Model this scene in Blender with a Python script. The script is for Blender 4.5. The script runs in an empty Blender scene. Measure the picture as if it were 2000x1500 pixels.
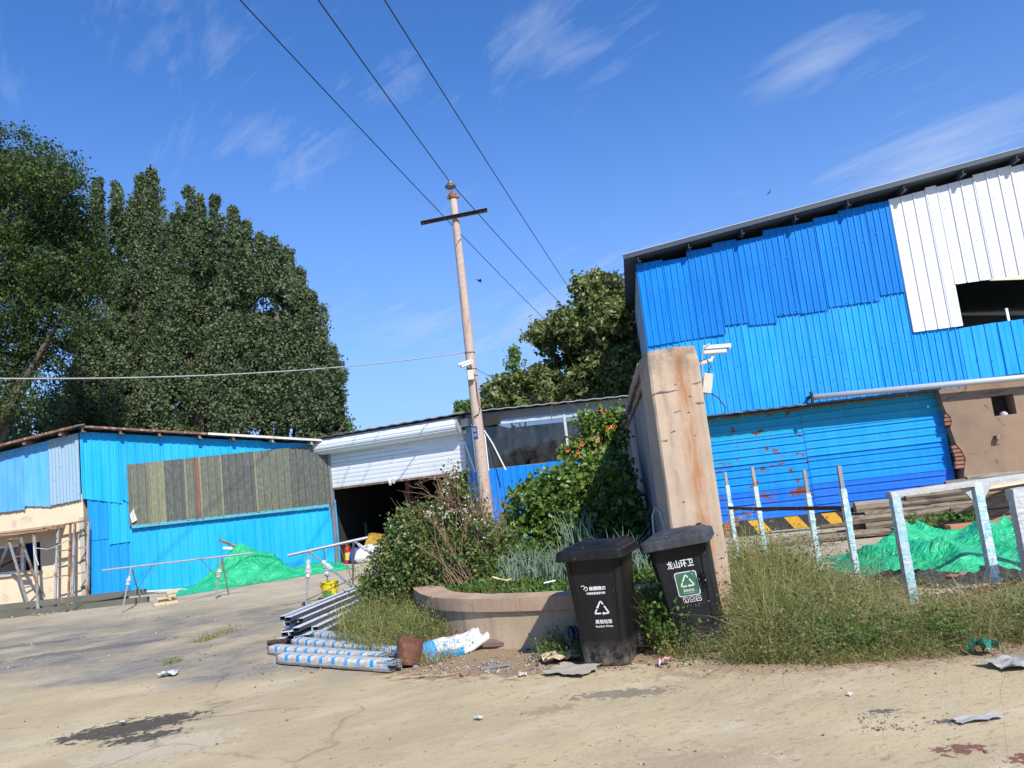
import bpy, math, random
import numpy as np
from mathutils import Vector, Matrix, noise as mn
random.seed(7); rng = np.random.default_rng(7)
sc = bpy.context.scene; COL = sc.collection
R_ = math.radians; PI = math.pi

# ------------------------------------------------------------ camera
PITCH, ROLL, FPX, EYE = R_(7.55), R_(6.54), 1500.0, 1.6
_cp, _sp, _cr, _sr = math.cos(PITCH), math.sin(PITCH), math.cos(ROLL), math.sin(ROLL)
FW = Vector((0, _cp, _sp)); RT = Vector((_cr, _sr*_sp, -_sr*_cp)); UPV = Vector((_sr, -_cr*_sp, _cr*_cp))
cam = bpy.data.objects.new('camera', bpy.data.cameras.new('camera')); COL.objects.link(cam)
m = Matrix((RT, UPV, -FW)).transposed().to_4x4(); m.translation = Vector((0, 0, EYE)); cam.matrix_world = m
cam.data.sensor_width = 36; cam.data.lens = 36*FPX/2000; cam.data.clip_end = 3000; cam.data.clip_start = .05
sc.camera = cam

def ray(x, y): return FW*FPX + RT*(x-1000) + UPV*(750-y)
def at(x, y, Y):                      # point of a photo pixel at forward distance Y
    d = ray(x, y); t = Y/d.y; return Vector((d.x*t, Y, EYE+d.z*t))
def gp(x, y, z=0.0):                  # point of a photo pixel on the level z
    d = ray(x, y); t = (z-EYE)/d.z; return Vector((d.x*t, d.y*t, z))

# ------------------------------------------------------------ world and sun
SAZ = math.atan2(.42, -.907); SEL = R_(42)     # the sun stands behind the camera to the right
SDIR = Vector((math.sin(SAZ)*math.cos(SEL), math.cos(SAZ)*math.cos(SEL), math.sin(SEL)))
w = bpy.data.worlds.new('World'); sc.world = w; w.use_nodes = True
nt = w.node_tree; nt.nodes.clear()
def N(nt, t, **k):
    n = nt.nodes.new(t)
    for a, b in k.items():
        if a.startswith('i_'): n.inputs[int(a[2:])].default_value = b
        else: setattr(n, a, b)
    return n
sky = N(nt, 'ShaderNodeTexSky', sky_type='NISHITA', sun_disc=False, sun_elevation=SEL, sun_rotation=SAZ, altitude=100, air_density=1.0, dust_density=.35, ozone_density=2.6)
hsv = N(nt, 'ShaderNodeHueSaturation'); hsv.inputs['Saturation'].default_value = 1.0
tint = N(nt, 'ShaderNodeMix', data_type='RGBA', blend_type='MULTIPLY'); tint.inputs[0].default_value = 1; tint.inputs[7].default_value = (.64, 1.13, 1.78, 1)   # deep clear air
nt.links.new(sky.outputs[0], tint.inputs[6]); nt.links.new(tint.outputs[2], hsv.inputs['Color'])
tc = N(nt, 'ShaderNodeTexCoord'); sep = N(nt, 'ShaderNodeSeparateXYZ'); nt.links.new(tc.outputs['Generated'], sep.inputs[0])
def M_(op, a, b=None, c=None, clamp=False, nt=nt):
    n = nt.nodes.new('ShaderNodeMath'); n.operation = op; n.use_clamp = clamp
    for i, v in enumerate((a, b, c)):
        if v is None: continue
        if isinstance(v, (int, float)): n.inputs[i].default_value = v
        else: nt.links.new(v, n.inputs[i])
    return n.outputs[0]
# cirrus: noise laid out on a plane high above (x/z, y/z), streaks slanted
zc = M_('ADD', M_('MAXIMUM', sep.outputs[2], .02), .12)
cu = M_('DIVIDE', sep.outputs[0], zc); cv = M_('DIVIDE', sep.outputs[1], zc)
comb = N(nt, 'ShaderNodeCombineXYZ'); nt.links.new(cu, comb.inputs[0]); nt.links.new(cv, comb.inputs[1])
def cloudpart(scale, along, across, ang, seed):
    c, sn = math.cos(ang), math.sin(ang)
    a = M_('MULTIPLY', M_('ADD', M_('MULTIPLY', cu, c), M_('MULTIPLY', cv, sn)), along); b = M_('MULTIPLY', M_('SUBTRACT', M_('MULTIPLY', cv, c), M_('MULTIPLY', cu, sn)), across)
    cb = N(nt, 'ShaderNodeCombineXYZ'); nt.links.new(a, cb.inputs[0]); nt.links.new(b, cb.inputs[1]); cb.inputs[2].default_value = seed
    n = N(nt, 'ShaderNodeTexNoise'); n.inputs['Scale'].default_value = scale; n.inputs['Detail'].default_value = 8; n.inputs['Roughness'].default_value = .64; n.inputs['Distortion'].default_value = .9
    nt.links.new(cb.outputs[0], n.inputs['Vector']); return n.outputs[0]
def uvw(px, py):
    d = ray(px, py); z = max(d.z/d.length, .02)+.12; return d.x/d.length/z, d.y/d.length/z
(_ua, _va), (_ub, _vb) = uvw(1400, 250), uvw(1750, 10); CANG = math.atan2(_vb-_va, _ub-_ua)
fine = cloudpart(2.6, .55, 1.7, CANG, 3.1); wisp = cloudpart(6.0, .4, 2.2, CANG+.25, 8.3)
banks = None
def blob(px, py, rad, ecc=1.0, ang=0.0):   # a cloud bank round a direction of the sky
    d = ray(px, py); z = max(d.z/d.length, .02)+.12; u0, v0 = d.x/d.length/z, d.y/d.length/z
    du = M_('SUBTRACT', cu, u0); dv = M_('SUBTRACT', cv, v0)
    c, s = math.cos(ang), math.sin(ang)
    a = M_('ADD', M_('MULTIPLY', du, c), M_('MULTIPLY', dv, s)); b = M_('SUBTRACT', M_('MULTIPLY', dv, c), M_('MULTIPLY', du, s))
    q = M_('SQRT', M_('ADD', M_('POWER', M_('DIVIDE', a, rad*ecc), 2), M_('POWER', M_('DIVIDE', b, rad), 2)))
    return M_('SUBTRACT', 1.0, q, clamp=True)
banks = None
def uvw(px, py):
    d = ray(px, py); z = max(d.z/d.length, .02)+.12; return d.x/d.length/z, d.y/d.length/z
for (x0, y0, x1, y1, wd, st) in ((1400, 250, 1750, 10, .16, 1.12), (1560, 460, 2100, 170, .28, 1.2), (330, 310, 700, 250, .26, .72), (90, 0, 480, 140, .30, .50),
                                 (700, 680, 930, 590, .34, .82), (960, 40, 1170, 150, .11, .48), (880, 720, 1200, 520, .5, .85), (660, 130, 880, 230, .16, .58), (-40, 130, 110, 190, .15, .4)):
    (ua, va), (ub, vb) = uvw(x0, y0), uvw(x1, y1)
    L = math.hypot(ub-ua, vb-va)/2
    bl = blob((x0+x1)/2, (y0+y1)/2, wd, max(1.0, L*1.3/wd), math.atan2(vb-va, ub-ua))
    bl = M_('MULTIPLY', bl, st)
    banks = bl if banks is None else M_('MAXIMUM', banks, bl)
tex = M_('ADD', M_('MULTIPLY', fine, .62), M_('MULTIPLY', wisp, .38))
cl = M_('MULTIPLY', M_('SUBTRACT', M_('ADD', tex, M_('MULTIPLY', banks, .26)), .575, clamp=True), 3.0, clamp=True)
cl = M_('MULTIPLY', cl, .62)
hz = M_('MULTIPLY', M_('POWER', M_('SUBTRACT', 1.0, M_('MULTIPLY', sep.outputs[2], 1.9, clamp=True), clamp=True), 1.5), .85)   # pale air low over the horizon
mixh = N(nt, 'ShaderNodeMix', data_type='RGBA'); nt.links.new(hz, mixh.inputs[0]); nt.links.new(hsv.outputs[0], mixh.inputs[6]); mixh.inputs[7].default_value = (3.2, 4.4, 7.4, 1)
mixc = N(nt, 'ShaderNodeMix', data_type='RGBA'); nt.links.new(cl, mixc.inputs[0]); nt.links.new(mixh.outputs[2], mixc.inputs[6]); mixc.inputs[7].default_value = (4.9, 5.9, 7.8, 1)
bg = N(nt, 'ShaderNodeBackground'); bg.inputs['Strength'].default_value = .093
out = N(nt, 'ShaderNodeOutputWorld'); nt.links.new(mixc.outputs[2], bg.inputs[0]); nt.links.new(bg.outputs[0], out.inputs[0])
sun = bpy.data.objects.new('sun', bpy.data.lights.new('sun', 'SUN')); COL.objects.link(sun)
sun.data.energy = 4.8; sun.data.angle = R_(.53); sun.data.color = (1, .95, .87)
sun.rotation_euler = SDIR.to_track_quat('Z', 'Y').to_euler()
sc.view_settings.view_transform = 'Standard'; sc.view_settings.look = 'None'; sc.view_settings.gamma = 1; sc.view_settings.use_curve_mapping = False
sc.view_settings.exposure = 0.35
sc.render.engine = 'CYCLES'; sc.cycles.max_bounces = 6; sc.cycles.transparent_max_bounces = 12; sc.cycles.use_denoising = True

# ------------------------------------------------------------ materials
def rgb(h):
    c = [int(h[i:i+2], 16)/255 for i in (0, 2, 4)]
    return tuple(x/12.92 if x <= .04045 else ((x+.055)/1.055)**2.4 for x in c)
class Mt:
    """small wrapper to write node materials"""
    def __init__(s, name):
        s.m = bpy.data.materials.new(name); s.m.use_nodes = True; s.nt = s.m.node_tree
        s.b = s.nt.nodes['Principled BSDF']; s.o = s.nt.nodes['Material Output']
        s.geo = s.nt.nodes.new('ShaderNodeNewGeometry')
    def n(s, t, **k): return N(s.nt, t, **k)
    def l(s, a, b): s.nt.links.new(a, b)
    def ma(s, op, a, b=None, c=None, clamp=False): return M_(op, a, b, c, clamp, s.nt)
    def pos(s, scale=(1, 1, 1), rot=(0, 0, 0), obj=False, off=(0, 0, 0)):
        mp = s.n('ShaderNodeMapping'); mp.inputs['Scale'].default_value = scale; mp.inputs['Rotation'].default_value = rot; mp.inputs['Location'].default_value = off
        src = s.n('ShaderNodeTexCoord').outputs['Object'] if obj else s.geo.outputs['Position']
        s.l(src, mp.inputs[0]); return mp.outputs[0]
    def noise(s, vec, scale, detail=5, rough=.55, dist=0):
        n = s.n('ShaderNodeTexNoise'); n.inputs['Scale'].default_value = scale; n.inputs['Detail'].default_value = detail; n.inputs['Roughness'].default_value = rough; n.inputs['Distortion'].default_value = dist
        s.l(vec, n.inputs['Vector']); return n.outputs[0]
    def ramp(s, v, lo, hi):                      # 0..1 between lo and hi
        n = s.n('ShaderNodeMapRange'); n.inputs[1].default_value = lo; n.inputs[2].default_value = hi; s.l(v, n.inputs[0]); return n.outputs[0]
    def mix(s, f, a, b):
        n = s.n('ShaderNodeMix', data_type='RGBA')
        for i, v in ((0, f), (6, a), (7, b)):
            if isinstance(v, (int, float)): n.inputs[i].default_value = v
            elif isinstance(v, tuple): n.inputs[i].default_value = (*v[:3], 1)
            else: s.l(v, n.inputs[i])
        return n.outputs[2]
    def val(s, col, v):                          # multiply brightness
        n = s.n('ShaderNodeHueSaturation'); s.l(v, n.inputs['Value'])
        if isinstance(col, tuple): n.inputs['Color'].default_value = (*col[:3], 1)
        else: s.l(col, n.inputs['Color'])
        return n.outputs[0]
    def bump(s, h, strength=.3, dist=.01):
        n = s.n('ShaderNodeBump'); n.inputs['Strength'].default_value = strength; n.inputs['Distance'].default_value = dist; s.l(h, n.inputs['Height']); s.l(n.outputs[0], s.b.inputs['Normal'])
    def done(s, col, rough=.6, metal=0, spec=None):
        if isinstance(col, tuple): s.b.inputs['Base Color'].default_value = (*col[:3], 1)
        else: s.l(col, s.b.inputs['Base Color'])
        if isinstance(rough, (int, float)): s.b.inputs['Roughness'].default_value = rough
        else: s.l(rough, s.b.inputs['Roughness'])
        s.b.inputs['Metallic'].default_value = metal
        if spec is not None: s.b.inputs['Specular IOR Level'].default_value = spec
        return s.m
    def rnd(s):
        return s.n('ShaderNodeObjectInfo').outputs['Random']
MC = {}
def simple(name, col, rough=.6, var=.25, scale=6, bump=.15, bscale=60, col2=None, thr=(.5, .7), scale2=4, metal=0, stretch=(1, 1, 1), rndv=.12, spec=None):
    """base colour with broken-up tone, optional second colour in patches (rust, dirt), grain relief"""
    if name in MC: return MC[name]
    s = Mt(name); v = s.pos(stretch)
    n1 = s.noise(v, scale)
    f = s.ma('ADD', s.ma('MULTIPLY', s.ma('SUBTRACT', n1, .5), var*2), 1.0)
    f = s.ma('ADD', f, s.ma('MULTIPLY', s.ma('SUBTRACT', s.rnd(), .5), rndv*2))
    c = s.val(col, f)
    if col2 is not None:
        k = s.ramp(s.noise(v, scale2, 7, .62), *thr); c = s.mix(k, c, col2)
    if bump: s.bump(s.noise(s.pos(), bscale, 3), bump, .004)
    MC[name] = s.done(c, rough, metal, spec); return MC[name]
def paintsheet(name, col, fade, rust=0, rough=.5, rvar=.06, streak=.5, rust_scale=5):
    """coated steel sheet: vertical rain streaks, faded patches, rust eating through"""
    s = Mt(name); v = s.pos((3.2, 3.2, .35))
    st = s.ramp(s.noise(v, 3.0, 6, .6), .35, .7)
    big = s.ramp(s.noise(s.pos(), .7, 3), .35, .65)
    c = s.mix(s.ma('MULTIPLY', st, streak), col, fade)
    c = s.mix(s.ma('MULTIPLY', big, .25), c, fade)
    f = s.ma('ADD', s.ma('MULTIPLY', s.ma('SUBTRACT', s.rnd(), .5), rvar*2), 1.0); c = s.val(c, f)
    sp = s.ramp(s.noise(s.pos(), 34, 3, .6), .70, .74); c = s.mix(s.ma('MULTIPLY', sp, .35), c, (.32, .33, .33))
    if rust:
        k = s.ramp(s.noise(s.pos((1, 1, 1.6)), rust_scale, 8, .62), .73-rust*.16, .76-rust*.16); c = s.mix(k, c, (.17, .065, .03))
    s.bump(s.noise(s.pos(), 9, 3), .08, .01)
    return s.done(c, rough, 0, .18)
def leafmat(name, cols, rough=.45, trans=.3, spec=.35):
    """foliage: each leaf has its own tint (attribute), light passes through a little"""
    s = Mt(name); a = s.n('ShaderNodeAttribute'); a.attribute_name = 'tint'
    cr = s.n('ShaderNodeValToRGB'); e = cr.color_ramp.elements
    while len(e) < len(cols): e.new(.5)
    for i, c in enumerate(cols): e[i].position = i/(len(cols)-1); e[i].color = (*c, 1)
    s.l(a.outputs['Fac'], cr.inputs[0]); s.done(cr.outputs[0], rough, 0, spec)
    t = s.n('ShaderNodeBsdfTranslucent'); h = s.val(cr.outputs[0], s.ma('ADD', 1.3, 0.0)); s.l(h, t.inputs[0])
    mx = s.n('ShaderNodeMixShader'); mx.inputs[0].default_value = trans
    s.l(s.b.outputs[0], mx.inputs[1]); s.l(t.outputs[0], mx.inputs[2]); s.l(mx.outputs[0], s.o.inputs[0]); return s.m

# ------------------------------------------------------------ mesh helpers
WLOC = {}
def wl(o): return WLOC.get(o.name, Vector((0, 0, 0))) if o else Vector((0, 0, 0))
def tag(o, label=None, cat=None, group=None, kind=None):
    if label: o['label'] = label
    if cat: o['category'] = cat
    if group: o['group'] = group
    if kind: o['kind'] = kind
    return o
def thing(name, label, cat, loc, group=None):
    o = bpy.data.objects.new(name, None); COL.objects.link(o); o.location = loc; o.empty_display_size = .1
    WLOC[o.name] = Vector(loc); return tag(o, label, cat, group)
class B:
    def __init__(s): s.v = []; s.f = []; s.mi = []; s.cur = 0
    def quad(s, *p):
        i = len(s.v); s.v += [Vector(q) for q in p]; s.f.append(tuple(range(i, i+len(p)))); s.mi.append(s.cur); return s
    def add(s, vs, fs):
        i = len(s.v); s.v += [Vector(q) for q in vs]; s.f += [tuple(a+i for a in f) for f in fs]; s.mi += [s.cur]*len(fs); return s
    def hexa(s, p):          # 8 corners: bottom 4 ccw, top 4 ccw
        return s.add(p, [(3, 2, 1, 0), (4, 5, 6, 7), (0, 1, 5, 4), (1, 2, 6, 5), (2, 3, 7, 6), (3, 0, 4, 7)])
    def box(s, c, d, rz=0, rot=None):
        M = rot if rot is not None else Matrix.Rotation(rz, 3, 'Z'); c = Vector(c)
        x, y, z = d[0]/2, d[1]/2, d[2]/2
        return s.hexa([c+M@Vector(q) for q in ((-x, -y, -z), (x, -y, -z), (x, y, -z), (-x, y, -z), (-x, -y, z), (x, -y, z), (x, y, z), (-x, y, z))])
    def beam(s, a, b, wd, ht, up=(0, 0, 1)):
        a, b = Vector(a), Vector(b); d = (b-a).normalized(); u = Vector(up)
        if abs(d.dot(u)) > .95: u = Vector((0, 1, 0))
        sd = d.cross(u).normalized(); u = sd.cross(d)
        sd *= wd/2; u *= ht/2
        return s.hexa([a-sd-u, a+sd-u, b+sd-u, b-sd-u, a-sd+u, a+sd+u, b+sd+u, b-sd+u])
    def tube(s, pts, r, n=8, cap=True, wob=0):
        pts = [Vector(p) for p in pts]; rs = r if isinstance(r, (list, tuple)) else [r]*len(pts)
        rings = []; u = None
        for i, p in enumerate(pts):
            d = (pts[min(i+1, len(pts)-1)]-pts[max(i-1, 0)]).normalized()
            if u is None:
                u = d.orthogonal().normalized()
            u = (u-d*u.dot(d)); u = u.normalized() if u.length > 1e-6 else d.orthogonal().normalized()
            v = d.cross(u)
            rings.append([p+(u*math.cos(a)+v*math.sin(a))*rs[i]*(1+wob*random.uniform(-1, 1)) for a in (2*PI*k/n for k in range(n))])
        vs = [q for rg in rings for q in rg]; fs = []
        for i in range(len(rings)-1):
            for k in range(n): fs.append((i*n+k, i*n+(k+1) % n, (i+1)*n+(k+1) % n, (i+1)*n+k))
        if cap: fs += [tuple(range(n-1, -1, -1)), tuple((len(rings)-1)*n+k for k in range(n))]
        return s.add(vs, fs)
    def lathe(s, prof, n=16, M=None):
        M = M or Matrix.Identity(4); vs = []; fs = []
        for r, z in prof:
            for k in range(n): vs.append(M@Vector((r*math.cos(2*PI*k/n), r*math.sin(2*PI*k/n), z)))
        for i in range(len(prof)-1):
            for k in range(n): fs.append((i*n+k, i*n+(k+1) % n, (i+1)*n+(k+1) % n, (i+1)*n+k))
        return s.add(vs, fs)
    def prism(s, loop, dvec):  # closed loop extruded along dvec
        n = len(loop); loop = [Vector(p) for p in loop]; dv = Vector(dvec)
        return s.add(loop+[p+dv for p in loop], [tuple(range(n-1, -1, -1)), tuple(range(n, 2*n))]+[(k, (k+1) % n, n+(k+1) % n, n+k) for k in range(n)])
    def make(s, name, mat, parent=None, origin=None, smooth=False, bevel=0, bseg=1):
        me = bpy.data.meshes.new(name); o = bpy.data.objects.new(name, me); COL.objects.link(o)
        off = wl(parent) if parent else Vector(origin or (0, 0, 0))
        me.from_pydata([tuple(q-off) for q in s.v], [], s.f)
        for mm in (mat if isinstance(mat, (list, tuple)) else [mat]): me.materials.append(mm)
        if max(s.mi, default=0): me.polygons.foreach_set('material_index', s.mi)
        if smooth is True: me.polygons.foreach_set('use_smooth', [True]*len(s.f))
        if parent: o.parent = parent; WLOC[o.name] = off
        else: o.location = off; WLOC[o.name] = off
        if bevel:
            md = o.modifiers.new('bevel', 'BEVEL'); md.width = bevel; md.segments = bseg; md.limit_method = 'ANGLE'; md.angle_limit = R_(40)
        me.update(); return o
class Wall:
    """a vertical wall plane: s runs along it to the right, z up, n out towards the yard"""
    def __init__(s, ox, oy, ang):
        s.o = Vector((ox, oy, 0)); s.a = ang; s.t = Vector((math.cos(ang), math.sin(ang), 0)); s.n = Vector((math.sin(ang), -math.cos(ang), 0))
    def p(s, a, z, n=0): return s.o+s.t*a+s.n*n+Vector((0, 0, z))
    def hit(s, px, py, n=0):
        d = ray(px, py); o = s.o+s.n*n; e = Vector((0, 0, EYE)); k = (o-e).dot(s.n)/d.dot(s.n); q = e+d*k
        return (q-s.o).dot(s.t), q.z
    def box(s, b, s0, s1, z0, z1, n0, n1):
        return b.hexa([s.p(s0, z0, n1), s.p(s1, z0, n1), s.p(s1, z0, n0), s.p(s0, z0, n0), s.p(s0, z1, n1), s.p(s1, z1, n1), s.p(s1, z1, n0), s.p(s0, z1, n0)])
PROF = {'rib': [(0, 0), (.12, 0), (.2, 1), (.32, 1), (.4, 0), (.7, 0), (.72, .25), (.76, .25), (.78, 0)], 'wave': [(k/6, .5-.5*math.cos(2*PI*k/6)) for k in range(6)], 'sharp': [(0, 0), (.05, 1), (.13, 1), (.18, 0), (.5, .02), (.53, .22), (.57, .22), (.6, .02)]}
def vsheet(name, W, s0, s1, b0, b1, t0, t1, n, pitch, depth, mat, parent, prof='rib', jag=0, bow=0):
    """one corrugated sheet with upright ribs between s0 and s1; b=bottom, t=top heights at its two ends"""
    P = PROF[prof]; xs = []; k = 0
    while k*pitch < s1-s0-1e-4:
        for a, d in P:
            x = (k+a)*pitch
            if x < s1-s0: xs.append((x, d*depth))
        k += 1
    xs.append((s1-s0, 0)); b = B(); vs = []; L = s1-s0
    for x, d in xs:
        f = x/L; zb = b0+(b1-b0)*f+random.uniform(-jag, jag); zt = t0+(t1-t0)*f
        for q, z in ((0, zb), (.33, zb+(zt-zb)*.33), (.67, zb+(zt-zb)*.67), (1, zt)):
            vs.append(W.p(s0+x, z, n+d+bow*mn.noise(Vector((s0+x, z*.8, n)))))
    m_ = len(xs); fs = [(4*i+j, 4*(i+1)+j, 4*(i+1)+j+1, 4*i+j+1) for i in range(m_-1) for j in range(3)]
    b.add(vs, fs); return b.make(name, mat, parent)
def hsheet(name, W, s0, s1, z0, z1, n, pitch, depth, mat, parent, skew=0, prof='sharp'):
    P = PROF[prof]; zs = []; k = 0
    while k*pitch < z1-z0-1e-4:
        for a, d in P:
            z = (k+a)*pitch
            if z < z1-z0: zs.append((z, d*depth))
        k += 1
    zs.append((z1-z0, 0)); b = B(); vs = []; M = 6
    for z, d in zs:
        for j in range(M+1):
            f = j/M; vs.append(W.p(s0+(s1-s0)*f, z0+z+skew*f, n+d+.006*mn.noise(Vector((s0*3+f*5, z0+z, 0)))))
    fs = [(i*(M+1)+j, i*(M+1)+j+1, (i+1)*(M+1)+j+1, (i+1)*(M+1)+j) for i in range(len(zs)-1) for j in range(M)]
    b.add(vs, fs); return b.make(name, mat, parent)
def fastmesh(name, V, F, mat, parent=None, origin=None, tint=None, smooth=False, mi=None):
    """V (n,3), F (m,k) numpy arrays in world space"""
    off = wl(parent) if parent else Vector(origin or (0, 0, 0))
    me = bpy.data.meshes.new(name); V = (V-np.array(off)).astype(np.float32); k = F.shape[1]
    me.vertices.add(len(V)); me.vertices.foreach_set('co', V.ravel())
    me.loops.add(F.size); me.loops.foreach_set('vertex_index', F.astype(np.int32).ravel())
    me.polygons.add(len(F)); me.polygons.foreach_set('loop_start', np.arange(0, F.size, k, dtype=np.int32))
    for mm in (mat if isinstance(mat, (list, tuple)) else [mat]): me.materials.append(mm)
    if smooth: me.polygons.foreach_set('use_smooth', np.ones(len(F), bool))
    if mi is not None: me.polygons.foreach_set('material_index', mi.astype(np.int32))
    if tint is not None:
        a = me.attributes.new('tint', 'FLOAT', 'FACE'); a.data.foreach_set('value', np.clip(tint, 0, 1).astype(np.float32))
    me.update(calc_edges=True); me.validate()
    o = bpy.data.objects.new(name, me); COL.objects.link(o)
    if parent: o.parent = parent
    else: o.location = off
    WLOC[o.name] = off; return o
def unit(a): return a/np.maximum(np.linalg.norm(a, axis=1, keepdims=True), 1e-6)
def leafgeo(P, size, bias=(0, 0, .6), wid=.62, face=None, fold=.25):
    """leaf blades: rhombus of two folded halves; returns V,F (2 tris each)"""
    n = len(P); d = unit(rng.normal(size=(n, 3))+np.array((0, 0, -.25)))
    nr = unit(rng.normal(size=(n, 3))*.9+np.array(bias)+(0 if face is None else face))
    s = unit(np.cross(d, nr)); nr = np.cross(s, d); sz = np.asarray(size).reshape(-1, 1)*np.ones((n, 1))
    a = P-d*sz*.5; c = P+d*sz*.5; l = P-s*sz*wid*.5+nr*sz*fold*.3-d*sz*.08; r = P+s*sz*wid*.5+nr*sz*fold*.3-d*sz*.08
    V = np.stack([a, r, c, l], 1).reshape(-1, 3); i = np.arange(n)*4
    F = np.stack([np.stack([i, i+1, i+2], 1), np.stack([i, i+2, i+3], 1)], 1).reshape(-1, 3)
    return V, F
def foliage(name, P, size, tint, mat, parent=None, **k):
    org = k.pop('origin', None); kind = k.pop('kind', None); V, F = leafgeo(P, size, **k)
    o = fastmesh(name, V, F, mat, parent, org, np.repeat(tint, 2))
    if kind: o['kind'] = kind
    return o
def plume(base, top, rad, ntw, lpt, rise=.9, tl=1.0, shape=2.6):
    base, top = np.array(base), np.array(top); t = rng.random(ntw)**.85; ax = base+(top-base)*t[:, None]
    r = rad*np.minimum(1, (1-t)*shape+.05)*(1-.8*t**7)*np.minimum(1, .35+t*3)*rng.uniform(.35, 1.05, ntw)
    ph = rng.uniform(0, 2*PI, ntw); d = np.stack([np.cos(ph), np.sin(ph), np.full(ntw, rise)], 1)
    tip = ax+d*r[:, None]; st = ax+d*r[:, None]*.35
    f = rng.random((ntw, lpt)); P = st[:, None]+(tip-st)[:, None]*f[..., None]+rng.normal(size=(ntw, lpt, 3))*.10*tl
    tn = np.repeat((rng.random(ntw)*.6)[:, None], lpt, 1)+rng.random((ntw, lpt))*.4
    return P.reshape(-1, 3), tn.ravel()
def clump(c, r, ntw, lpt, twl=.5, droop=.3, jit=.07, inner=.45):
    d = unit(rng.normal(size=(ntw, 3))); r = np.array(r)*np.ones(3)
    rr = rng.uniform(inner, 1.0, ntw)**.6; st = np.array(c)+d*r*rr[:, None]
    lump = np.array([.5+.5*mn.noise(Vector(q)*1.7) for q in st]); st = np.array(c)+(st-np.array(c))*(.72+.4*lump)[:, None]
    dd = unit(d+rng.normal(size=(ntw, 3))*.5+np.array((0, 0, -droop)))
    f = rng.random((ntw, lpt)); P = st[:, None]+dd[:, None]*(f*twl)[..., None]+rng.normal(size=(ntw, lpt, 3))*jit
    tn = np.repeat((rng.random(ntw)*.55)[:, None], lpt, 1)+rng.random((ntw, lpt))*.45
    return P.reshape(-1, 3), tn.ravel()
def blades(name, roots, h, lean, width, tint, mat, parent=None, origin=None, kind='stuff', seg=3, curl=1.0):
    """curved grass blades and stalks"""
    n = len(roots); roots = np.asarray(roots, float); h = np.asarray(h); ang = rng.uniform(0, 2*PI, n)
    side = np.stack([np.cos(ang), np.sin(ang), np.zeros(n)], 1); V = []
    for j in range(seg+1):
        t = j/seg; ln = np.linalg.norm(lean, axis=1)
        c = roots+np.concatenate([lean*(h*(t*.35+.65*t**2*curl))[:, None], (h*(t-.38*t*t*np.minimum(ln, 1.3)*curl))[:, None]], 1)
        wj = (np.asarray(width)*(1-.85*t**1.5)*.5)[:, None]
        V += [c-side*wj, c+side*wj]
    V = np.stack(V, 1).reshape(-1, 3); i = np.arange(n)*(2*(seg+1))
    F = np.stack([np.stack([i+2*j, i+2*j+1, i+2*j+3, i+2*j+2], 1) for j in range(seg)], 1).reshape(-1, 4)
    o = fastmesh(name, V, F, mat, parent, origin, np.repeat(tint, seg)); 
    if kind: o['kind'] = kind
    return o
def textgeo(txt, size):
    """2-D outline mesh of a string, centred; returns verts (x,y) and faces"""
    cu_ = bpy.data.curves.new('lettering', 'FONT'); cu_.body = txt; cu_.size = size; cu_.align_x = 'CENTER'; cu_.align_y = 'CENTER'; cu_.resolution_u = 2
    o = bpy.data.objects.new('lettering', cu_); COL.objects.link(o); dg = bpy.context.evaluated_depsgraph_get(); e = o.evaluated_get(dg); me = e.to_mesh()
    vs = [(v.co.x, v.co.y) for v in me.vertices]; fs = [tuple(p.vertices) for p in me.polygons]; e.to_mesh_clear()
    bpy.data.objects.remove(o); bpy.data.curves.remove(cu_); return vs, fs

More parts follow.
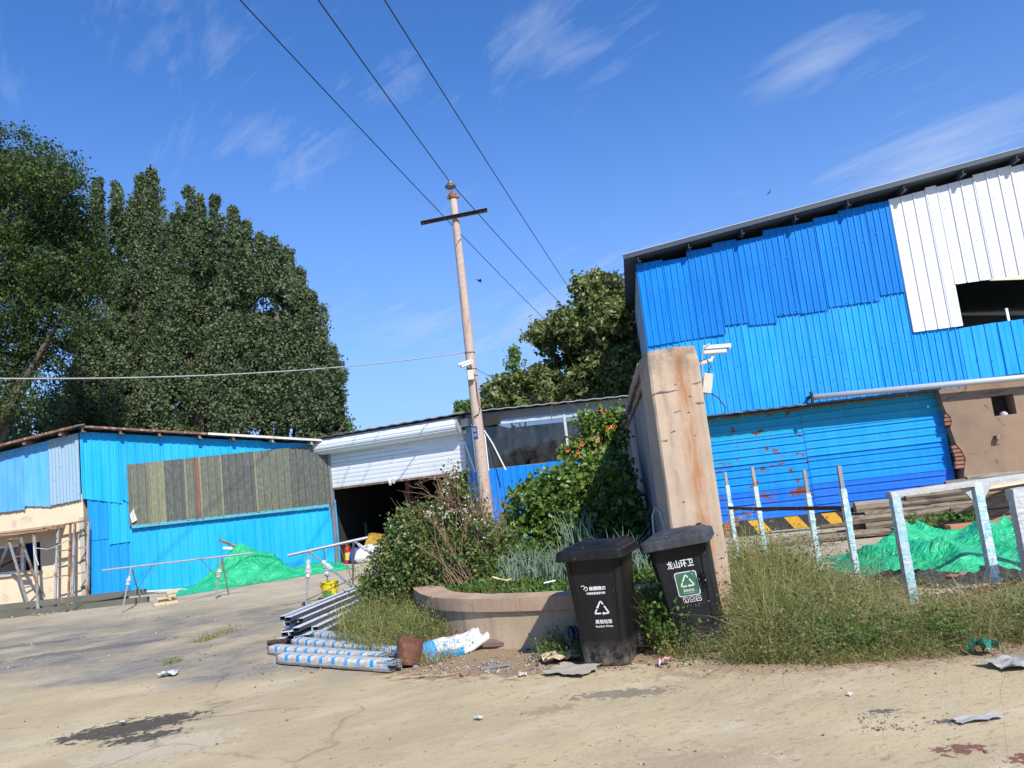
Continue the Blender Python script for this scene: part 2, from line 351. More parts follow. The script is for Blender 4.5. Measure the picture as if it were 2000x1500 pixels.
# ------------------------------------------------------------ ground
def ground_mat():
    s = Mt('yard_ground'); P = s.geo.outputs['Position']
    sp = s.n('ShaderNodeSeparateXYZ'); s.l(P, sp.inputs[0]); X, Y = sp.outputs[0], sp.outputs[1]
    drift = s.pos((1, 1, 1), (0, 0, R_(-24))); st = s.n('ShaderNodeMapping'); st.inputs['Scale'].default_value = (.7, 1.35, 1); s.l(drift, st.inputs[0]); S = st.outputs[0]
    big = s.noise(S, .8, 6, .6, .4); mid = s.noise(S, 3.4, 7, .62, .3); fine = s.noise(P, 38, 5, .65)
    c = s.mix(s.ramp(big, .36, .64), (.475, .385, .228), (.385, .305, .185))
    c = s.mix(s.ma('MULTIPLY', s.ramp(mid, .50, .66), .35), c, (.36, .28, .185))
    c = s.mix(s.ma('MULTIPLY', s.ramp(s.noise(S, 1.3, 5), .52, .7), .5), c, (.60, .51, .36))
    # grey worn asphalt band across the yard
    lin = s.ma('ADD', s.ma('ADD', Y, s.ma('MULTIPLY', X, .30)), s.ma('MULTIPLY', s.noise(P, .7, 5), 3.2))
    band = s.ma('MULTIPLY', s.ramp(lin, 8.3, 9.0), s.ma('SUBTRACT', 1.0, s.ramp(lin, 13.0, 16.0)))
    band = s.ma('MULTIPLY', band, s.ma('SUBTRACT', 1.0, s.ramp(X, -1.9, -1.0)))
    gcol = s.mix(s.ramp(s.ma('ADD', s.ma('MULTIPLY', mid, .6), s.ma('MULTIPLY', s.noise(P, 5, 7, .7), .4)), .40, .60), (.175, .16, .135), (.28, .25, .20))
    c = s.mix(s.ma('MULTIPLY', band, s.ramp(s.noise(P, .9, 7, .6), .30, .56)), c, gcol)
    far = s.ramp(lin, 13.5, 16.5); c = s.mix(s.ma('MULTIPLY', far, .75), c, s.mix(s.ramp(s.noise(P, 1.6, 7, .65), .42, .66), (.46, .40, .30), (.33, .285, .215)))
    # reddish scuffs on the right
    rf = s.ma('MULTIPLY', s.ramp(s.noise(S, 13, 8, .75), .56, .62), s.ramp(X, -2.6, 1.2)); c = s.mix(s.ma('MULTIPLY', rf, .7), c, (.33, .17, .10))
    gr = s.ramp(s.noise(S, 9, 9, .76), .575, .64); c = s.mix(s.ma('MULTIPLY', gr, .6), c, (.20, .165, .125))
    def spot(x, y, rx, ry, ang, thr, col, sc_, k=1.0):
        nonlocal c
        dx = s.ma('SUBTRACT', X, x); dy = s.ma('SUBTRACT', Y, y); a, b = math.cos(ang), math.sin(ang)
        u = s.ma('DIVIDE', s.ma('ADD', s.ma('MULTIPLY', dx, a), s.ma('MULTIPLY', dy, b)), rx)
        v = s.ma('DIVIDE', s.ma('SUBTRACT', s.ma('MULTIPLY', dy, a), s.ma('MULTIPLY', dx, b)), ry)
        q = s.ma('SUBTRACT', 1.0, s.ma('SQRT', s.ma('ADD', s.ma('POWER', u, 2), s.ma('POWER', v, 2))), clamp=True)
        nn = s.noise(s.pos((1, 1, 1), off=(x*3, y, 0)), sc_, 8, .62, .6)
        f = s.ramp(s.ma('ADD', s.ma('MULTIPLY', q, .55), nn), thr, thr+.05)
        f = s.ma('MULTIPLY', f, s.ramp(q, .0, .12)); c = s.mix(s.ma('MULTIPLY', f, k), c, col)
    spot(-3.45, 6.62, .85, .42, R_(18), .68, (.04, .037, .034), 12, .9)          # oil
    spot(-3.15, 6.25, .45, .2, R_(12), .68, (.045, .04, .037), 14, .9)
    spot(-2.9, 5.9, 1.0, .5, R_(14), .72, (.56, .50, .40), 14, .35)
    spot(2.08, 4.2, .38, .2, R_(5), .86, (.15, .045, .035), 20, .85)               # red paint drops
    spot(2.3, 4.0, .3, .18, R_(5), .86, (.15, .045, .035), 18, .85)
    spot(.55, 5.95, .75, .22, R_(-6), .76, (.17, .14, .105), 16, .75)
    spot(.0, 5.75, .45, .22, R_(8), .78, (.26, .18, .12), 16, .6)
    spot(2.0, 4.9, .2, .09, 0, .78, (.14, .12, .10), 30)
    spot(2.25, 4.62, .22, .08, 0, .78, (.12, .10, .09), 30)
    spot(.75, 4.45, .9, .35, 0, .74, (.32, .245, .16), 14, .5)
    spot(-6.3, 11.2, 2.4, .35, R_(10), .74, (.13, .12, .11), 5, .8)
    spot(-8.2, 12.4, 2.2, .4, R_(6), .76, (.13, .12, .11), 5, .7)
    spot(-3.3, 13.2, 1.5, .7, R_(20), .66, (.13, .115, .1), 4, .6)
    # soil near the planter
    spot(-.1, 7.55, 1.9, .95, R_(-14), .58, (.25, .165, .10), 7, .85)
    spot(2.9, 6.2, 2.6, .6, R_(-6), .62, (.30, .20, .125), 6, .6)
    # cracks and speckle
    vo = s.n('ShaderNodeTexVoronoi', feature='DISTANCE_TO_EDGE'); vo.inputs['Scale'].default_value = .42; wv = s.n('ShaderNodeMix', data_type='VECTOR'); 
    nz = s.n('ShaderNodeTexNoise'); nz.inputs['Scale'].default_value = 1.3; nz.inputs['Detail'].default_value = 6; s.l(P, nz.inputs['Vector']); wv.inputs[0].default_value = .45; s.l(P, wv.inputs[4]); s.l(nz.outputs['Color'], wv.inputs[5]); s.l(wv.outputs[1], vo.inputs['Vector'])
    ck = s.ma('MULTIPLY', s.ma('SUBTRACT', 1.0, s.ramp(vo.outputs[0], .0, .006)), s.ramp(big, .42, .6)); c = s.mix(s.ma('MULTIPLY', ck, .55), c, (.10, .085, .07))
    c = s.mix(s.ma('MULTIPLY', s.ramp(fine, .58, .72), .35), c, (.22, .17, .12)); c = s.mix(s.ma('MULTIPLY', s.ramp(fine, .45, .28), .25), c, (.62, .54, .42))
    h = s.ma('ADD', s.ma('MULTIPLY', s.noise(P, 60, 6, .7), .5), s.ma('ADD', s.ma('MULTIPLY', mid, 1.4), s.ma('MULTIPLY', s.noise(P, 14, 5, .6), .8)))
    s.bump(h, .55, .012)
    return s.done(c, .93, 0, .2)
def axis(lo, hi, fl, fh, st, coarse):
    a = list(np.arange(fl, fh, st)); x = fl; d = st
    L = []; 
    while x > lo: d *= coarse; x -= d; L.append(max(x, lo))
    x = a[-1]; d = st; Rr = []
    while x < hi: d *= coarse; x += d; Rr.append(min(x, hi))
    return np.array(L[::-1]+a+Rr)
gx = axis(-900, 900, -7, 6, .09, 1.14); gy = axis(-60, 1500, 2.5, 11, .09, 1.10)
def gz(x, y):
    return .012*mn.noise(Vector((x*.8, y*.8, 1)))+.006*mn.noise(Vector((x*3.1, y*3.1, 4))) if abs(x) < 30 and y < 40 else 0
GV = np.array([(x, y, gz(x, y)) for y in gy for x in gx]); nx = len(gx)
ii = np.array([(j*nx+i, j*nx+i+1, (j+1)*nx+i+1, (j+1)*nx+i) for j in range(len(gy)-1) for i in range(nx-1)])
o = fastmesh('yard_ground', GV, ii, ground_mat(), smooth=True); o['kind'] = 'structure'

# ------------------------------------------------------------ shared materials
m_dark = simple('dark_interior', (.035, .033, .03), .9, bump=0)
m_conc = simple('pale_render', (.50, .42, .30), .85, .18, 2.2, .25, 45, (.34, .27, .19), (.55, .75), 3)
m_roofd = simple('weathered_roof_steel', (.13, .125, .12), .6, .25, 4, .1, 40, (.16, .075, .045), (.55, .65), 6)
m_roofg = simple('grey_roof_steel', (.28, .29, .30), .55, .2, 3, .1, 40)
m_rust = simple('rusted_steel', (.19, .085, .045), .85, .35, 12, .4, 90, (.30, .25, .21), (.52, .62), 9)
m_rustg = simple('grey_painted_steel_rusting', (.33, .33, .31), .6, .2, 8, .15, 60, (.20, .09, .045), (.52, .62), 6, stretch=(1, 1, .6))
m_galv = simple('galvanised_tube', (.30, .31, .32), .45, .2, 10, .1, 60, metal=.3)
m_whitep = simple('white_upvc', (.72, .73, .72), .35, .08, 5, .05, 30)
m_black = simple('black_plastic_fitting', (.02, .02, .022), .45, .2, 8, .1, 60)
W1 = Wall(-10.69, 18.73, R_(5)); W2 = Wall(-10.69, 18.73, R_(33.1)); C = W1.o
# ------------------------------------------------------------ left workshop
lw = thing('blue_workshop', 'low workshop clad in bright blue steel with a beige rendered end and dirty fibreglass strip', 'building', C)
blueA = paintsheet('cladding_bright_azure', (.004, .335, .71), (.05, .43, .76), rvar=.07)
blueA2 = paintsheet('cladding_azure_worn', (.006, .24, .62), (.03, .34, .68), .15, rvar=.05, rust_scale=3)
blueF = paintsheet('cladding_faded_sky_blue', (.06, .33, .66), (.22, .44, .66), .12, rvar=.08, rust_scale=9)
blueR = paintsheet('corrugated_faded_rusting', (.22, .37, .50), (.33, .42, .48), .62, .6, rust_scale=14)
def roofz2(s): return 4.22+(3.45-4.22)*s/6.3
def roofz1(s): return 4.22+.155*s          # falls to the left of the ridge
# upper sheets, left face
edges = [(-150, 1), (-95, 1), (-38, 1), (-2, 1), (48, 1), (99, 1), (157, 0)]
for k in range(len(edges)-1):
    a = W1.hit(edges[k][0], 925)[0]; b = W1.hit(edges[k+1][0], 925)[0]; last = k == 5
    zb = W1.hit(edges[k][0], 995 if edges[k][0] < 40 else 988)[1]; zb2 = W1.hit(max(edges[k+1][0], 0), 990 if not last else 976)[1]
    if edges[k][0] < 0: zb = zb2 = W1.hit(10, 995)[1]-.02*k
    vsheet('cladding_sheet', W1, a-.02, b+.02, zb, zb2, roofz1(a)-.12, roofz1(b)-.12, .05+.014*(k % 2), .078 if last else .19, .02, blueR if last else blueF, lw, 'wave' if last else 'rib', .008, .02)
# upper sheets, right face
L2 = 6.3; k = 0; s = .0
while s < L2-.05:
    e = min(s+.84, L2+.02); zb, zb2 = (W2.hit(172, 973)[1], W2.hit(245, 983)[1]) if k < 1 else ((W2.hit(205, 977)[1], W2.hit(245, 983)[1]) if k == 1 else (2.85, 2.85))
    if k == 1: e = W2.hit(246, 930)[0]
    vsheet('cladding_sheet', W2, s-.02, e+.02, zb, zb2, roofz2(s)-.1+.02*(k % 2), roofz2(e)-.1+.02*(k % 2), .07+.012*(k % 2), .19, .022, blueA, lw, 'rib', .004, .015)
    s = e; k += 1
# patches and lower sheets
def w2sheet(px0, px1, yb0, yb1, yt0, yt1, n, mat, pitch=.19, ym=1000):
    s0 = W2.hit(px0, ym)[0]; s1 = W2.hit(px1, ym)[0]
    return vsheet('cladding_sheet', W2, s0, s1, max(.01, W2.hit(px0, yb0)[1]), max(.01, W2.hit(px1, yb1)[1]), W2.hit(px0, yt0)[1], W2.hit(px1, yt1)[1], n, pitch, .018, mat, lw, 'rib', .004, .012)
w2sheet(171, 213, 1057, 1052, 960, 960, .032, blueA2)
w2sheet(210, 254, 1064, 1058, 960, 960, .044, blueA)
w2sheet(172, 254, 1180, 1168, 1046, 1040, .015, blueA2)
xs_ = [251, 312, 368, 424, 478, 528, 576, 618, 656]
for a, b in zip(xs_, xs_[1:]):
    f = lambda x: 1163-(x-251)*(1163-1099)/(656-251); g_ = lambda x: 1034-(x-251)*(1034-988)/(656-251)
    w2sheet(a-1, b+1, f(a), f(b), g_(a)-12, g_(b)-12, .025+.01*(random.random()), blueA)
# fibreglass strip
def fibre(col, col2, nm):
    s = Mt(nm); v = s.pos((1, 1, .8)); c = s.mix(s.ramp(s.noise(v, 12, 9, .85), .44, .60), col, col2)
    c = s.mix(s.ma('MULTIPLY', s.ramp(s.noise(s.pos((3, 3, .15)), 2.2, 3), .60, .74), .12), c, (.24, .23, .15))
    s.bump(s.noise(s.pos(), 3, 3), .15, .02); return s.done(c, .28, 0, .5)
fd = fibre((.085, .09, .078), (.145, .15, .125), 'dirty_fibreglass_dark'); fo = fibre((.115, .122, .09), (.185, .19, .14), 'dirty_fibreglass_olive'); fy = fibre((.18, .18, .11), (.26, .255, .165), 'fibreglass_lap_yellowed'); fr = fibre((.20, .10, .075), (.26, .14, .10), 'fibreglass_over_red_post')
fx = [(250, 288, fo), (288, 320, fy), (320, 361, fd), (361, 380, fo), (380, 390, fr), (390, 431, fo), (431, 498, fd), (498, 566, fo), (566, 640, fd)]
for i, (a, b, mt) in enumerate(fx):
    tp = lambda x: 908-(x-250)*40/385; bt = lambda x: 1028-(x-258)*43/382
    s0, s1 = W2.hit(a, 960)[0], W2.hit(b, 960)[0]
    vsheet('fibreglass_sheet', W2, s0-.015, s1+.015, W2.hit(a, bt(a))[1], W2.hit(b, bt(b))[1], W2.hit(a, tp(a))[1], W2.hit(b, tp(b))[1], .115+.01*(i % 2), .19, .032, mt, lw, 'rib', .015, .02)
    if i in (3, 5, 6, 7):
        b_ = B(); sx = s0; b_.hexa([W2.p(sx-.02, W2.hit(a, bt(a))[1], .165), W2.p(sx+.03, W2.hit(a, bt(a))[1], .165), W2.p(sx+.03, W2.hit(a, bt(a))[1], .145), W2.p(sx-.02, W2.hit(a, bt(a))[1], .145),
             W2.p(sx-.02, W2.hit(a, tp(a))[1], .165), W2.p(sx+.03, W2.hit(a, tp(a))[1], .165), W2.p(sx+.03, W2.hit(a, tp(a))[1], .145), W2.p(sx-.02, W2.hit(a, tp(a))[1], .145)]); b_.make('lap_strip', fy, lw)
b_ = B(); s0, s1 = W2.hit(256, 1028)[0], W2.hit(640, 985)[0]; z0, z1 = W2.hit(256, 1030)[1], W2.hit(640, 988)[1]
b_.hexa([W2.p(s0, z0-.03, .145), W2.p(s1, z1-.03, .145), W2.p(s1, z1-.03, .13), W2.p(s0, z0-.03, .13), W2.p(s0, z0+.045, .145), W2.p(s1, z1+.045, .145), W2.p(s1, z1+.045, .13), W2.p(s0, z0+.045, .13)]); b_.make('ledge_strip', simple('pale_teal_ledge', (.09, .36, .46), .5, .3, 9), lw)
b_ = B()
q = [W2.hit(x, y) for x, y in ((252, 1005), (260, 993), (262, 1003), (266, 1016), (256, 1022))]
b_.quad(*[W2.p(a, z, .16+.02*(i % 2)) for i, (a, z) in enumerate(q)]); b_.make('torn_flap', simple('torn_white_film', (.5, .5, .46), .3, .4, 12, .6, 12), lw)
# rendered wall with window opening
b_ = B(); ws0, ws1 = W1.hit(-60, 1090)[0], W1.hit(79, 1085)[0]; wz0, wz1 = W1.hit(79, 1114)[1], W1.hit(79, 1058)[1]
for (a, b, c_, d) in ((-9, ws0, 0, 2.6), (ws0, ws1, 0, wz0), (ws0, ws1, wz1, 2.6), (ws1, 0, 0, 2.6)): W1.box(b_, a, b, c_, d, -.24, 0)
b_.make('rendered_wall', simple('beige_render', (.56, .47, .325), .9, .16, 1.6, .35, 50, (.33, .26, .19), (.60, .80), 2.2), lw)
b_ = B(); W1.box(b_, -.09, .015, 0, 2.05, -.02, .035); b_.make('corner_trim', simple('grey_beige_corner', (.40, .37, .31), .8, .25, 6, .5, 30, (.18, .12, .08), (.6, .7), 8), lw)
win = B(); fw = .055
for a, b, c_, d in ((ws0, ws1-.45, wz0, wz0+fw), (ws0, ws1-.45, wz1-fw, wz1), (ws0, ws0+fw, wz0, wz1), (ws1-.5, ws1-.42, wz0, wz1), (ws1-1.15, ws1-1.07, wz0, wz1)): W1.box(win, a, b, c_, d, -.16, -.08)
wo = win.make('window_frame', m_whitep, lw)
def glassmat(nm, tint, rough=.03, refl=.25, dust=0):
    s = Mt(nm); g_ = s.n('ShaderNodeBsdfGlossy'); g_.inputs['Roughness'].default_value = rough; t = s.n('ShaderNodeBsdfTransparent'); t.inputs[0].default_value = (*tint, 1)
    fr_ = s.n('ShaderNodeFresnel'); fr_.inputs[0].default_value = 1.5; mx = s.n('ShaderNodeMixShader'); s.l(s.ma('MAXIMUM', fr_.outputs[0], refl*.4), mx.inputs[0]); s.l(t.outputs[0], mx.inputs[1]); s.l(g_.outputs[0], mx.inputs[2])
    if dust:
        df = s.n('ShaderNodeBsdfDiffuse'); df.inputs[0].default_value = (.55, .56, .54, 1); m2 = s.n('ShaderNodeMixShader'); s.l(s.ma('MULTIPLY', s.ramp(s.noise(s.pos((1, 1, .5)), 3, 7, .7), .35, .75), dust), m2.inputs[0]); s.l(mx.outputs[0], m2.inputs[1]); s.l(df.outputs[0], m2.inputs[2]); s.l(m2.outputs[0], s.o.inputs[0])
    else: s.l(mx.outputs[0], s.o.inputs[0])
    return s.m
gl = glassmat('window_glass', (.5, .5, .5), .03, .25, .12)
b_ = B(); b_.quad(W1.p(ws0, wz0, -.12), W1.p(ws1-.45, wz0, -.12), W1.p(ws1-.45, wz1, -.12), W1.p(ws0, wz1, -.12)); b_.make('pane', gl, wo)
b_ = B(); W1.box(b_, ws0-.05, ws1+.05, wz0-.05, wz0, -.2, .07); b_.make('window_sill', m_conc, lw)
# hidden shell: back and side walls, floor slab
b_ = B(); bk = Vector((-6.5, 9.5, 0))
pA, pB, pC_ = W1.p(-9, 0), C+Vector((0, 0, 0)), W2.p(L2, 0)
for a, b in ((pA, pA+bk), (pC_+Vector((-.1, .1, 0)), pC_+bk), (pA+bk, pC_+bk)): b_.quad(a, b, b+Vector((0, 0, 2.75)), a+Vector((0, 0, 2.75)))
i2 = W2; b_.quad(W2.p(.02, 0, -.3), W2.p(L2, 0, -.3), W2.p(L2, 3.3, -.3), W2.p(.02, 3.3, -.3))
b_.make('inner_shell', simple('shell_blue', (.02, .16, .35), .7), lw)
# roof: two slopes seen edge-on, front edge overhangs
def roofstrip(name, Wl, s0, s1, zf, mat, over, th, parent, back):
    b = B(); nst = max(2, int(abs(s1-s0)/.19)); vs = []; 
    for k in range(nst+1):
        sx = s0+(s1-s0)*k/nst; z = zf(sx)+(.02 if k % 2 else 0)
        f = Wl.p(sx, z, over); g = f+back
        vs += [f, g, f-Vector((0, 0, th)), g-Vector((0, 0, th))]
    fs = []
    for k in range(nst): i = 4*k; fs += [(i, i+4, i+5, i+1), (i+2, i+3, i+7, i+6), (i, i+2, i+6, i+4)]
    b.add(vs, fs); return b.make(name, mat, parent)
roofstrip('roof_slope', W1, -9, .28, roofz1, m_roofd, .38, .03, lw, Vector((-5, 9.6, 0)))
rB = W2.t*0+Vector((-6.5, 9.5, 0))
roofstrip('roof_slope', W2, -.0, 6.75, roofz2, m_roofd, .34, .03, lw, rB)
b_ = B(); b_.beam(W2.p(2.9, roofz2(2.9)+.0, .36), W2.p(6.8, roofz2(6.8)+.0, .36), .03, .06); b_.make('edge_flashing', simple('cream_flashing', (.62, .60, .52), .5), lw)
b_ = B(); b_.beam(W2.p(0, roofz2(0)-.005, .36), W2.p(2.9, roofz2(2.9)-.005, .36), .03, .05); b_.beam(W1.p(.0, roofz1(0)-.01, .40), W1.p(-9, roofz1(-9)-.01, .40), .03, .05); b_.make('edge_flashing', m_rust, lw)
for px in (-40, 62, 132):
    s0 = W1.hit(px, 860)[0]; b_ = B(); b_.box(W1.p(s0, roofz1(s0)-.085, .15), (.07, .42, .1), W1.a); b_.make('purlin_end', m_rust, lw)
for i, px in enumerate((160, 233, 308, 385, 450, 525, 600, 655)):
    s0 = W2.hit(px, 845)[0]; b_ = B(); b_.box(W2.p(s0, roofz2(s0)-.085, .16), (.05, .34, .1), W2.a); b_.box(W2.p(s0+.04, roofz2(s0)-.135, .16), (.06, .34, .012), W2.a); b_.make('purlin_end', m_rust if i < 5 else m_rustg, lw)
b_ = B(); s0 = W2.hit(380, 853)[0]; b_.box(W2.p(s0, W2.hit(380, 853)[1], .11), (.2, .03, .05), W2.a); b_.make('vent_slot', m_black, lw)
# awning over the window
b_ = B(); za = W1.hit(60, 1010)[1]
aw0, aw1 = -3.2, W1.hit(128, 1015)[0]
b_.hexa([W1.p(aw0, 1.78, .85), W1.p(aw1, 1.80, .85), W1.p(aw1, 1.88, .0), W1.p(aw0, 1.86, .0), W1.p(aw0, 1.83, .85), W1.p(aw1, 1.84, .85), W1.p(aw1, 1.93, .0), W1.p(aw0, 1.90, .0)])
b_.make('awning_board', simple('weathered_board_brown', (.20, .12, .08), .9, .3, 5, .4, 40, (.33, .25, .18), (.5, .65), 5, stretch=(.4, 3, 3)), lw)
for i, (a, b, dz) in enumerate(((-3.0, -1.6, .0), (-2.2, -.55, .012), (-1.2, -.35, .03))):
    b_ = B(); b_.beam(W1.p(a, 1.86+dz, .78-.05*i), W1.p(b, 1.87+dz, .72), .12, .035); b_.make('loose_board', [m_rust, simple('tan_plank', (.36, .25, .15), .85, .3, 6), m_whitep][i % 3] if i < 2 else simple('tan_plank', (.36, .25, .15), .85), lw)

# ------------------------------------------------------------ shed with roller shutter
W3 = Wall(-5.42, 22.02, R_(-25.7)); 
sh = thing('shutter_shed', 'shed with a half-raised white roller shutter over a dark doorway', 'building', W3.o)
shut = simple('shutter_enamel', (.66, .69, .72), .38, .06, 3, .05, 20, (.50, .50, .46), (.58, .8), 5, stretch=(1, 1, .5), rndv=.05)
z0 = W3.hit(780, 935)[1]; Ls = W3.hit(912, 900)[0]; sl0 = W3.hit(648, 920)[0]
def slat(zb, h, n0=0):
    b = B(); pr = [(0, 0), (.009, .006), (.012, h*.25), (.013, h*.5), (.012, h*.78), (.009, h-.010), (0, h-.004)]
    for (d0, a0), (d1, a1) in zip(pr, pr[1:]): b.quad(W3.p(sl0, zb+a0, n0+d0), W3.p(Ls, zb+a0, n0+d0), W3.p(Ls, zb+a1, n0+d1), W3.p(sl0, zb+a1, n0+d1))
    return b
zz = 2.13; kk = 0
while zz < 3.2: slat(zz, .115).make('shutter_slat', shut, sh); zz += .115
zz = 3.14
b_ = B(); W3.box(b_, sl0, Ls, 2.08, 2.13, -.01, .03); b_.make('bottom_bar', m_rust, sh)
# rolled-up curtain
prf = []; rr = .22; nseg = 14
for k in range(nseg):
    a0, a1 = 2*PI*k/nseg, 2*PI*(k+1)/nseg; b_ = B(); cz = zz+.19; cn = .17; s0, s1 = W3.hit(620, 880)[0], W3.hit(905, 835)[0]
    for j in range(4):
        u0, u1 = a0+(a1-a0)*j/4, a0+(a1-a0)*(j+1)/4; q0 = rr+(.012 if j in (1, 2, 3) else 0); q1 = rr+(.012 if j+1 in (1, 2, 3) else 0)
        b_.quad(W3.p(s0, cz+q0*math.sin(u0), cn+q0*math.cos(u0)), W3.p(s1, cz+q0*math.sin(u0), cn+q0*math.cos(u0)), W3.p(s1, cz+q1*math.sin(u1), cn+q1*math.cos(u1)), W3.p(s0, cz+q1*math.sin(u1), cn+q1*math.cos(u1)))
    b_.make('rolled_slat', shut, sh)
for sx, nm in ((s0, 0), (s1, 1)):
    b_ = B(); b_.prism([W3.p(sx+.005, cz+(.235)*math.sin(2*PI*k/20), cn+.235*math.cos(2*PI*k/20)) for k in range(20)], W3.t*(.03 if nm else -.02)); b_.make('end_plate', simple('end_plate_grey', (.30, .30, .29), .6), sh)
b_ = B(); W3.box(b_, s1+.04, s1+.26, cz-.06, cz+.14, .0, .2); b_.box(W3.p(s1+.1, cz-.2, .1), (.1, .1, .1), W3.a); b_.make('drive_motor', simple('motor_casing', (.48, .48, .46), .5), sh)
for sx in (sl0-.07, Ls+.0):
    b_ = B(); W3.box(b_, sx, sx+.075, 0, 3.15, -.02, .06); b_.make('guide_rail', m_galv, sh)
b_ = B(); W3.box(b_, sl0-.22, sl0-.08, 0, 3.1, -.1, .03); b_.make('door_jamb', simple('red_brown_jamb', (.22, .10, .075), .8), sh)
b_ = B(); W3.box(b_, Ls+.08, Ls+.24, 0, 3.25, -.1, .08); b_.make('door_jamb', simple('blue_grey_steel', (.16, .27, .36), .5, .15), sh)
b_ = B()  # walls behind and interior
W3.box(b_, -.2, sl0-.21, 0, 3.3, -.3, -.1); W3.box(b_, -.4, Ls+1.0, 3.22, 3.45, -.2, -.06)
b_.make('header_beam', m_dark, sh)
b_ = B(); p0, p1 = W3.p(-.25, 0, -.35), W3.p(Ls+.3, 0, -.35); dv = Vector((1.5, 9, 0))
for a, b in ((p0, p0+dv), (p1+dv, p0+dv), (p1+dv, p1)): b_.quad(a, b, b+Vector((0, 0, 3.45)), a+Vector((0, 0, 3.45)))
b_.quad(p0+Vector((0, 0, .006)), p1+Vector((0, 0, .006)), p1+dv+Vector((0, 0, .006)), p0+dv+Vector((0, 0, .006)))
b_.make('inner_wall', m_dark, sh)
b_ = B(); sx = W3.hit(775, 1000)[0]; W3.box(b_, sx-.06, sx+.07, 0, 3.2, -.75, -.6); b_.make('inner_post', simple('maroon_post', (.10, .035, .028), .7), sh)
for (px, py0, z1_, nn, wd2) in ((690, 1050, 1.25, -2.2, .08), (712, 1050, 1.0, -2.4, .10), (735, 1040, 1.9, -4.0, .12)):
    a_s = W3.hit(px, py0, nn)[0]; b_ = B(); W3.box(b_, a_s-wd2/2, a_s+wd2/2, 0, z1_, nn-.1, nn); b_.make('inner_post', simple('dim_grey_stand', (.28, .30, .30), .6), sh)
b_ = B(); W3.box(b_, .9, 3.9, .72, .80, -2.9, -2.3); W3.box(b_, 1.0, 1.08, 0, .72, -2.8, -2.7); W3.box(b_, 3.7, 3.78, 0, .72, -2.8, -2.7); b_.make('work_bench', simple('bench_wood_dim', (.26, .20, .14), .8), sh)
def rz3(s): return 3.50+.02*s
roofstrip('roof_slope', W3, -.75, Ls+.35, lambda s: 3.58+.005*s, m_roofd, .42, .025, sh, Vector((1.5, 9.5, .5)))
# bits of rag caught on the bottom bar
for px in (768, ):
    a, z = W3.hit(px, 940); b_ = B()
    for k in range(7): b_.box(W3.p(a+random.uniform(-.12, .12), z+random.uniform(-.05, .05), .04), (.09, .05, .06), random.random()*3, Matrix.Rotation(random.random()*3, 3, 'X')@Matrix.Rotation(random.random()*3, 3, 'Z'))
    b_.make('rag_knot', simple('white_rag', (.62, .60, .54), .9), sh)
b_ = B(); a, z = W3.hit(905, 922); b_.tube([W3.p(a, z, .05), W3.p(a+.02, z-.18, .06), W3.p(a+.01, z-.33, .05)], .015, 6); b_.make('hanging_strap', simple('white_rag', (.62, .60, .54)), sh)

# ------------------------------------------------------------ glazed shed to its right
W4 = Wall(-1.22, 20.0, R_(6)); gs = thing('glazed_shed', 'grey roofed shed with big dark window panes above blue boarding, behind the vine', 'building', W4.o)
bl4 = paintsheet('boarding_blue', (.004, .175, .62), (.012, .24, .66), .05, rvar=.05)
zs = W4.hit(1000, 912)[1]
s = W4.hit(921, 960)[0]; se = 4.6; k = 0
while s < se:
    vsheet('blue_board', W4, s, min(s+.42, se), 0, 0, zs+.02*(k % 2)+random.uniform(-.01, .01), zs+random.uniform(-.01, .02), .03+.014*(k % 2), .21, .02, bl4, gs, 'rib', 0, .02); s += .405; k += 1
gz0, gz1 = zs+.02, W4.hit(1050, 812)[1]
b_ = B(); sL, sM, sR_ = W4.hit(950, 870)[0], W4.hit(1106, 850)[0], 4.5
W4.box(b_, sL-.06, sL, gz0-.05, gz1+.05, -.04, .05); b_.make('window_frame', m_whitep, gs)
b_ = B(); W4.box(b_, sM-.035, sM+.035, gz0, gz1+.04, -.03, .05); b_.make('mullion', simple('grey_mullion', (.45, .47, .48), .5), gs)
b_ = B(); W4.box(b_, sL, sR_, gz0-.06, gz0+.0, -.04, .02); b_.make('window_rail', simple('rail_brown', (.16, .12, .10), .7), gs)
gl2 = glassmat('shed_glass', (.45, .45, .47), .04, .2, .10)
for a, b in ((sL, sM-.035), (sM+.035, sR_)):
    b_ = B(); b_.quad(W4.p(a, gz0, 0), W4.p(b, gz0, 0), W4.p(b, gz1, 0), W4.p(a, gz1, 0)); b_.make('window_pane', gl2, gs)
b_ = B(); W4.box(b_, -.1, 4.7, gz1, gz1+.22, -.06, .02); b_.make('fascia', simple('grey_fascia', (.30, .30, .29), .8, .15, 4, .2, 40, (.18, .15, .13), (.6, .75), 4, stretch=(1, 1, .2)), gs)
b_ = B(); W4.box(b_, sL, sR_, gz1-.12, gz1, .005, .03); b_.make('film_band', simple('milky_film', (.36, .42, .45), .3, .3, 5), gs)
zr = gz1+.26
roofstrip('roof_slope', W4, -.35, 5.0, lambda s: zr-.002*s, m_roofg, .35, .02, gs, Vector((-.5, 9, .35)))
b_ = B(); a0, a1 = W4.p(-.1, 0, -.3), W4.p(4.7, 0, -.3); dv = Vector((-.9, 8.5, 0))
b_.quad(a0+dv, a1+dv, a1+dv+Vector((0, 0, 3.8)), a0+dv+Vector((0, 0, 3.8))); b_.quad(a1, a1+dv, a1+dv+Vector((0, 0, 3.6)), a1+Vector((0, 0, 3.6))); b_.quad(a0, a0+dv, a0+dv+Vector((0, 0, 3.6)), a0+Vector((0, 0, 3.6)))
b_.make('inner_wall', simple('inner_wall_grey', (.10, .10, .10), .8), gs)
b_ = B()
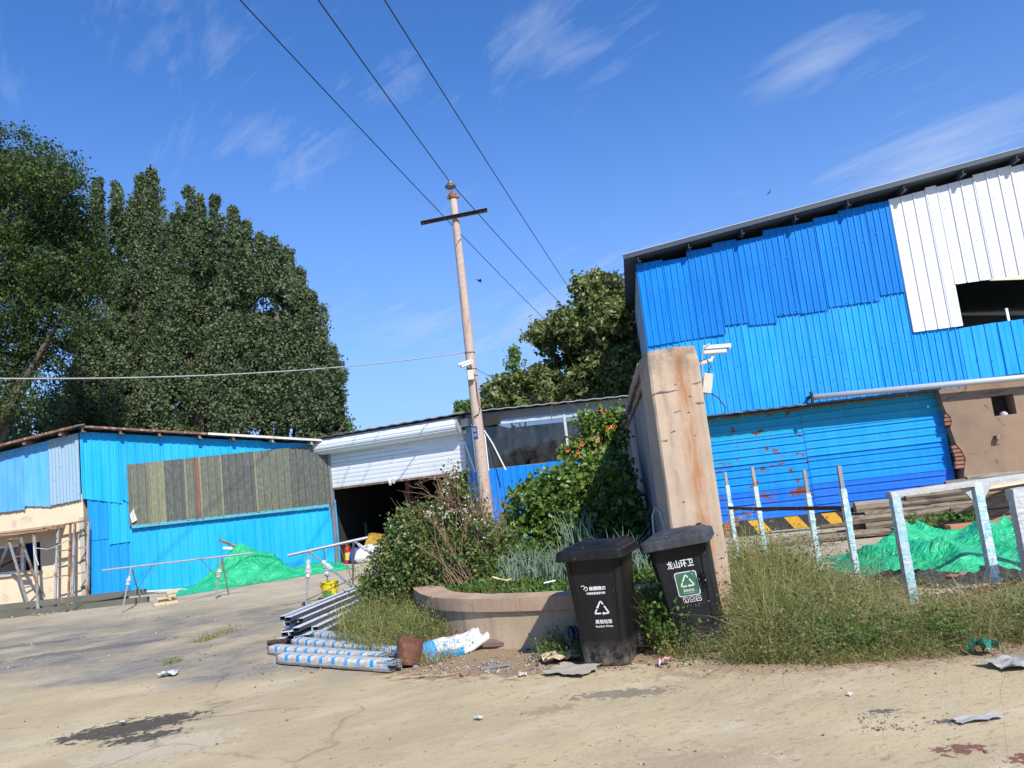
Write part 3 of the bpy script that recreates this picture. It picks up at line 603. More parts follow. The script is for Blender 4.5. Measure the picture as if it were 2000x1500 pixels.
for k in range(12):
    s0 = .2+k*.36; b_.hexa([W4.p(s0, 2.6, -2.02), W4.p(s0+.33, 2.6, -2.02), W4.p(s0+.33, 2.6, -2.06), W4.p(s0, 2.6, -2.06), W4.p(s0, 3.15, -2.02), W4.p(s0+.33, 3.15, -2.02), W4.p(s0+.33, 3.15, -2.06), W4.p(s0, 3.15, -2.06)])
b_.make('inner_lining', simple('lining_pale', (.42, .42, .43), .7), gs)['kind'] = 'stuff'
b_ = B(); W4.box(b_, .05, sL-.07, 0, 3.3, -.3, -.04); b_.make('brick_jamb', simple('dark_brick', (.08, .05, .04), .9, .4, 20), gs)
# white braces leaning off the wall
for pts in (((944, 838, .05), (962, 866, .16), (988, 918, .5)), ((907, 862, .1), (928, 922, .28))):
    b_ = B(); b_.tube([W4.p(*W4.hit(x, y, n), n) for x, y, n in pts], .018, 7); b_.make('brace_rod', m_whitep, gs)

# ------------------------------------------------------------ large warehouse on the right
W5 = Wall(3.75, 20.5, R_(-8)); wh = thing('tall_warehouse', 'tall warehouse with blue and white corrugated gable and an open window high on the right', 'building', W5.o)
bd = paintsheet('cladding_deep_blue', (.002, .170, .58), (.010, .23, .65), .0, rvar=.09, streak=.8)
bl_ = paintsheet('cladding_light_blue', (.005, .275, .74), (.04, .36, .79), .04, rvar=.09, streak=.8)
bw = paintsheet('cladding_white', (.70, .71, .72), (.62, .62, .60), .05, rvar=.03, streak=.25, rust_scale=20)
sg = simple('side_cladding_grey', (.33, .42, .48), .6, .15, 2)
OV = .40; rs = [W5.hit(1228, 500, OV), W5.hit(1999, 293, OV)]; slope = (rs[1][1]-rs[0][1])/(rs[1][0]-rs[0][0])
def rz(s):
    z = rs[0][1]+slope*(s-rs[0][0]); ridge = 13.5
    return z if s < ridge else rs[0][1]+slope*(2*ridge-s-rs[0][0])
zlow = [W5.hit(1395, 812)[1], W5.hit(1830, 762)[1]]
sWh = W5.hit(1757, 520)[0]
# deep blue upper sheets with stepped bottoms
bx = [(1243, 1266, 690, 688), (1266, 1316, 678, 669), (1316, 1365, 669, 661), (1365, 1417, 661, 653), (1417, 1461, 636, 631), (1461, 1518, 637, 631), (1518, 1563, 618, 612), (1563, 1617, 614, 606), (1617, 1719, 601, 588), (1719, 1771, 578, 570)]
prev = 0
for i, (a, b, ya, yb) in enumerate(bx):
    s0 = prev; s1 = W5.hit(b, yb)[0] if i < len(bx)-1 else sWh; zb0 = W5.hit(a, ya)[1]; zb1 = W5.hit(b, yb)[1]
    tp = -.25+.8*(.0, .07, -.06, .05, .10, -.04, .08, .0, .06, .02)[i]
    if i == 8:
        sm = (s0+s1)/2
        vsheet('cladding_sheet', W5, s0, sm+.02, zb0, (zb0+zb1)/2, rz(s0)-.22, rz(sm)-.28, .045, .165, .025, bd, wh, 'rib', .004, .01); s0 = sm
    vsheet('cladding_sheet', W5, s0-.01, s1+.01, zb0, zb1, rz(s0)+tp, rz(s1)+tp-.05, .045+.012*(i % 2), .165, .025, bd, wh, 'rib', .004, .01); prev = s1
# light blue lower sheets
s = 0; k = 0; sB = W5.hit(1879, 690)[0]
while s < sB-.05:
    e = min(s+.83, sB); zt_ = rz(s)-.9 if False else W5.hit(1420, 640)[1]+.75 if s < sWh-.3 else 4.5
    if s < sWh-.3 and e > sWh-.3: e = sWh
    zz0 = zlow[0]+(zlow[1]-zlow[0])*s/7+random.uniform(-.015, .015)
    if s < sWh-.1: zt_ = 5.75
    vsheet('cladding_sheet', W5, s-.01, e+.01, zz0, zz0, zt_, zt_, .0+.012*(k % 2), .165, .025, bl_, wh, 'rib', .006, .01); s = e; k += 1
while s < 16:
    e = s+.93; vsheet('cladding_sheet', W5, s, e+.02, 2.95, 2.95, W5.hit(1885, 640)[1]+.02*(k % 2), W5.hit(1885, 640)[1]+.03, .012*(k % 2), .31, .028, bl_, wh, 'sharp', .004, .01); s = e; k += 1
# white sheets, window opening
oz0, oz1 = W5.hit(1880, 636)[1], W5.hit(1868, 556)[1]; os0 = W5.hit(1870, 600)[0]; zwb = W5.hit(1783, 650)[1]
s = sWh; k = 0
while s < 16:
    e = min(s+.93, os0 if s < os0-.05 else 99); inw = s > os0-.05 and s < os0+3.6
    vsheet('cladding_sheet', W5, s, e+.02, oz1 if inw else zwb, oz1 if inw else zwb, rz(s)-.26+.05*(k % 2), rz(e)-.26+.05*(k % 2), .06+.012*(k % 2), .30, .03, bw, wh, 'sharp', .004, .01); s = e; k += 1
# rows of fixing screws
b_ = B()
def scr(a, z, n): b_.box(W5.p(a, z, n+.004), (.02, .012, .02), W5.a)
for zc2, s0_, s1_, n_ in ((rz(3)-1.1, .3, sWh-.1, .075), (5.35, .3, sWh-.1, .075), (4.1, .3, sB, .035), (3.35, .3, sB, .035), (3.4, sB, 12, .035)):
    a = s0_
    while a < s1_: scr(a, zc2+random.uniform(-.05, .05)+(slope*(a-3) if zc2 > 5.5 else 0), n_); a += .33
for dz in (.9, 1.9, 2.9):
    a = sWh+.1
    while a < 12.5:
        z = rz(a)-dz
        if z > zwb+.1 and not (a > os0-.05 and z < oz1+.05): scr(a, z+random.uniform(-.03, .03), .10)
        a += .3
b_.make('fixing_screws', simple('screw_grey', (.16, .16, .16), .5), wh)['kind'] = 'stuff'
# roof plane with purlins, dark underside
bkv = W5.n*-26
b_ = B(); b_.hexa([W5.p(-.32, rz(-.32)-.05, .42), W5.p(13.5, rz(13.5)-.05, .42), W5.p(13.5, rz(13.5)-.05, -26), W5.p(-.32, rz(-.32)-.05, -26), W5.p(-.32, rz(-.32), .42), W5.p(13.5, rz(13.5), .42), W5.p(13.5, rz(13.5), -26), W5.p(-.32, rz(-.32), -26)])
b_.make('roof_slope', simple('warehouse_roof_steel', (.06, .085, .12), .6), wh)
def slab(a, e, n0, n1, nm, mt):
    b = B(); b.hexa([W5.p(a, rz(a)-.05, n0), W5.p(e, rz(e)-.05, n0), W5.p(e, rz(e)-.05, n1), W5.p(a, rz(a)-.05, n1), W5.p(a, rz(a), n0), W5.p(e, rz(e), n0), W5.p(e, rz(e), n1), W5.p(a, rz(a), n1)]); b.make(nm, mt, wh)
mrs = simple('warehouse_roof_steel', (.06, .085, .12), .6)
sk = Mt('cream_rooflight_sheet'); tb = sk.n('ShaderNodeBsdfTranslucent'); tb.inputs[0].default_value = (.75, .70, .42, 1); sk.l(tb.outputs[0], sk.o.inputs[0])
slab(13.5, 27, .42, -14, 'roof_slope', mrs); slab(13.5, 27, -19, -26, 'roof_slope', mrs)
a = 13.5
while a < 27:
    slab(a, min(a+.55, 27), -14, -19, 'roof_slope', mrs)
    if a+.55 < 27:
        e = min(a+2.6, 27); slab(a+.55, e, -14, -15.2, 'roof_slope', mrs); slab(a+.55, e, -17.2, -19, 'roof_slope', mrs)
        b_ = B(); b_.quad(W5.p(a+.55, rz(a+.55)-.03, -15.2), W5.p(e, rz(e)-.03, -15.2), W5.p(e, rz(e)-.03, -17.2), W5.p(a+.55, rz(a+.55)-.03, -17.2)); b_.make('rooflight', sk.m, wh)
    a += 2.6
b_ = B(); b_.beam(W5.p(-.33, rz(-.33)-.0, .43), W5.p(13.5, rz(13.5)-.0, .43), .02, .12); b_.make('edge_flashing', simple('slate_edge_flashing', (.03, .045, .065), .5), wh); b_ = B(); b_.beam(W5.p(-.33, rz(-.33)+.068, .43), W5.p(13.5, rz(13.5)+.068, .43), .04, .014); b_.make('drip_edge', simple('pale_edge_flashing', (.42, .45, .48), .5), wh)
pl = None
for px in (1247, 1345, 1449, 1553, 1656, 1765, 1880, 1985):
    s0 = W5.hit(px, 500-(px-1228)*.268+15, .35)[0]; z = rz(s0)-.05
    if pl is None:
        b_ = B(); o0 = W5.p(s0, z, 0)
        for nn, hh, dd in (((.0), .15, .012),):
            b_.hexa([W5.p(s0-.006, z-.16, .40), W5.p(s0+.006, z-.16, .40), W5.p(s0+.006, z-.16, -8), W5.p(s0-.006, z-.16, -8), W5.p(s0-.006, z, .40), W5.p(s0+.006, z, .40), W5.p(s0+.006, z, -8), W5.p(s0-.006, z, -8)])
            for zz_ in (z-.16, z-.012):
                b_.hexa([W5.p(s0+.008, zz_, .40), W5.p(s0+.07, zz_, .40), W5.p(s0+.07, zz_, -8), W5.p(s0+.008, zz_, -8), W5.p(s0+.008, zz_+.01, .40), W5.p(s0+.07, zz_+.01, .40), W5.p(s0+.07, zz_+.01, -8), W5.p(s0+.008, zz_+.01, -8)])
        pl = b_.make('purlin', simple('dark_blue_steel', (.05, .075, .10), .5), wh); base_s = s0
    else:
        c2 = pl.copy(); COL.objects.link(c2); c2.parent = wh; c2.location = W5.t*(s0-base_s)+Vector((0, 0, rz(s0)-rz(base_s)))
# inside of the gable: rafters and skylights seen through the opening
b_ = B(); b_.quad(W5.p(0, 0, -.35), W5.p(0, 0, -25), W5.p(0, rz(0)-.3, -25), W5.p(0, rz(0)-.3, -.35)); b_.make('side_wall', sg, wh)
b_ = B(); b_.quad(W5.p(0, 0, -25), W5.p(27, 0, -25), W5.p(27, 7, -25), W5.p(13.5, rz(13.5), -25), W5.p(0, rz(0)-.1, -25)); b_.quad(W5.p(27, 0, -25), W5.p(27, 0, 0), W5.p(27, 7, 0), W5.p(27, 7, -25))
b_.quad(W5.p(16, 0, 0), W5.p(27, 0, 0), W5.p(27, rz(27)-.1, 0), W5.p(16, rz(16)-.3, 0)); b_.make('rear_wall', sg, wh)
for k in range(7):
    z = .45+k*1.0
    b_ = B(); b_.hexa([W5.p(-.03, z, -.1), W5.p(-.0, z, -.1), W5.p(0, z, -25), W5.p(-.03, z, -25), W5.p(-.03, z+.03, -.1), W5.p(0, z+.03, -.1), W5.p(0, z+.03, -25), W5.p(-.03, z+.03, -25)])
for k in range(34):
    y = -.3-k*.72; b_ = B(); b_.hexa([W5.p(-.03, 2.9, y), W5.p(-.001, 2.9, y), W5.p(-.001, 2.9, y-.10), W5.p(-.03, 2.9, y-.10), W5.p(-.03, rz(0)-.3, y), W5.p(-.001, rz(0)-.3, y), W5.p(-.001, rz(0)-.3, y-.10), W5.p(-.03, rz(0)-.3, y-.10)]); b_.make('side_rib', sg, wh)
b_ = B(); b_.quad(W5.p(0, 2.9, -.35), W5.p(0, 2.9, -.0), W5.p(0, rz(0)-.35, .0), W5.p(0, rz(0)-.35, -.35)); b_.make('corner_trim', sg, wh)
for y in (-6, -14):
    b_ = B(); b_.hexa([W5.p(-.32, rz(-.32)-.075, y), W5.p(.0, rz(0)-.06, y), W5.p(.0, rz(0)-.06, y-.9), W5.p(-.32, rz(-.32)-.075, y-.9), W5.p(-.32, rz(-.32)-.06, y), W5.p(.0, rz(0)-.052, y), W5.p(.0, rz(0)-.052, y-.9), W5.p(-.32, rz(-.32)-.06, y-.9)]); b_.make('skylight_strip', simple('cream_rooflight', (.55, .52, .36), .5), wh)
b_ = B(); a, z = W5.hit(1978, 612); W5.box(b_, a-.03, a+.03, oz0-.1, oz0+.33, -.3, -.25); b_.make('inner_rod', m_whitep, wh)
# lower wall: boards with level ribs, under a ragged steel lip
WL = -.30
tl = {}
def lowmat(nm, c, f, r): return paintsheet(nm, c, f, r, rvar=.04, streak=.45, rust_scale=2.6)
rows = [((.01, .30, .50), (.05, .38, .53)), ((.006, .29, .72), (.05, .38, .76)), ((.004, .225, .70), (.03, .33, .76)), ((.010, .135, .60), (.04, .19, .64))]
sj = W5.hit(1578, 900, WL)[0]; sE = W5.hit(1852, 870, WL)[0]
zr_ = [2.95, 2.18, 1.50, .78, .05]
for i, (c_, f_) in enumerate(rows):
    ma_ = lowmat('rib_board_blue_rusting', c_, f_, .95); mb_ = lowmat('rib_board_blue', c_, f_, .25)
    hsheet('rib_board', W5, 0, sj+.03, zr_[i+1]-.03, zr_[i]+.02, WL+.012*(i % 2), .2, .03, ma_, wh, .0)
    hsheet('rib_board', W5, sj, sE, zr_[i+1]-.03+.02, zr_[i]+.03, WL+.016+.012*(i % 2), .2, .03, mb_, wh, .0)
b_ = B(); ns = 46; vs = []
for k in range(ns+1):
    s0 = .0+(W5.hit(1832, 760)[0])*k/ns; zt_ = zlow[0]+(zlow[1]-zlow[0])*s0/7+.03
    vs += [W5.p(s0, zt_+.05, -.3), W5.p(s0, zt_-.005+.018*(k % 2)+random.uniform(-.008, .008), .22+random.uniform(-.02, .02)), W5.p(s0, zt_-.035+.018*(k % 2), .22), W5.p(s0, zt_-.02, -.3)]
b_.add(vs, [(4*k+j, 4*k+4+j, 4*k+5+j, 4*k+1+j) for k in range(ns) for j in range(3)]); b_.make('drip_lip', simple('lip_steel', (.035, .10, .16), .6, .3, 8, .2, 40, (.12, .06, .04), (.55, .65), 8), wh)
b_ = B(); W5.box(b_, 0, 27, 0, 2.9, -.50, -.40); b_.make('base_wall', m_dark, wh)
b_ = B(); W5.box(b_, 0, W5.hit(1832, 760)[0], zlow[0]-.10, zlow[0]-.05, -.25, -.20); b_.make('lip_beam', m_rust, wh)

# plastered outhouse against the warehouse
pe = B(); hs0, hs1, hz0, hz1 = W5.hit(1937, 790, 0)[0], W5.hit(1982, 790, 0)[0], W5.hit(1958, 811, 0)[1], W5.hit(1956, 772, 0)[1]
sP = W5.hit(1834, 770, 0)[0]; topz = W5.hit(1900, 752)[1]
oh = thing('plastered_outhouse', 'brown plastered outhouse wall with a small square hole, right of the blue ribbed boards', 'building', W5.p(sP, 0, 0))
wall_left = []
zz = 0
prof_e = [(0, .30), (.25, .28), (.5, .24), (.62, .22), (.8, .27), (1.0, .33), (1.2, .28), (1.4, .17), (1.6, .14), (1.8, .11), (1.95, .17), (2.1, .16), (2.2, .08), (2.4, .04), (2.6, .02), (topz, 0)]
loop = [W5.p(sP+x, z, 0) for z, x in prof_e]
for (a, b) in zip(prof_e, prof_e[1:]):
    z_a, z_b = a[0], b[0]
    pe.hexa([W5.p(sP+a[1], z_a, .02), W5.p(hs0, z_a, .02), W5.p(hs0, z_a, -.39), W5.p(sP+a[1], z_a, -.39), W5.p(sP+b[1], z_b, .02), W5.p(hs0, z_b, .02), W5.p(hs0, z_b, -.39), W5.p(sP+b[1], z_b, -.39)])
W5.box(pe, hs0, hs1, 0, hz0, -.39, .02); W5.box(pe, hs0, hs1, hz1, topz, -.39, .02); W5.box(pe, hs1, 16, 0, topz, -.39, .02)
def plaster():
    s = Mt('brown_plaster'); v = s.pos(); n1 = s.noise(v, 1.1, 6, .6); c = s.mix(s.ramp(n1, .35, .68), (.30, .205, .135), (.215, .155, .11))
    c = s.mix(s.ma('MULTIPLY', s.ramp(s.noise(s.pos((1, 1, .25)), 2.5, 6), .5, .75), .4), c, (.36, .28, .20))
    vo = s.n('ShaderNodeTexVoronoi', feature='DISTANCE_TO_EDGE'); vo.inputs['Scale'].default_value = .45; s.l(s.pos((1, 1, 1.6)), vo.inputs['Vector']); 
    ck = s.ma('SUBTRACT', 1.0, s.ramp(s.ma('ADD', vo.outputs[0], s.ma('MULTIPLY', s.ma('SUBTRACT', s.noise(v, 5, 5), .5), .12)), .0, .008)); c = s.mix(s.ma('MULTIPLY', ck, .6), c, (.10, .075, .06))
    s.bump(s.ma('ADD', s.noise(v, 50, 6, .7), s.ma('MULTIPLY', s.noise(v, 4, 5), 2)), .5, .01); return s.done(c, .92, 0, .15)
pe.make('plaster_wall', plaster(), oh)
br = simple('red_brick', (.26, .12, .075), .9, .3, 14, .5, 60, (.16, .11, .09), (.55, .7), 9)
for i, z in enumerate((.82, .92, 1.02, 1.12, 1.22, 1.32, 1.92, 2.02, 2.12)):
    b_ = B(); b_.box(W5.p(sP+.13+(.06 if z < 1.4 else 0)+random.uniform(-.02, .02), z, -.06), (.22, .12, .078), W5.a+random.uniform(-.04, .04)); b_.make('brick', br, oh, bevel=.006)
b_ = B(); b_.lathe([(0, 0), (.09, 0), (.09, .05), (.05, .07), (.05, .09), (0, .095)], 14, Matrix.Translation(W5.p((hs0+hs1)/2+.02, hz0, -.12))); tag(b_.make('pot_lid', simple('grey_white_plastic', (.50, .50, .50), .5), origin=W5.p((hs0+hs1)/2+.02, hz0, -.12)), 'small pale round lid lying in the square hole of the brown wall', 'lid')
b_ = B(); a, z = W5.hit(1948, 854, .1); b_.box(W5.p(a, z, .09), (.10, .16, .09), W5.a); b_.beam(W5.p(a, z, .17), W5.p(a+.16, z-.01, .19), .012, .012); b_.make('angle_bracket', m_rust, oh)
# grey pipe above
p0 = W5.p(*W5.hit(1588, 776, .30), .30); p1 = W5.p(*W5.hit(1999, 737, .30), .30); d = (p1-p0)
pp = thing('steel_pipe', 'long grey steel pipe running level under the warehouse cladding above the ribbed boards', 'pipe', p0)
b_ = B(); b_.tube([p0, p1, p1+d*.6], .075, 16); b_.make('pipe_run', simple('grey_pipe_paint', (.40, .41, .42), .45, .12, 3, .05, 30, (.22, .12, .08), (.66, .72), 10), pp, smooth=True)
b_ = B(); b_.box(p0-Vector((.03, 0, 0)), (.05, .16, .30), W5.a, ); b_.box(p0+Vector((-.03, .2, .02)), (.07, .3, .06), W5.a); b_.make('end_flange', simple('black_flange', (.03, .025, .022), .7), pp)

# ------------------------------------------------------------ gate pillar and boundary wall
PX0, PX1, PY0, PY1, PZ = 1.485, 2.035, 8.2, 8.85, 2.875
def pillar_mat():
    s = Mt('stained_pillar_render'); P = s.geo.outputs['Position']; sp = s.n('ShaderNodeSeparateXYZ'); s.l(P, sp.inputs[0])
    v = s.pos(); c = s.mix(s.ramp(s.noise(v, 2.3, 6), .35, .65), (.50, .385, .275), (.42, .33, .245))
    wob = s.ma('MULTIPLY', s.ma('SUBTRACT', s.noise(s.pos((.6, .6, 1.0)), 2.2, 4), .5), .16)
    def streak(x, w_, k, col):
        nonlocal c
        d = s.ma('ABSOLUTE', s.ma('ADD', s.ma('SUBTRACT', sp.outputs[0], x), wob)); f = s.ramp(d, w_, 0.0)
        f = s.ma('MULTIPLY', f, s.ramp(s.noise(s.pos((6, 1, .9)), 4, 6, .65), .30, .62)); c = s.mix(s.ma('MULTIPLY', f, k), c, col)
    streak(1.83, .10, 1.0, (.34, .135, .045)); streak(1.83, .17, .5, (.42, .21, .10)); streak(1.62, .05, .55, (.25, .17, .11)); streak(1.97, .06, .35, (.30, .19, .11))
    top = s.ramp(sp.outputs[2], 2.45, 2.85); c = s.mix(s.ma('MULTIPLY', s.ma('MULTIPLY', top, s.ramp(s.noise(v, 7, 7, .65), .40, .60)), .75), c, (.13, .12, .095))
    lm = s.ramp(s.noise(v, 11, 7, .7), .62, .68); c = s.mix(s.ma('MULTIPLY', lm, .35), c, (.62, .52, .42))
    s.bump(s.ma('ADD', s.noise(v, 60, 6, .7), s.ma('MULTIPLY', s.noise(v, 6, 5), 2)), .45, .008); return s.done(c, .9, 0, .15)
m_pil = pillar_mat(); m_crack = simple('crack_grey', (.15, .12, .105), .95, .3, 20)
gpil = thing('gate_pillar', 'tall beige rendered gate pillar with rust streaks and cracks, behind the leaning bin', 'pillar', (PX0, PY0, 0))
b_ = B(); nz_ = 22; ring = []
cor = [(PX0+.05, PY0), (PX1-.05, PY0), (PX1, PY0+.05), (PX1, PY1), (PX0, PY1), (PX0, PY0+.05)]
cor = [(PX0+.02, PY0), (PX0+(PX1-PX0)*.33, PY0-.006), (PX0+(PX1-PX0)*.66, PY0-.004), (PX1-.04, PY0), (PX1, PY0+.04), (PX1+.004, PY1-.2), (PX1, PY1), (PX0, PY1), (PX0-.004, PY0+.3), (PX0, PY0+.02)]
vs = []; nc = len(cor)
for k in range(nz_+1):
    z = PZ*k/nz_
    for i, (x, y) in enumerate(cor):
        j = .007*mn.noise(Vector((x*9, y*9, z*4+i))); vs.append((x+j-(.015*(k == nz_))*(1 if x > 1.7 else -1), y+j+(.012 if k == nz_ and y < 8.5 else 0), z+(.018*mn.noise(Vector((x*8, y*8, 9))) if k == nz_ else 0)))
b_.add(vs, [(k*nc+i, k*nc+(i+1) % nc, (k+1)*nc+(i+1) % nc, (k+1)*nc+i) for k in range(nz_) for i in range(nc)]+[tuple(nz_*nc+i for i in range(nc))])
b_.make('pillar_shaft', m_pil, gpil)
def onpil(px, py): q = at(px, py, PY0-.006); return q
cracks = [[(1274, 771), (1290, 766), (1305, 766), (1320, 762), (1338, 762)], [(1340, 772), (1348, 775), (1354, 774)], [(1349, 750), (1360, 749), (1371, 744)], [(1303, 812), (1306, 807), (1318, 806), (1328, 802), (1340, 810)], [(1304, 812), (1303, 802)], [(1328, 803), (1328, 795)],
          [(1338, 807), (1346, 805), (1350, 808)], [(1298, 849), (1310, 846), (1318, 842), (1324, 838)], [(1312, 849), (1311, 856), (1316, 848)], [(1291, 862), (1302, 861), (1309, 857)], [(1333, 877), (1334, 868), (1338, 862)], [(1356, 788), (1366, 788), (1376, 786)], [(1316, 752), (1320, 751), (1321, 745)], [(1326, 977), (1336, 981), (1344, 979)], [(1352, 855), (1358, 850), (1362, 845)]]
for cr_ in cracks:
    b_ = B(); b_.tube([onpil(*p)+Vector((0, .011, 0)) for p in cr_], [random.uniform(.003, .006)]+[random.uniform(.010, .017) for _ in cr_[1:-1]]+[.002], 5, wob=.3); o = b_.make('crack', m_crack, gpil); o.data.transform(Matrix.Diagonal((1, 1, 1, 1)))
bwall = thing('boundary_wall', 'grey boarded concrete wall with stepped coping running back from the gate pillar', 'wall', (1.52, 8.85, 0))
m_bw = simple('grey_board_concrete', (.30, .275, .24), .9, .2, 3, .4, 50, (.20, .19, .17), (.5, .7), 4, stretch=(1, 1, .3)); m_cop = simple('coping_concrete', (.34, .25, .19), .9, .25, 5, .4, 50, (.14, .12, .10), (.5, .65), 6)
BA, BB = Vector((1.56, 8.85, 0)), Vector((2.86, 19.9, 0)); bd_ = (BB-BA).normalized(); bs_ = Vector((bd_.y, -bd_.x, 0)); LN = (BB-BA).length
def bh(t): return 2.60+.16*t
k = 0; a = 0
while a < LN-.05:
    e = min(a+.45, LN); b_ = B(); z0_ = bh(a/LN); p, q = BA+bd_*(a+.006), BA+bd_*(e-.006); of = .004*(k % 3)
    b_.hexa([p-bs_*of, p+bs_*.22, q+bs_*.22, q-bs_*of, p-bs_*of+Vector((0, 0, z0_)), p+bs_*.22+Vector((0, 0, z0_)), q+bs_*.22+Vector((0, 0, bh(e/LN))), q-bs_*of+Vector((0, 0, bh(e/LN)))])
    b_.make('wall_board', m_bw, bwall, bevel=.01); a = e; k += 1
b_ = B(); b_.hexa([BA-bs_*-.012, BA+bs_*.2, BB+bs_*.2, BB-bs_*-.012, BA+bs_*.012+Vector((0, 0, 2.58)), BA+bs_*.2+Vector((0, 0, 2.58)), BB+bs_*.2+Vector((0, 0, 2.7)), BB+bs_*.012+Vector((0, 0, 2.7))]); b_.make('wall_core', m_dark, bwall)
for st, (ov, zl, zh) in enumerate(((.05, .0, .10), (.10, .115, .25))):
    a = 0
    while a < LN-.05:
        e = min(a+1.1+.1*st, LN); b_ = B(); p, q = BA+bd_*(a+.01), BA+bd_*(e-.01); za, ze = bh(a/LN), bh(e/LN); j = random.uniform(-.01, .01)
        b_.hexa([p-bs_*(ov+j)+Vector((0, 0, za+zl)), p+bs_*.26+Vector((0, 0, za+zl)), q+bs_*.26+Vector((0, 0, ze+zl)), q-bs_*(ov+j)+Vector((0, 0, ze+zl)), p-bs_*(ov+j)+Vector((0, 0, za+zh)), p+bs_*.26+Vector((0, 0, za+zh)), q+bs_*.26+Vector((0, 0, ze+zh)), q-bs_*(ov+j)+Vector((0, 0, ze+zh))])
        b_.make('coping_slab', m_cop, bwall, bevel=.012); a = e
b_ = B(); b_.box((2.72, 19.4, 1.35), (.28, .28, 2.7), .1); b_.make('end_post', m_pil, bwall)
# bent white cable on the wall
b_ = B(); b_.tube([(1.36, 8.55, .35), (1.355, 8.6, .8), (1.37, 8.6, 1.1), (1.41, 8.6, 1.19), (1.46, 8.58, 1.13), (1.475, 8.55, 1.0), (1.475, 8.5, .88)], .012, 7)
tag(b_.make('bent_cable', simple('dirty_white_cable', (.52, .52, .50), .5, .2, 20), origin=(1.36, 8.55, .35), smooth=True), 'bent white cable hooked out of the ground beside the gate pillar', 'cable')

# cctv cameras
def cctv(name, label, base, out_, up, yaw, pitch, s=1.0, armlen=.24):
    t = thing(name, label, 'security camera', base)
    mw = simple('camera_white', (.74, .74, .72), .4, .05, 8, .02, 40); mg = simple('camera_grey', (.30, .30, .30), .5)
    M = Matrix.Translation(Vector(base)+Vector(out_)*armlen*s+Vector((0, 0, up)))@Matrix.Rotation(yaw, 4, 'Z')@Matrix.Rotation(pitch, 4, 'Y')@Matrix.Scale(s, 4)
    def bx(b, c, d): b.add([M@(Vector(c)+Vector((x*d[0]/2, y*d[1]/2, z*d[2]/2))) for x, y, z in ((-1, -1, -1), (1, -1, -1), (1, 1, -1), (-1, 1, -1), (-1, -1, 1), (1, -1, 1), (1, 1, 1), (-1, 1, 1))], [(3, 2, 1, 0), (4, 5, 6, 7), (0, 1, 5, 4), (1, 2, 6, 5), (2, 3, 7, 6), (3, 0, 4, 7)])
    b = B(); bx(b, (-.01, 0, 0), (.26, .09, .085)); b.make('housing', mw, t, bevel=.012*s, bseg=2)
    b = B(); bx(b, (.015, 0, .048), (.31, .115, .012)); bx(b, (.015, .056, .035), (.31, .006, .045)); bx(b, (.015, -.056, .035), (.31, .006, .045)); b.make('sun_shield', mw, t, bevel=.003)
    b = B(); b.add(*[(lambda n_: ([M@Vector((.121, .033*math.cos(2*PI*k/n_), .033*math.sin(2*PI*k/n_))) for k in range(n_)]+[M@Vector((.126, .033*math.cos(2*PI*k/n_), .033*math.sin(2*PI*k/n_))) for k in range(n_)], [tuple(range(n_, 2*n_))]+[(k, (k+1) % n_, n_+(k+1) % n_, n_+k) for k in range(n_)]))(14)][0]); b.make('lens', m_black, t)
    b = B(); e = M@Vector((-.03, 0, -.05)); bs = Vector(base); b.tube([bs, bs+Vector(out_)*armlen*s*.7+Vector((0, 0, up*.2)), e], [.028*s, .022*s, .018*s], 8); b.make('bracket_arm', mw, t)
    return t
cp_ = Vector((PX1+.0, 8.32, 2.76))
cctv('cctv_camera', 'large white security camera on a bracket at the top right of the gate pillar', cp_+Vector((0, 0, -.08)), (.85, -.2, 0), .13, R_(-12), R_(4), .95, .26)
b_ = B(); b_.box(cp_+Vector((.07, -.02, -.30)), (.10, .08, .22), 0, Matrix.Rotation(R_(14), 3, 'Y')); tag(b_.make('junction_box', simple('cream_box', (.60, .57, .46), .5), origin=cp_+Vector((.07, -.02, -.3)), bevel=.006), 'cream junction box hanging under the camera on the gate pillar', 'junction box')
for pts, lb in (([(.02, -.03, -.05), (.10, -.05, -.03), (.13, -.05, -.12), (.08, -.05, -.2)], 'tangled black cable looped over the junction box on the gate pillar'), ([(.08, -.04, -.4), (.16, -.05, -.47), (.22, -.05, -.58), (.19, -.05, -.68), (.10, -.04, -.70), (.03, -.02, -.67)], 'black cable loop dangling below the junction box on the gate pillar'), ([(.14, -.1, .12), (.07, -.1, .09), (.05, -.08, .0), (.04, -.05, -.1), (.03, -.03, -.3), (.02, -.03, -.5)], 'pale cable curving from the pillar camera down the pillar edge')):
    b_ = B(); P3 = [cp_+Vector(p) for p in pts]; b_.tube(P3, .006, 5); tag(b_.make('camera_cable', m_black if 'black' in lb else simple('dirty_white_cable', (.5, .5, .5)), origin=P3[0], smooth=True), lb, 'cable')

# ------------------------------------------------------------ utility pole
PD = 19.2; PB = Vector((-.97, PD, 0)); PT = 9.2
def rp(z): return .160-(.160-.090)*z/PT
up_ = thing('utility_pole', 'slightly mottled concrete utility pole with a bare steel crossarm and one insulator on top', 'utility pole', PB)
def polemat():
    s = Mt('spun_concrete'); v = s.pos(); c = s.mix(s.ramp(s.noise(v, 34, 5, .7), .38, .62), (.37, .27, .215), (.56, .45, .37)); c = s.mix(s.ma('MULTIPLY', s.ramp(s.noise(s.pos((3, 3, .5)), 2.5, 5), .58, .68), .6), c, (.36, .17, .08)); s.bump(s.noise(v, 60, 4), .4, .006); return s.done(c, .85, 0, .2)
b_ = B(); b_.lathe([(rp(0), 0)]+[(rp(z), z) for z in np.linspace(.5, PT, 14)]+[(.05, PT+.02), (0, PT+.02)], 20, Matrix.Translation(PB)); b_.make('pole_shaft', polemat(), up_, smooth=True)
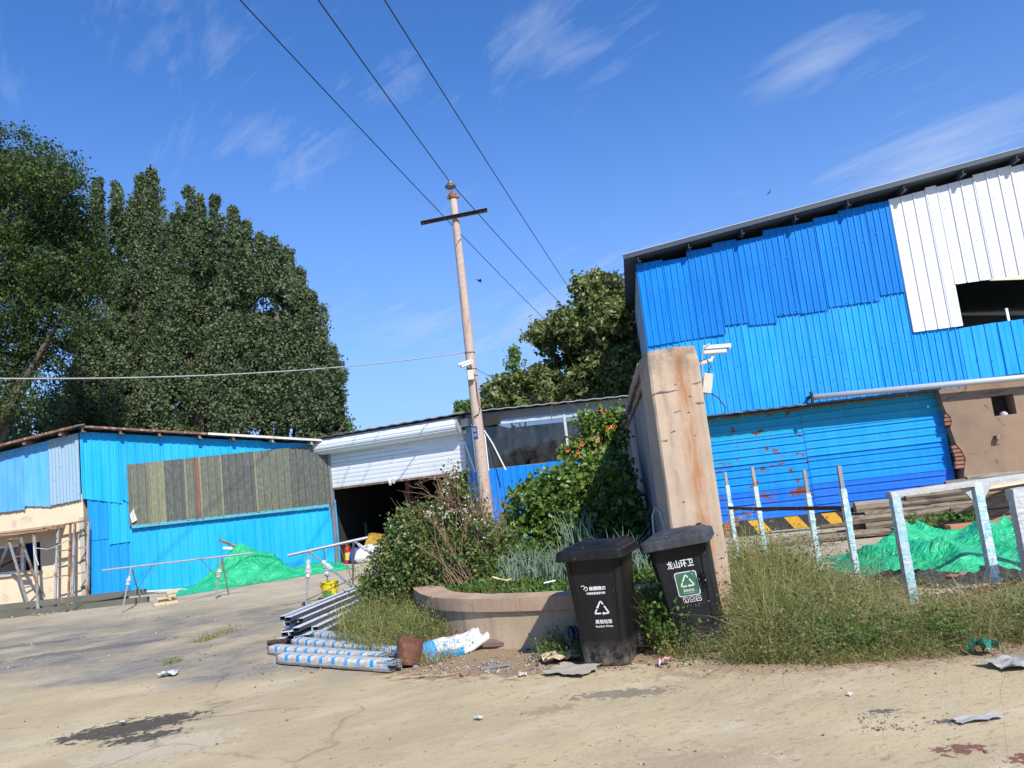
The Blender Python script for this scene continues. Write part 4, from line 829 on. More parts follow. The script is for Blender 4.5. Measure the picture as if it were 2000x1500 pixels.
b_ = B(); a_, b2 = at(822, 437, PD-.16), at(952, 411, PD-.16); d = (b2-a_).normalized(); u = Vector((0, 0, 1)).cross(d).cross(d)*-1
b_.beam(a_, b2, .014, .09); b_.beam(a_+Vector((0, -.04, .04)), b2+Vector((0, -.04, .04)), .08, .01); b_.make('crossarm', simple('rusty_black_arm', (.045, .03, .025), .8, .3, 20, .3, 80), up_)
for f in (.04, .10, .36, .62, .9, .96):
    q = a_+(b2-a_)*f; b_ = B(); b_.tube([q+Vector((0, -.02, 0)), q+Vector((0, .008, 0))], .012, 6); b_.make('bolt', m_galv, up_)
zc_ = at(885, 384, PD).z
b_ = B(); b_.lathe([(.10, -.06), (.115, -.06), (.115, .06), (.10, .06)], 16, Matrix.Translation((PB.x, PB.y, zc_))); b_.box((PB.x-.13, PB.y, zc_), (.07, .05, .09)); b_.box((PB.x+.13, PB.y, zc_), (.07, .05, .09)); b_.box((PB.x-.03, PB.y-.10, zc_+.06), (.07, .03, .2)); b_.make('pole_clamp', m_rust, up_)
b_ = B(); b_.tube([(PB.x-.03, PB.y-.08, zc_+.1), (PB.x-.03, PB.y-.04, zc_+.30)], .018, 8); b_.make('insulator_pin', m_rust, up_)
zi = zc_+.24; MI = Matrix.Translation((PB.x-.04, PB.y-.04, zi))@Matrix.Scale(1.2, 4)
b_ = B(); b_.lathe([(.0, .005), (.05, .0), (.052, -.03), (.075, -.03), (.078, .01), (.118, .0), (.122, .025), (.09, .06), (.05, .075), (.045, .10), (.055, .115), (.045, .14), (0, .145)], 20, MI); b_.make('insulator', simple('brown_white_porcelain', (.40, .39, .36), .25, .3, 6, .05, 20, (.10, .06, .045), (.45, .55), 4, stretch=(.1, .1, 3)), up_, smooth=True)
b_ = B()
for z in (at(912, 690, PD).z, at(915, 722, PD).z, at(917, 735, PD).z): b_.lathe([(rp(z)+.004, -.012), (rp(z)+.012, -.01), (rp(z)+.012, .01), (rp(z)+.004, .012)], 18, Matrix.Translation((PB.x, PB.y, z)))
b_.make('wire_tie', simple('tie_wire_grey', (.13, .12, .11), .6), up_)
ps = B(); sgp = at(928, 845, PD-.16); 
vs = []; 
for j in range(2):
    for k in range(5):
        an = R_(-150+26*k/4*2-0); r = rp(sgp.z)+.008; vs.append((PB.x+r*math.cos(an), PB.y+r*math.sin(an), sgp.z-.16+.32*j))
ps.add(vs, [(k, k+1, 6+k, 5+k) for k in range(4)]); sign = ps.make('number_plate', simple('plate_blue', (.03, .05, .30), .4, .1), up_)
def lettering(txt, size, M, mat, parent, sx=1.0, name='lettering', bold=0):
    vs, fs = textgeo(txt, size); b = B(); b.add([M@Vector((x*sx, y, 0)) for x, y in vs], fs)
    if bold:
        for dx, dy in ((bold, 0), (-bold, 0), (0, bold), (0, -bold)): b.add([M@Vector((x*sx+dx, y+dy, -.0003)) for x, y in vs], fs)
    return b.make(name, mat, parent)
an = R_(-124); r = rp(sgp.z)+.014; Mx = Matrix.Translation((PB.x+r*math.cos(an), PB.y+r*math.sin(an), sgp.z))@Matrix.Rotation(an+PI/2, 4, 'Z')@Matrix.Rotation(PI/2, 4, 'X')
for dy, ch in ((.07, '国'), (-.07, '停')): lettering(ch, .1, Mx@Matrix.Translation((0, dy, 0)), simple('plate_white', (.6, .6, .6), .5), sign)
cctv('cctv_camera', 'small white security camera strapped to the utility pole facing left', at(917, 716, PD-.18), (-.5, -.6, 0), .06, R_(192), R_(14), 1.2, .12)
q = at(917, 722, PD-.2); b_ = B(); b_.box(q+Vector((.01, 0, -.14)), (.16, .12, .25), .15); tag(b_.make('junction_box', simple('cream_box', (.6, .57, .46)), origin=q, bevel=.008), 'cream junction box strapped below the camera on the utility pole', 'junction box')
b_ = B(); b_.tube([at(x, y, PD-.16) for x, y in ((926, 730), (930, 745), (933, 775), (938, 795), (935, 808), (924, 816))], .010, 5); tag(b_.make('pole_cable', m_black, origin=at(926, 730, PD-.16), smooth=True), 'thin dark cable running down the utility pole below the camera', 'cable')

# overhead wires and cables
def wirepts(P0, P1, sag, n=40):
    return [P0+(P1-P0)*(k/n)-Vector((0, 0, sag*4*(k/n)*(1-k/n))) for k in range(n+1)]
m_wire = simple('black_wire', (.012, .012, .014), .5, bump=0)
itop = Vector((PB.x-.04, PB.y-.04, zi+.15))
def wire(nm, label, segs, r=.012, mat=None):
    b = B(); pts = []
    for P0, P1, sg_ in segs: pts += wirepts(P0, P1, sg_)[(1 if pts else 0):]
    b.tube(pts, r, 6); return tag(b.make(nm, mat or m_wire, origin=pts[0], smooth=True), label, 'wire', 'overhead power wires')
def ext(px, py, D, q, k=.6):
    p = at(px, py, D); return p+(p-q)*k
wire('overhead_wire', 'middle black overhead wire resting on the insulator of the utility pole', [(ext(625, 0, 11.0, itop), itop, .05), (itop, at(1115, 615, 34), .05)])
qa = at(1065, 625, 35); wire('overhead_wire', 'left black overhead wire passing behind the pole below its crossarm', [(ext(478, 0, 12.5, qa, .25), qa, .16)])
qa = at(1140, 605, 35); wire('overhead_wire', 'right black overhead wire crossing the sky clear of the pole', [(ext(757, 0, 12.0, qa, .25), qa, .16)])
b_ = B(); pa, pb = at(-120, 738, 12), at(908, 688, PD-.1); b_.tube(wirepts(pa, pb, .22), .013, 6); tag(b_.make('twisted_cable', simple('grey_twisted_cable', (.30, .30, .29), .6, .4, 12), origin=pa, smooth=True), 'grey twisted cable sagging from the left edge to the utility pole', 'cable')
b_ = B(); pa, pb = at(932, 722, PD-.1), at(1100, 800, 21.3); b_.tube(wirepts(pa, pb, .05), .007, 5); tag(b_.make('thin_cable', simple('purple_brown_cable', (.08, .04, .06), .5), origin=pa), 'thin dark cable from the utility pole down to the glazed shed roof', 'cable')

# ------------------------------------------------------------ planter
edge = [(1.47, 7.72), (1.1, 7.76), (.62, 7.83), (.22, 7.93), (-.14, 8.1), (-.5, 8.32), (-.85, 8.68), (-1.06, 9.1), (-1.22, 9.65), (-1.32, 10.3), (-1.36, 11.2), (-1.36, 12.4), (-1.36, 13.8)]
def offs(L, d):
    out_ = []
    for i, p in enumerate(L):
        a = Vector((*L[max(i-1, 0)], 0)); b = Vector((*L[min(i+1, len(L)-1)], 0)); t = (b-a).normalized(); n = Vector((t.y, -t.x, 0)); out_.append((p[0]+n.x*d, p[1]+n.y*d))
    return out_
pt = thing('planter', 'low curved beige concrete planter wall with thick rounded coping behind the upright bin', 'planter', (0, 8.1, 0))
def planmat(nm, c0):
    s = Mt(nm); v = s.pos(); c = s.mix(s.ramp(s.noise(v, 2.2, 6), .35, .65), c0, tuple(x*.78 for x in c0)); c = s.mix(s.ma('MULTIPLY', s.ramp(s.noise(s.pos((5, 5, .45)), 2.4, 6, .65), .54, .72), .65), c, (.20, .155, .115)); c = s.mix(s.ma('MULTIPLY', s.ramp(s.noise(s.pos((7, 7, .3), off=(3, 0, 0)), 1.6, 4, .6), .60, .70), .55), c, (.38, .17, .075))
    c = s.mix(s.ma('MULTIPLY', s.ramp(s.noise(v, 14, 6, .7), .60, .70), .4), c, (.16, .13, .10)); s.bump(s.ma('ADD', s.noise(v, 55, 6, .7), s.ma('MULTIPLY', s.noise(v, 7, 5), 1.5)), .45, .01); return s.done(c, .9, 0, .15)
m_pw, m_pc = planmat('planter_wall_concrete', (.48, .37, .245)), planmat('planter_coping_concrete', (.45, .32, .22))
def smoothL(L, n=4):
    out_ = []
    for i in range(len(L)-1):
        p0, p1, p2, p3 = [Vector((*L[max(0, min(len(L)-1, j))], 0)) for j in (i-1, i, i+1, i+2)]
        for k in range(n):
            t = k/n; q = .5*((2*p1)+(p2-p0)*t+(2*p0-5*p1+4*p2-p3)*t*t+(3*p1-p0-3*p2+p3)*t**3); out_.append((q.x, q.y))
    out_.append(L[-1]); return out_
ed = smoothL(edge); i0 = 0
def strip(name, L, d_out, d_in, z0, z1, mat, parent, rough=.0, lip=0):
    o_, i_ = offs(L, -d_out), offs(L, -d_in) ; b = B(); vs = []
    for k, ((ox, oy), (ix, iy)) in enumerate(zip(o_, i_)):
        j = rough*mn.noise(Vector((ox*5, oy*5, 0))); j2 = rough*mn.noise(Vector((ox*9, oy*9, 5)))
        vs += [(ox+j, oy+j, z0+j2*1.5), (ox+j*1.2, oy+j, z1-.012+j2), (ox*(1-lip)+ix*lip+j, oy*(1-lip)+iy*lip, z1+j2*.6), (ix, iy, z1+j2*.5), (ix, iy, z0)]
    fs = [(5*k+j, 5*k+5+j, 5*k+6+j, 5*k+1+j) for k in range(len(o_)-1) for j in range(4)]+[(5*k, 5*k+4, 5*k+9, 5*k+5) for k in range(len(o_)-1)]+[(0, 1, 2, 3, 4), tuple(5*(len(o_)-1)+j for j in (4, 3, 2, 1, 0))]
    b.add(vs, fs); return b.make(name, mat, parent)
cuts = [0, 9, 17, 25, 33, 41, len(ed)-1]
strip('planter_wall', ed, -.0+.0, .22, -.02, .375, m_pw, pt, .006, .06)
for a, b in zip(cuts, cuts[1:]): strip('coping_block', ed[a:b+1], -.075, .26, .375, .505, m_pc, pt, .012, .05)
sb = B(); inn = offs(ed, -.2); far_ = [(-1.36, 16.5), (3.0, 19.8), (1.75, 8.9), (1.47, 7.95)]
sbm = simple('planter_soil', (.13, .085, .055), .95, .3, 5, .6, 40); cx_, cy_ = .3, 11.0
pts_ = inn+far_; sb.v = [Vector((cx_, cy_, .43))]+[Vector((x, y, .41)) for x, y in pts_]; sb.f = [(0, k+1, (k+1) % len(pts_)+1) for k in range(len(pts_))]; sb.mi = [0]*len(sb.f)
sb.make('planter_soil', sbm)['kind'] = 'structure'
b_ = B(); p0, p1 = Vector((-.58, 8.1, .055)), Vector((.48, 7.72, .05)); b_.tube([p0+(p1-p0)*t for t in (0, .3, .6, 1)], [.055, .05, .055, .05], 9, wob=.12); tag(b_.make('old_timber', simple('old_timber_brown', (.17, .12, .085), .9, .3, 5, .4, 50, stretch=(.3, 3, 3)), origin=p0), 'old brown timber pole lying along the foot of the curved planter', 'timber')
# wooden stake in the vine
b_ = B(); q0, q1 = at(1170, 905, 14.2), at(1164, 848, 14.2); b_.beam(q0-Vector((0, 0, .9)), q1, .11, .04, (0, 1, 0)); tag(b_.make('wooden_stake', simple('tan_stake', (.36, .20, .11), .8, .2, 4, stretch=(3, 3, .4)), origin=q0), 'flat tan wooden stake standing up out of the climbing vine', 'stake')

# ------------------------------------------------------------ wheelie bins
def binmat(nm, col, dust, k):
    s = Mt(nm); v = s.pos(obj=True); sp = s.n('ShaderNodeSeparateXYZ'); s.l(v, sp.inputs[0])
    c = s.mix(s.ma('MULTIPLY', s.ramp(s.noise(s.pos((3, 3, .7), obj=True), 5, 7, .65), .45, .75), k), col, dust)
    c = s.mix(s.ma('MULTIPLY', s.ramp(s.noise(v, 45, 3, .6), .68, .74), .5), c, (.30, .28, .25))
    low = s.ma('MULTIPLY', s.ramp(sp.outputs[2], .22, .0), s.ramp(s.noise(v, 14, 6, .7), .40, .62)); c = s.mix(s.ma('MULTIPLY', low, .6), c, (.28, .245, .20))
    s.bump(s.noise(v, 25, 4), .12, .004); return s.done(c, s.ma('ADD', .38, s.ma('MULTIPLY', s.noise(v, 6, 5), .25)), 0, .3)
white_print = simple('white_print', (.66, .66, .64), .6, .15, 60, 0, 10, (.10, .10, .10), (.60, .66), 30)
green_print = simple('green_print', (.035, .13, .06), .5, .2, 30, 0, 10, (.30, .36, .30), (.62, .70), 25)
def wheelie(label, loc, rz, lean, mat, lidmat, w_top=.51, w_bot=.40, dp_top=.60, dp_bot=.46, hgt=.955):
    M = Matrix.Translation(Vector(loc))@Matrix.Rotation(rz, 4, 'Z')@Matrix.Rotation(lean[0], 4, 'Y')@Matrix.Rotation(lean[1], 4, 'X')
    t = bpy.data.objects.new('wheelie_bin', None); COL.objects.link(t); t.matrix_world = M; t.empty_display_size = .1; tag(t, label, 'bin', 'black wheelie bins by the planter')
    WLOC[t.name] = Vector((0, 0, 0))      # parts are written in the bin's own space; local y- is the front
    def rr_(wx, wy, z, r, yc=0): # rounded rectangle loop
        L = []
        for cx, cy, a0 in ((wx/2-r, wy/2-r, 0), (-wx/2+r, wy/2-r, 90), (-wx/2+r, -wy/2+r, 180), (wx/2-r, -wy/2+r, 270)):
            for k in range(5): a = R_(a0+22.5*k); L.append((cx+r*math.cos(a), yc+cy+r*math.sin(a), z))
        return L
    b = B(); lv = []
    for f in (0, .012, .05, .2, .4, .6, .8, .94, .95, 1.0):
        fw = f; wx = w_bot+(w_top-w_bot)*fw; wy = dp_bot+(dp_top-dp_bot)*fw
        ins = -.01 if f == 0 else 0; ex = .03 if f > .945 else 0
        lv.append(rr_(wx+ex+ins, wy+ex+ins, f*hgt, .055))
    # shallow dished panels and dents on the sides
    for L in lv:
        n = len(L)
        for i, (x, y, z) in enumerate(L): j = .004*mn.noise(Vector((x*7+rz, y*7, z*5))); L[i] = (x+j, y+j, z)
    n = len(lv[0]); b.add([p for L in lv for p in L], [(k*n+i, k*n+(i+1) % n, (k+1)*n+(i+1) % n, (k+1)*n+i) for k in range(len(lv)-1) for i in range(n)]+[tuple(range(n-1, -1, -1))])
    b.make('bin_body', mat, t, smooth=False).data.polygons.foreach_set('use_smooth', [True]*len(b.f))
    # upright ribs at the corners of the front and on the side
    for x0, x1, yy in ((-w_bot/2+.045, -w_top/2+.05, -1), (w_bot/2-.05, w_top/2-.055, -1)):
        b = B(); b.beam((x0, -dp_bot/2-.003, .06), (x1, -dp_top/2-.003, hgt*.93), .012, .010, (0, 1, 0)); b.make('body_rib', mat, t, bevel=.003)
    # lid: skirt, domed top with raised panel
    b = B(); W_, D_ = w_top+.075, dp_top+.12; yc = -.02
    lv = [rr_(W_, D_, hgt-.035, .05, yc), rr_(W_+.012, D_+.012, hgt-.03, .05, yc), rr_(W_+.008, D_+.008, hgt+.022, .05, yc), rr_(W_-.02, D_-.02, hgt+.038, .05, yc), rr_(W_-.08, D_-.08, hgt+.045, .05, yc), rr_(W_-.12, D_-.12, hgt+.062, .06, yc+.01), rr_(W_-.20, D_-.22, hgt+.070, .05, yc+.02)]
    b.add([p for L in lv for p in L], [(k*n+i, k*n+(i+1) % n, (k+1)*n+(i+1) % n, (k+1)*n+i) for k in range(len(lv)-1) for i in range(n)]+[tuple((len(lv)-1)*n+i for i in range(n)), tuple(range(n-1, -1, -1))])
    lid = b.make('lid', lidmat, t, bevel=.003); 
    b = B(); L1 = rr_(W_-.24, D_*.42, hgt+.069, .05, yc-.10); L2_ = rr_(W_-.30, D_*.34, hgt+.092, .05, yc-.09); b.add(L1+L2_, [(i, (i+1) % n, n+(i+1) % n, n+i) for i in range(n)]+[tuple(range(n, 2*n))]); b.make('raised_panel', lidmat, lid, bevel=.004)
    b = B(); L1 = rr_(W_+.02, D_+.02, hgt-.048, .05, yc); L2_ = rr_(W_+.02, D_+.02, hgt-.028, .05, yc); b.add(L1+L2_, [(i, (i+1) % n, n+(i+1) % n, n+i) for i in range(n)]+[tuple(range(n, 2*n)), tuple(range(n-1, -1, -1))]); b.make('lid_rim', lidmat, lid, bevel=.004)
    for sx in (-1, 1):
        b = B(); b.box((sx*W_*.30, D_/2-.01, hgt+.05), (.05, .10, .05)); b.make('hinge', mat, t, bevel=.008)
        b = B(); b.lathe([(0, -.025), (.085, -.025), (.095, -.018), (.095, .018), (.085, .025), (0, .025)], 20, Matrix.Translation((sx*(w_bot/2+.035), dp_bot/2+.02, .095))@Matrix.Rotation(PI/2, 4, 'Y')); b.make('wheel', m_black, t, smooth=False)
    b = B(); b.tube([(-W_*.36, D_/2+.03, hgt+.02), (W_*.36, D_/2+.03, hgt+.02)], .014, 8); b.make('handle_bar', mat, t)
    def front(x, z, off=.0035):      # matrix on the sloped front face
        sl = math.atan2((dp_top-dp_bot)/2, hgt); yf = -(dp_bot+(dp_top-dp_bot)*z/hgt)/2-off
        return Matrix.Translation((x, yf, z))@Matrix.Rotation(PI/2+sl, 4, 'X')
    return t, front
def stroke2(b, M, pts, wdt, z=0):
    for p, q in zip(pts, pts[1:]):
        p, q = Vector(p), Vector(q); d = (q-p).normalized(); s_ = Vector((-d.y, d.x))*wdt/2
        b.quad(*[M@Vector((v.x, v.y, z)) for v in (p-s_, q-s_, q+s_, p+s_)])
def recycle(M, sz, mat, parent):
    b = B(); h = sz*.866; wdt = sz*.10
    A, Bb, Cc = Vector((0, h*.62)), Vector((-sz/2, -h*.38)), Vector((sz/2, -h*.38))
    def on(a, c, t): return a+(c-a)*t
    stroke2(b, M, [on(Bb, A, .42), on(Bb, A, .93), on(A, Cc, .07), on(A, Cc, .30)], wdt)
    stroke2(b, M, [on(A, Cc, .42), on(A, Cc, .95), on(Cc, Bb, .05), on(Cc, Bb, .36)], wdt)
    stroke2(b, M, [on(Bb, A, .34), on(Bb, A, .05), on(Bb, Cc, .05), on(Bb, Cc, .44)], wdt)
    x0 = on(Cc, Bb, .36); b.quad(*[M@Vector((x0.x+a, x0.y+c, .0002)) for a, c in ((.0, -wdt*1.2), (.0, wdt*1.2), (-wdt*1.3, 0))])
    x0 = on(Bb, A, .46); b.quad(*[M@Vector((x0.x+a, x0.y+c, .0002)) for a, c in ((-wdt*.9, wdt*.1), (wdt*1.0, -wdt*.5), (wdt*.35, wdt*1.3))])
    return b.make('recycling_mark', mat, parent)
bm1 = binmat('bin_black_dusty', (.007, .0068, .007), (.020, .018, .017), .6); bm2 = binmat('bin_charcoal', (.010, .011, .013), (.030, .030, .030), .6); lm2 = binmat('lid_charcoal_faded', (.035, .037, .043), (.085, .085, .08), .8)
b1, fr1 = wheelie('upright black wheelie bin with white recycling triangle, the left one in front of the planter', (.60, 7.04, 0), R_(-19), (0, 0), bm1, bm1)
lettering('聚腾腾农', .035, fr1(.02, .655), white_print, b1, 1.05, bold=.0012)
b_ = B(); Mq = fr1(-.095, .66); 
for cx in (-.012, .012): stroke2(b_, Mq, [(cx+.017*math.cos(a), .004+.017*math.sin(a)+(-.006 if cx > 0 else .006)) for a in [R_(v) for v in ((150, 90, 30, -30, -80) if cx < 0 else (120, 60, 0, -60, -120))]], .007)
b_.make('logo_mark', white_print, b1)
lettering('中国银星智慧专家', .021, fr1(.0, .615), white_print, b1, 1.0, bold=.0008)
recycle(fr1(.03, .485), .125, white_print, b1)
lettering('其他垃圾', .037, fr1(.035, .372), white_print, b1, 1.0, bold=.0011); lettering('Residual Waste', .024, fr1(.035, .335), white_print, b1, 1.0, bold=.0007)
b2_, fr2 = wheelie('charcoal wheelie bin leaning to the left with a green recycling label and a melted hole', (1.42, 7.06, .02), R_(-17), (R_(-5.5), R_(0)), bm2, lm2)
lettering('龙山环卫', .072, fr2(.0, .755), white_print, b2_, .80, bold=.0016)
def rrect2(M, w_, h_, r, z=0):
    return [M@Vector((cx+r*math.cos(R_(a0+30*k)), cy+r*math.sin(R_(a0+30*k)), z)) for cx, cy, a0 in ((w_/2-r, h_/2-r, 0), (-w_/2+r, h_/2-r, 90), (-w_/2+r, -h_/2+r, 180), (w_/2-r, -h_/2+r, 270)) for k in range(4)]
Ml = fr2(.02, .585); b_ = B(); b_.quad(*rrect2(Ml, .19, .21, .02, .0)); lbl = b_.make('label_border', white_print, b2_); b_ = B(); b_.quad(*rrect2(Ml, .175, .195, .016, .0012)); lb2 = b_.make('label_panel', green_print, b2_)
Ml2 = Ml@Matrix.Translation((0, .02, .0024)); recycle(Ml2, .115, white_print, b2_)
lettering('其他垃圾', .024, Ml@Matrix.Translation((.0, -.058, .0024)), white_print, b2_, 1.0, bold=.0006); lettering('Residual Waste', .014, Ml@Matrix.Translation((.0, -.078, .0024)), white_print, b2_)
for k in range(3):
    Mi = fr2(-.025+.055*k, .450); b_ = B(); stroke2(b_, Mi, [(-.02, -.02), (.02, -.02), (.02, .02), (-.02, .02), (-.02, -.02)], .005)
    stroke2(b_, Mi, ([(-.01, .01), (0, 0), (-.006, -.012), (.008, -.01)], [(-.012, .0), (-.003, -.01), (.013, .01)], [(-.012, -.008), (.0, .008), (.012, -.006)])[k], .005); b_.make('icon', white_print, b2_)
for k in range(3):
    Mi = fr2(-.015+.05*k, .395); b_ = B(); stroke2(b_, Mi, [(-.012, -.014), (-.012, .010), (.006, .012)] if k != 1 else [(.012, -.012), (.012, .010)], .003); b_.make('icon', simple('worn_print', (.22, .22, .22), .7), b2_)
# melted hole with its curled rim
b_ = B(); Mh = fr2(.145, .585)
for k in range(26):
    a = random.uniform(0, 2*PI); q = Vector((.032*math.cos(a)*random.uniform(.3, 1.1), .075*math.sin(a)*random.uniform(.5, 1.1)+random.uniform(-.01, .01), .006)); r = Vector((q.x+random.uniform(-.018, .018), q.y+random.uniform(-.03, .03), random.uniform(.004, .018)))
    b_.tube([Mh@q, Mh@((q+r)/2+Vector((0, 0, .008))), Mh@r], [.004, .009, .003], 6)
b_.make('melted_rim', simple('melted_black', (.006, .006, .007), .3, bump=.5), b2_)

# ------------------------------------------------------------ trees
bark = simple('bark_grey_brown', (.14, .11, .085), .95, .3, 8, .6, 40, stretch=(2, 2, .5))
m_pop = leafmat('poplar_leaves', [(.055, .082, .038), (.09, .128, .056), (.13, .172, .08), (.18, .22, .11)], .55, .3, .3)
m_loc = leafmat('locust_leaves', [(.022, .042, .013), (.04, .07, .018), (.065, .105, .024), (.11, .16, .034)], .5, .3)
m_wal = leafmat('broad_leaves', [(.055, .08, .024), (.10, .135, .036), (.16, .195, .055), (.24, .25, .09)], .42, .25, .45)
m_pale = leafmat('pale_shoot_leaves', [(.09, .16, .035), (.13, .22, .05), (.18, .27, .08)], .5, .35)
def trunks(t, base, tops, r0, name='trunk', branch=None):
    b = B(); base = Vector(base); 
    for i, tp in enumerate(tops):
        tp = Vector(tp); mid = base+(tp-base)*.5+Vector((random.uniform(-.3, .3), random.uniform(-.3, .3), .3)); b.tube([base+Vector((0, 0, -.1)), base+(mid-base)*.4, mid, tp], [r0, r0*.7, r0*.45, r0*.1], 8, wob=.06)
    return b.make(name, bark, t)
def tree(label, base, parts, r0, mat, size, group=None, name='tree', cat='tree', bias=(0, -.15, .55), gap=-.20):
    """parts: list of (P, tint); base on the ground"""
    t = thing(name, label, cat, base, group); P = np.concatenate([p[0] for p in parts]); T = np.concatenate([p[1] for p in parts])
    nv_ = np.array([mn.noise(Vector(q)*.75)+.6*mn.noise(Vector(q)*2.1) for q in P]); k_ = nv_+rng.normal(size=len(P))*.10 > gap; P, T = P[k_], np.clip(T[k_]+nv_[k_]*.3, 0, 1)
    foliage('crown', P, rng.uniform(*size, len(P)), T, mat, t, bias=bias); return t
# the poplars behind the workshop: upright plumes
def poplar(label, cx, D, plumes, dens=1.0):
    ps_ = []; tops = []
    for (tx, ty, bx_, rad) in plumes:
        tp = at(tx, ty, D+random.uniform(-1.2, 1.2)); bb = at(bx_, 880, D+random.uniform(-1.5, 1.0)); bb.z = 2.2
        H_ = tp.z-bb.z; n = int(92*H_*rad*dens)
        ps_.append(plume(bb, tp, rad*1.0, n, 21, rise=1.1, shape=1.35))
        for _ in range(3):
            dx, dy = random.uniform(-26, 26), random.uniform(12, 60); t2_ = at(tx+dx, ty+dy, D+random.uniform(-1, 1)); b2_ = at(tx+dx*.6, ty+dy+110, D+random.uniform(-1, 1)); ps_.append(plume(b2_, t2_, .42, 46, 13, rise=1.3, shape=1.5)); tops.append(bb+(tp-bb)*.93)
    base = Vector((at(cx, 880, D).x, D, 0)); t = tree(label, base, ps_, .2, m_pop, (.10, .18), 'poplars behind the workshop', 'poplar_tree', gap=-.30); trunks(t, base, tops, .13)
poplar('tall poplar with two spires behind the gable, its left side behind the feathery tree', 240, 33, [(192, 352, 200, 1.25), (225, 360, 235, 1.1), (275, 345, 270, 1.25), (296, 335, 300, 1.25), (160, 560, 160, 1.5), (250, 420, 250, 1.3), (180, 700, 165, 1.3), (150, 790, 150, .9)])
poplar('dark green poplar in the middle of the row with several short spires', 400, 32, [(368, 372, 350, 1.1), (390, 385, 395, 1.15), (420, 388, 415, 1.0), (345, 410, 340, 1.2), (330, 440, 330, 1.2), (400, 430, 430, 1.2), (440, 470, 440, 1.3)])
poplar('rounded dark green poplar at the right end of the row beside open sky', 540, 31, [(455, 408, 455, .95), (480, 436, 490, 1.1), (510, 462, 520, 1.1), (535, 470, 545, 1.2), (562, 492, 575, 1.1), (585, 530, 600, 1.1), (608, 575, 625, 1.0), (625, 640, 640, .95), (640, 710, 655, .85), (655, 775, 668, .7), (672, 812, 682, .55), (648, 680, 655, .6)])
# feathery dark tree at the left edge
def clumps(L, D, f=1.0, **k):
    out_ = []
    for (x, y, r, dn) in L:
        c = at(x, y, D+random.uniform(-1.3, 1.3)); rr = r/1500*D; out_.append(clump(c, (rr, rr*1.1, rr*.85), int(380*rr**1.7*f*dn)+16, 15, **k))
    return out_
Ll = [(-60, 330, 100, 1), (30, 300, 60, 1), (75, 330, 55, 1), (115, 350, 40, 1), (20, 400, 90, 1), (90, 420, 60, 1), (130, 400, 40, .8), (140, 450, 45, .9), (170, 480, 40, .8), (-40, 500, 110, 1), (60, 500, 75, 1), (120, 520, 60, 1), (185, 510, 32, .6),
      (150, 560, 50, .6), (30, 590, 80, .9), (100, 600, 50, .6), (160, 610, 40, .35), (0, 660, 70, .7), (60, 680, 55, .5), (110, 660, 40, .35), (20, 740, 55, .4), (75, 750, 45, .3), (-60, 700, 100, .6), (20, 800, 45, .3), (-120, 420, 120, 1), (-150, 600, 140, .7)]
base = Vector((-19.5, 25, 0)); t = tree('feathery dark green tree reaching in from the left edge with drooping sprays', base, clumps(Ll, 25, .92, twl=.75, droop=.75, jit=.07, inner=.3), .3, m_loc, (.07, .14), 'trees', 'feathery_tree', gap=-.34); del t['group']
trunks(t, base, [at(30, 330, 25), at(120, 420, 25), at(150, 560, 24.6), at(60, 700, 24.5), at(180, 500, 25.3), at(-60, 500, 25)], .26)
# broad-leaved tree right of the pole
Lr = [(1183, 578, 30, 1), (1215, 565, 28, 1), (1158, 612, 30, 1), (1190, 630, 34, 1), (1225, 650, 36, 1), (1105, 638, 26, 1), (1075, 645, 20, .9), (1058, 660, 20, .8), (1130, 660, 30, 1), (1100, 680, 32, 1), (1150, 700, 34, 1), (1085, 715, 30, .8), (1190, 700, 40, 1), (1185, 750, 46, 1), (1120, 740, 36, .9), (1230, 700, 40, 1), (1060, 760, 34, .5), (1230, 620, 50, 1), (1150, 560, 22, .8), (1240, 720, 60, 1), (1280, 660, 60, 1)]
base = Vector((4.6, 28, 0)); t = tree('broad-leaved dark green tree squeezed between the glazed shed and the tall warehouse', base, clumps(Lr, 28, 1.25, twl=.5, droop=.5, jit=.1, inner=.35), .3, m_wal, (.14, .25), None, 'walnut_tree')
trunks(t, base, [at(1180, 570, 28), at(1090, 660, 28), at(1130, 720, 27.6), at(1220, 640, 28)], .2)
base = Vector((-.5, 26, 0)); t = tree('small dark leafy tree just right of the pole above the glazed shed', base, clumps([(985, 760, 22, 1), (1020, 755, 24, 1), (1045, 735, 20, .8), (965, 785, 18, .8), (1010, 785, 24, 1), (1045, 775, 24, 1)], 26, 1.5, twl=.4, droop=.5, inner=.3, jit=.08), .1, m_wal, (.15, .24), None, 'young_tree')
trunks(t, base, [at(985, 755, 26), at(1030, 745, 26)], .09)
base = Vector((at(1008, 740, 25.4).x, 25.4, 0)); t = tree('pale green upright shoot rising above the small dark tree by the pole', base, [plume(Vector((base.x, 25.4, 4.0)), at(1003, 682, 25.4), .32, 100, 9, rise=1.0, shape=5)], .05, m_pale, (.11, .17), None, 'young_tree'); trunks(t, base, [at(1004, 700, 25.4)], .05)
base = Vector((at(908, 800, 27).x, 27, 0)); t = tree('tip of a pale green bush showing above the shutter shed roof left of the pole', base, clumps([(908, 802, 12, 2)], 27, 2, twl=.3, droop=.1, inner=.3), .05, m_pale, (.12, .18), None, 'bush', 'bush'); trunks(t, base, [at(908, 803, 27)], .05)
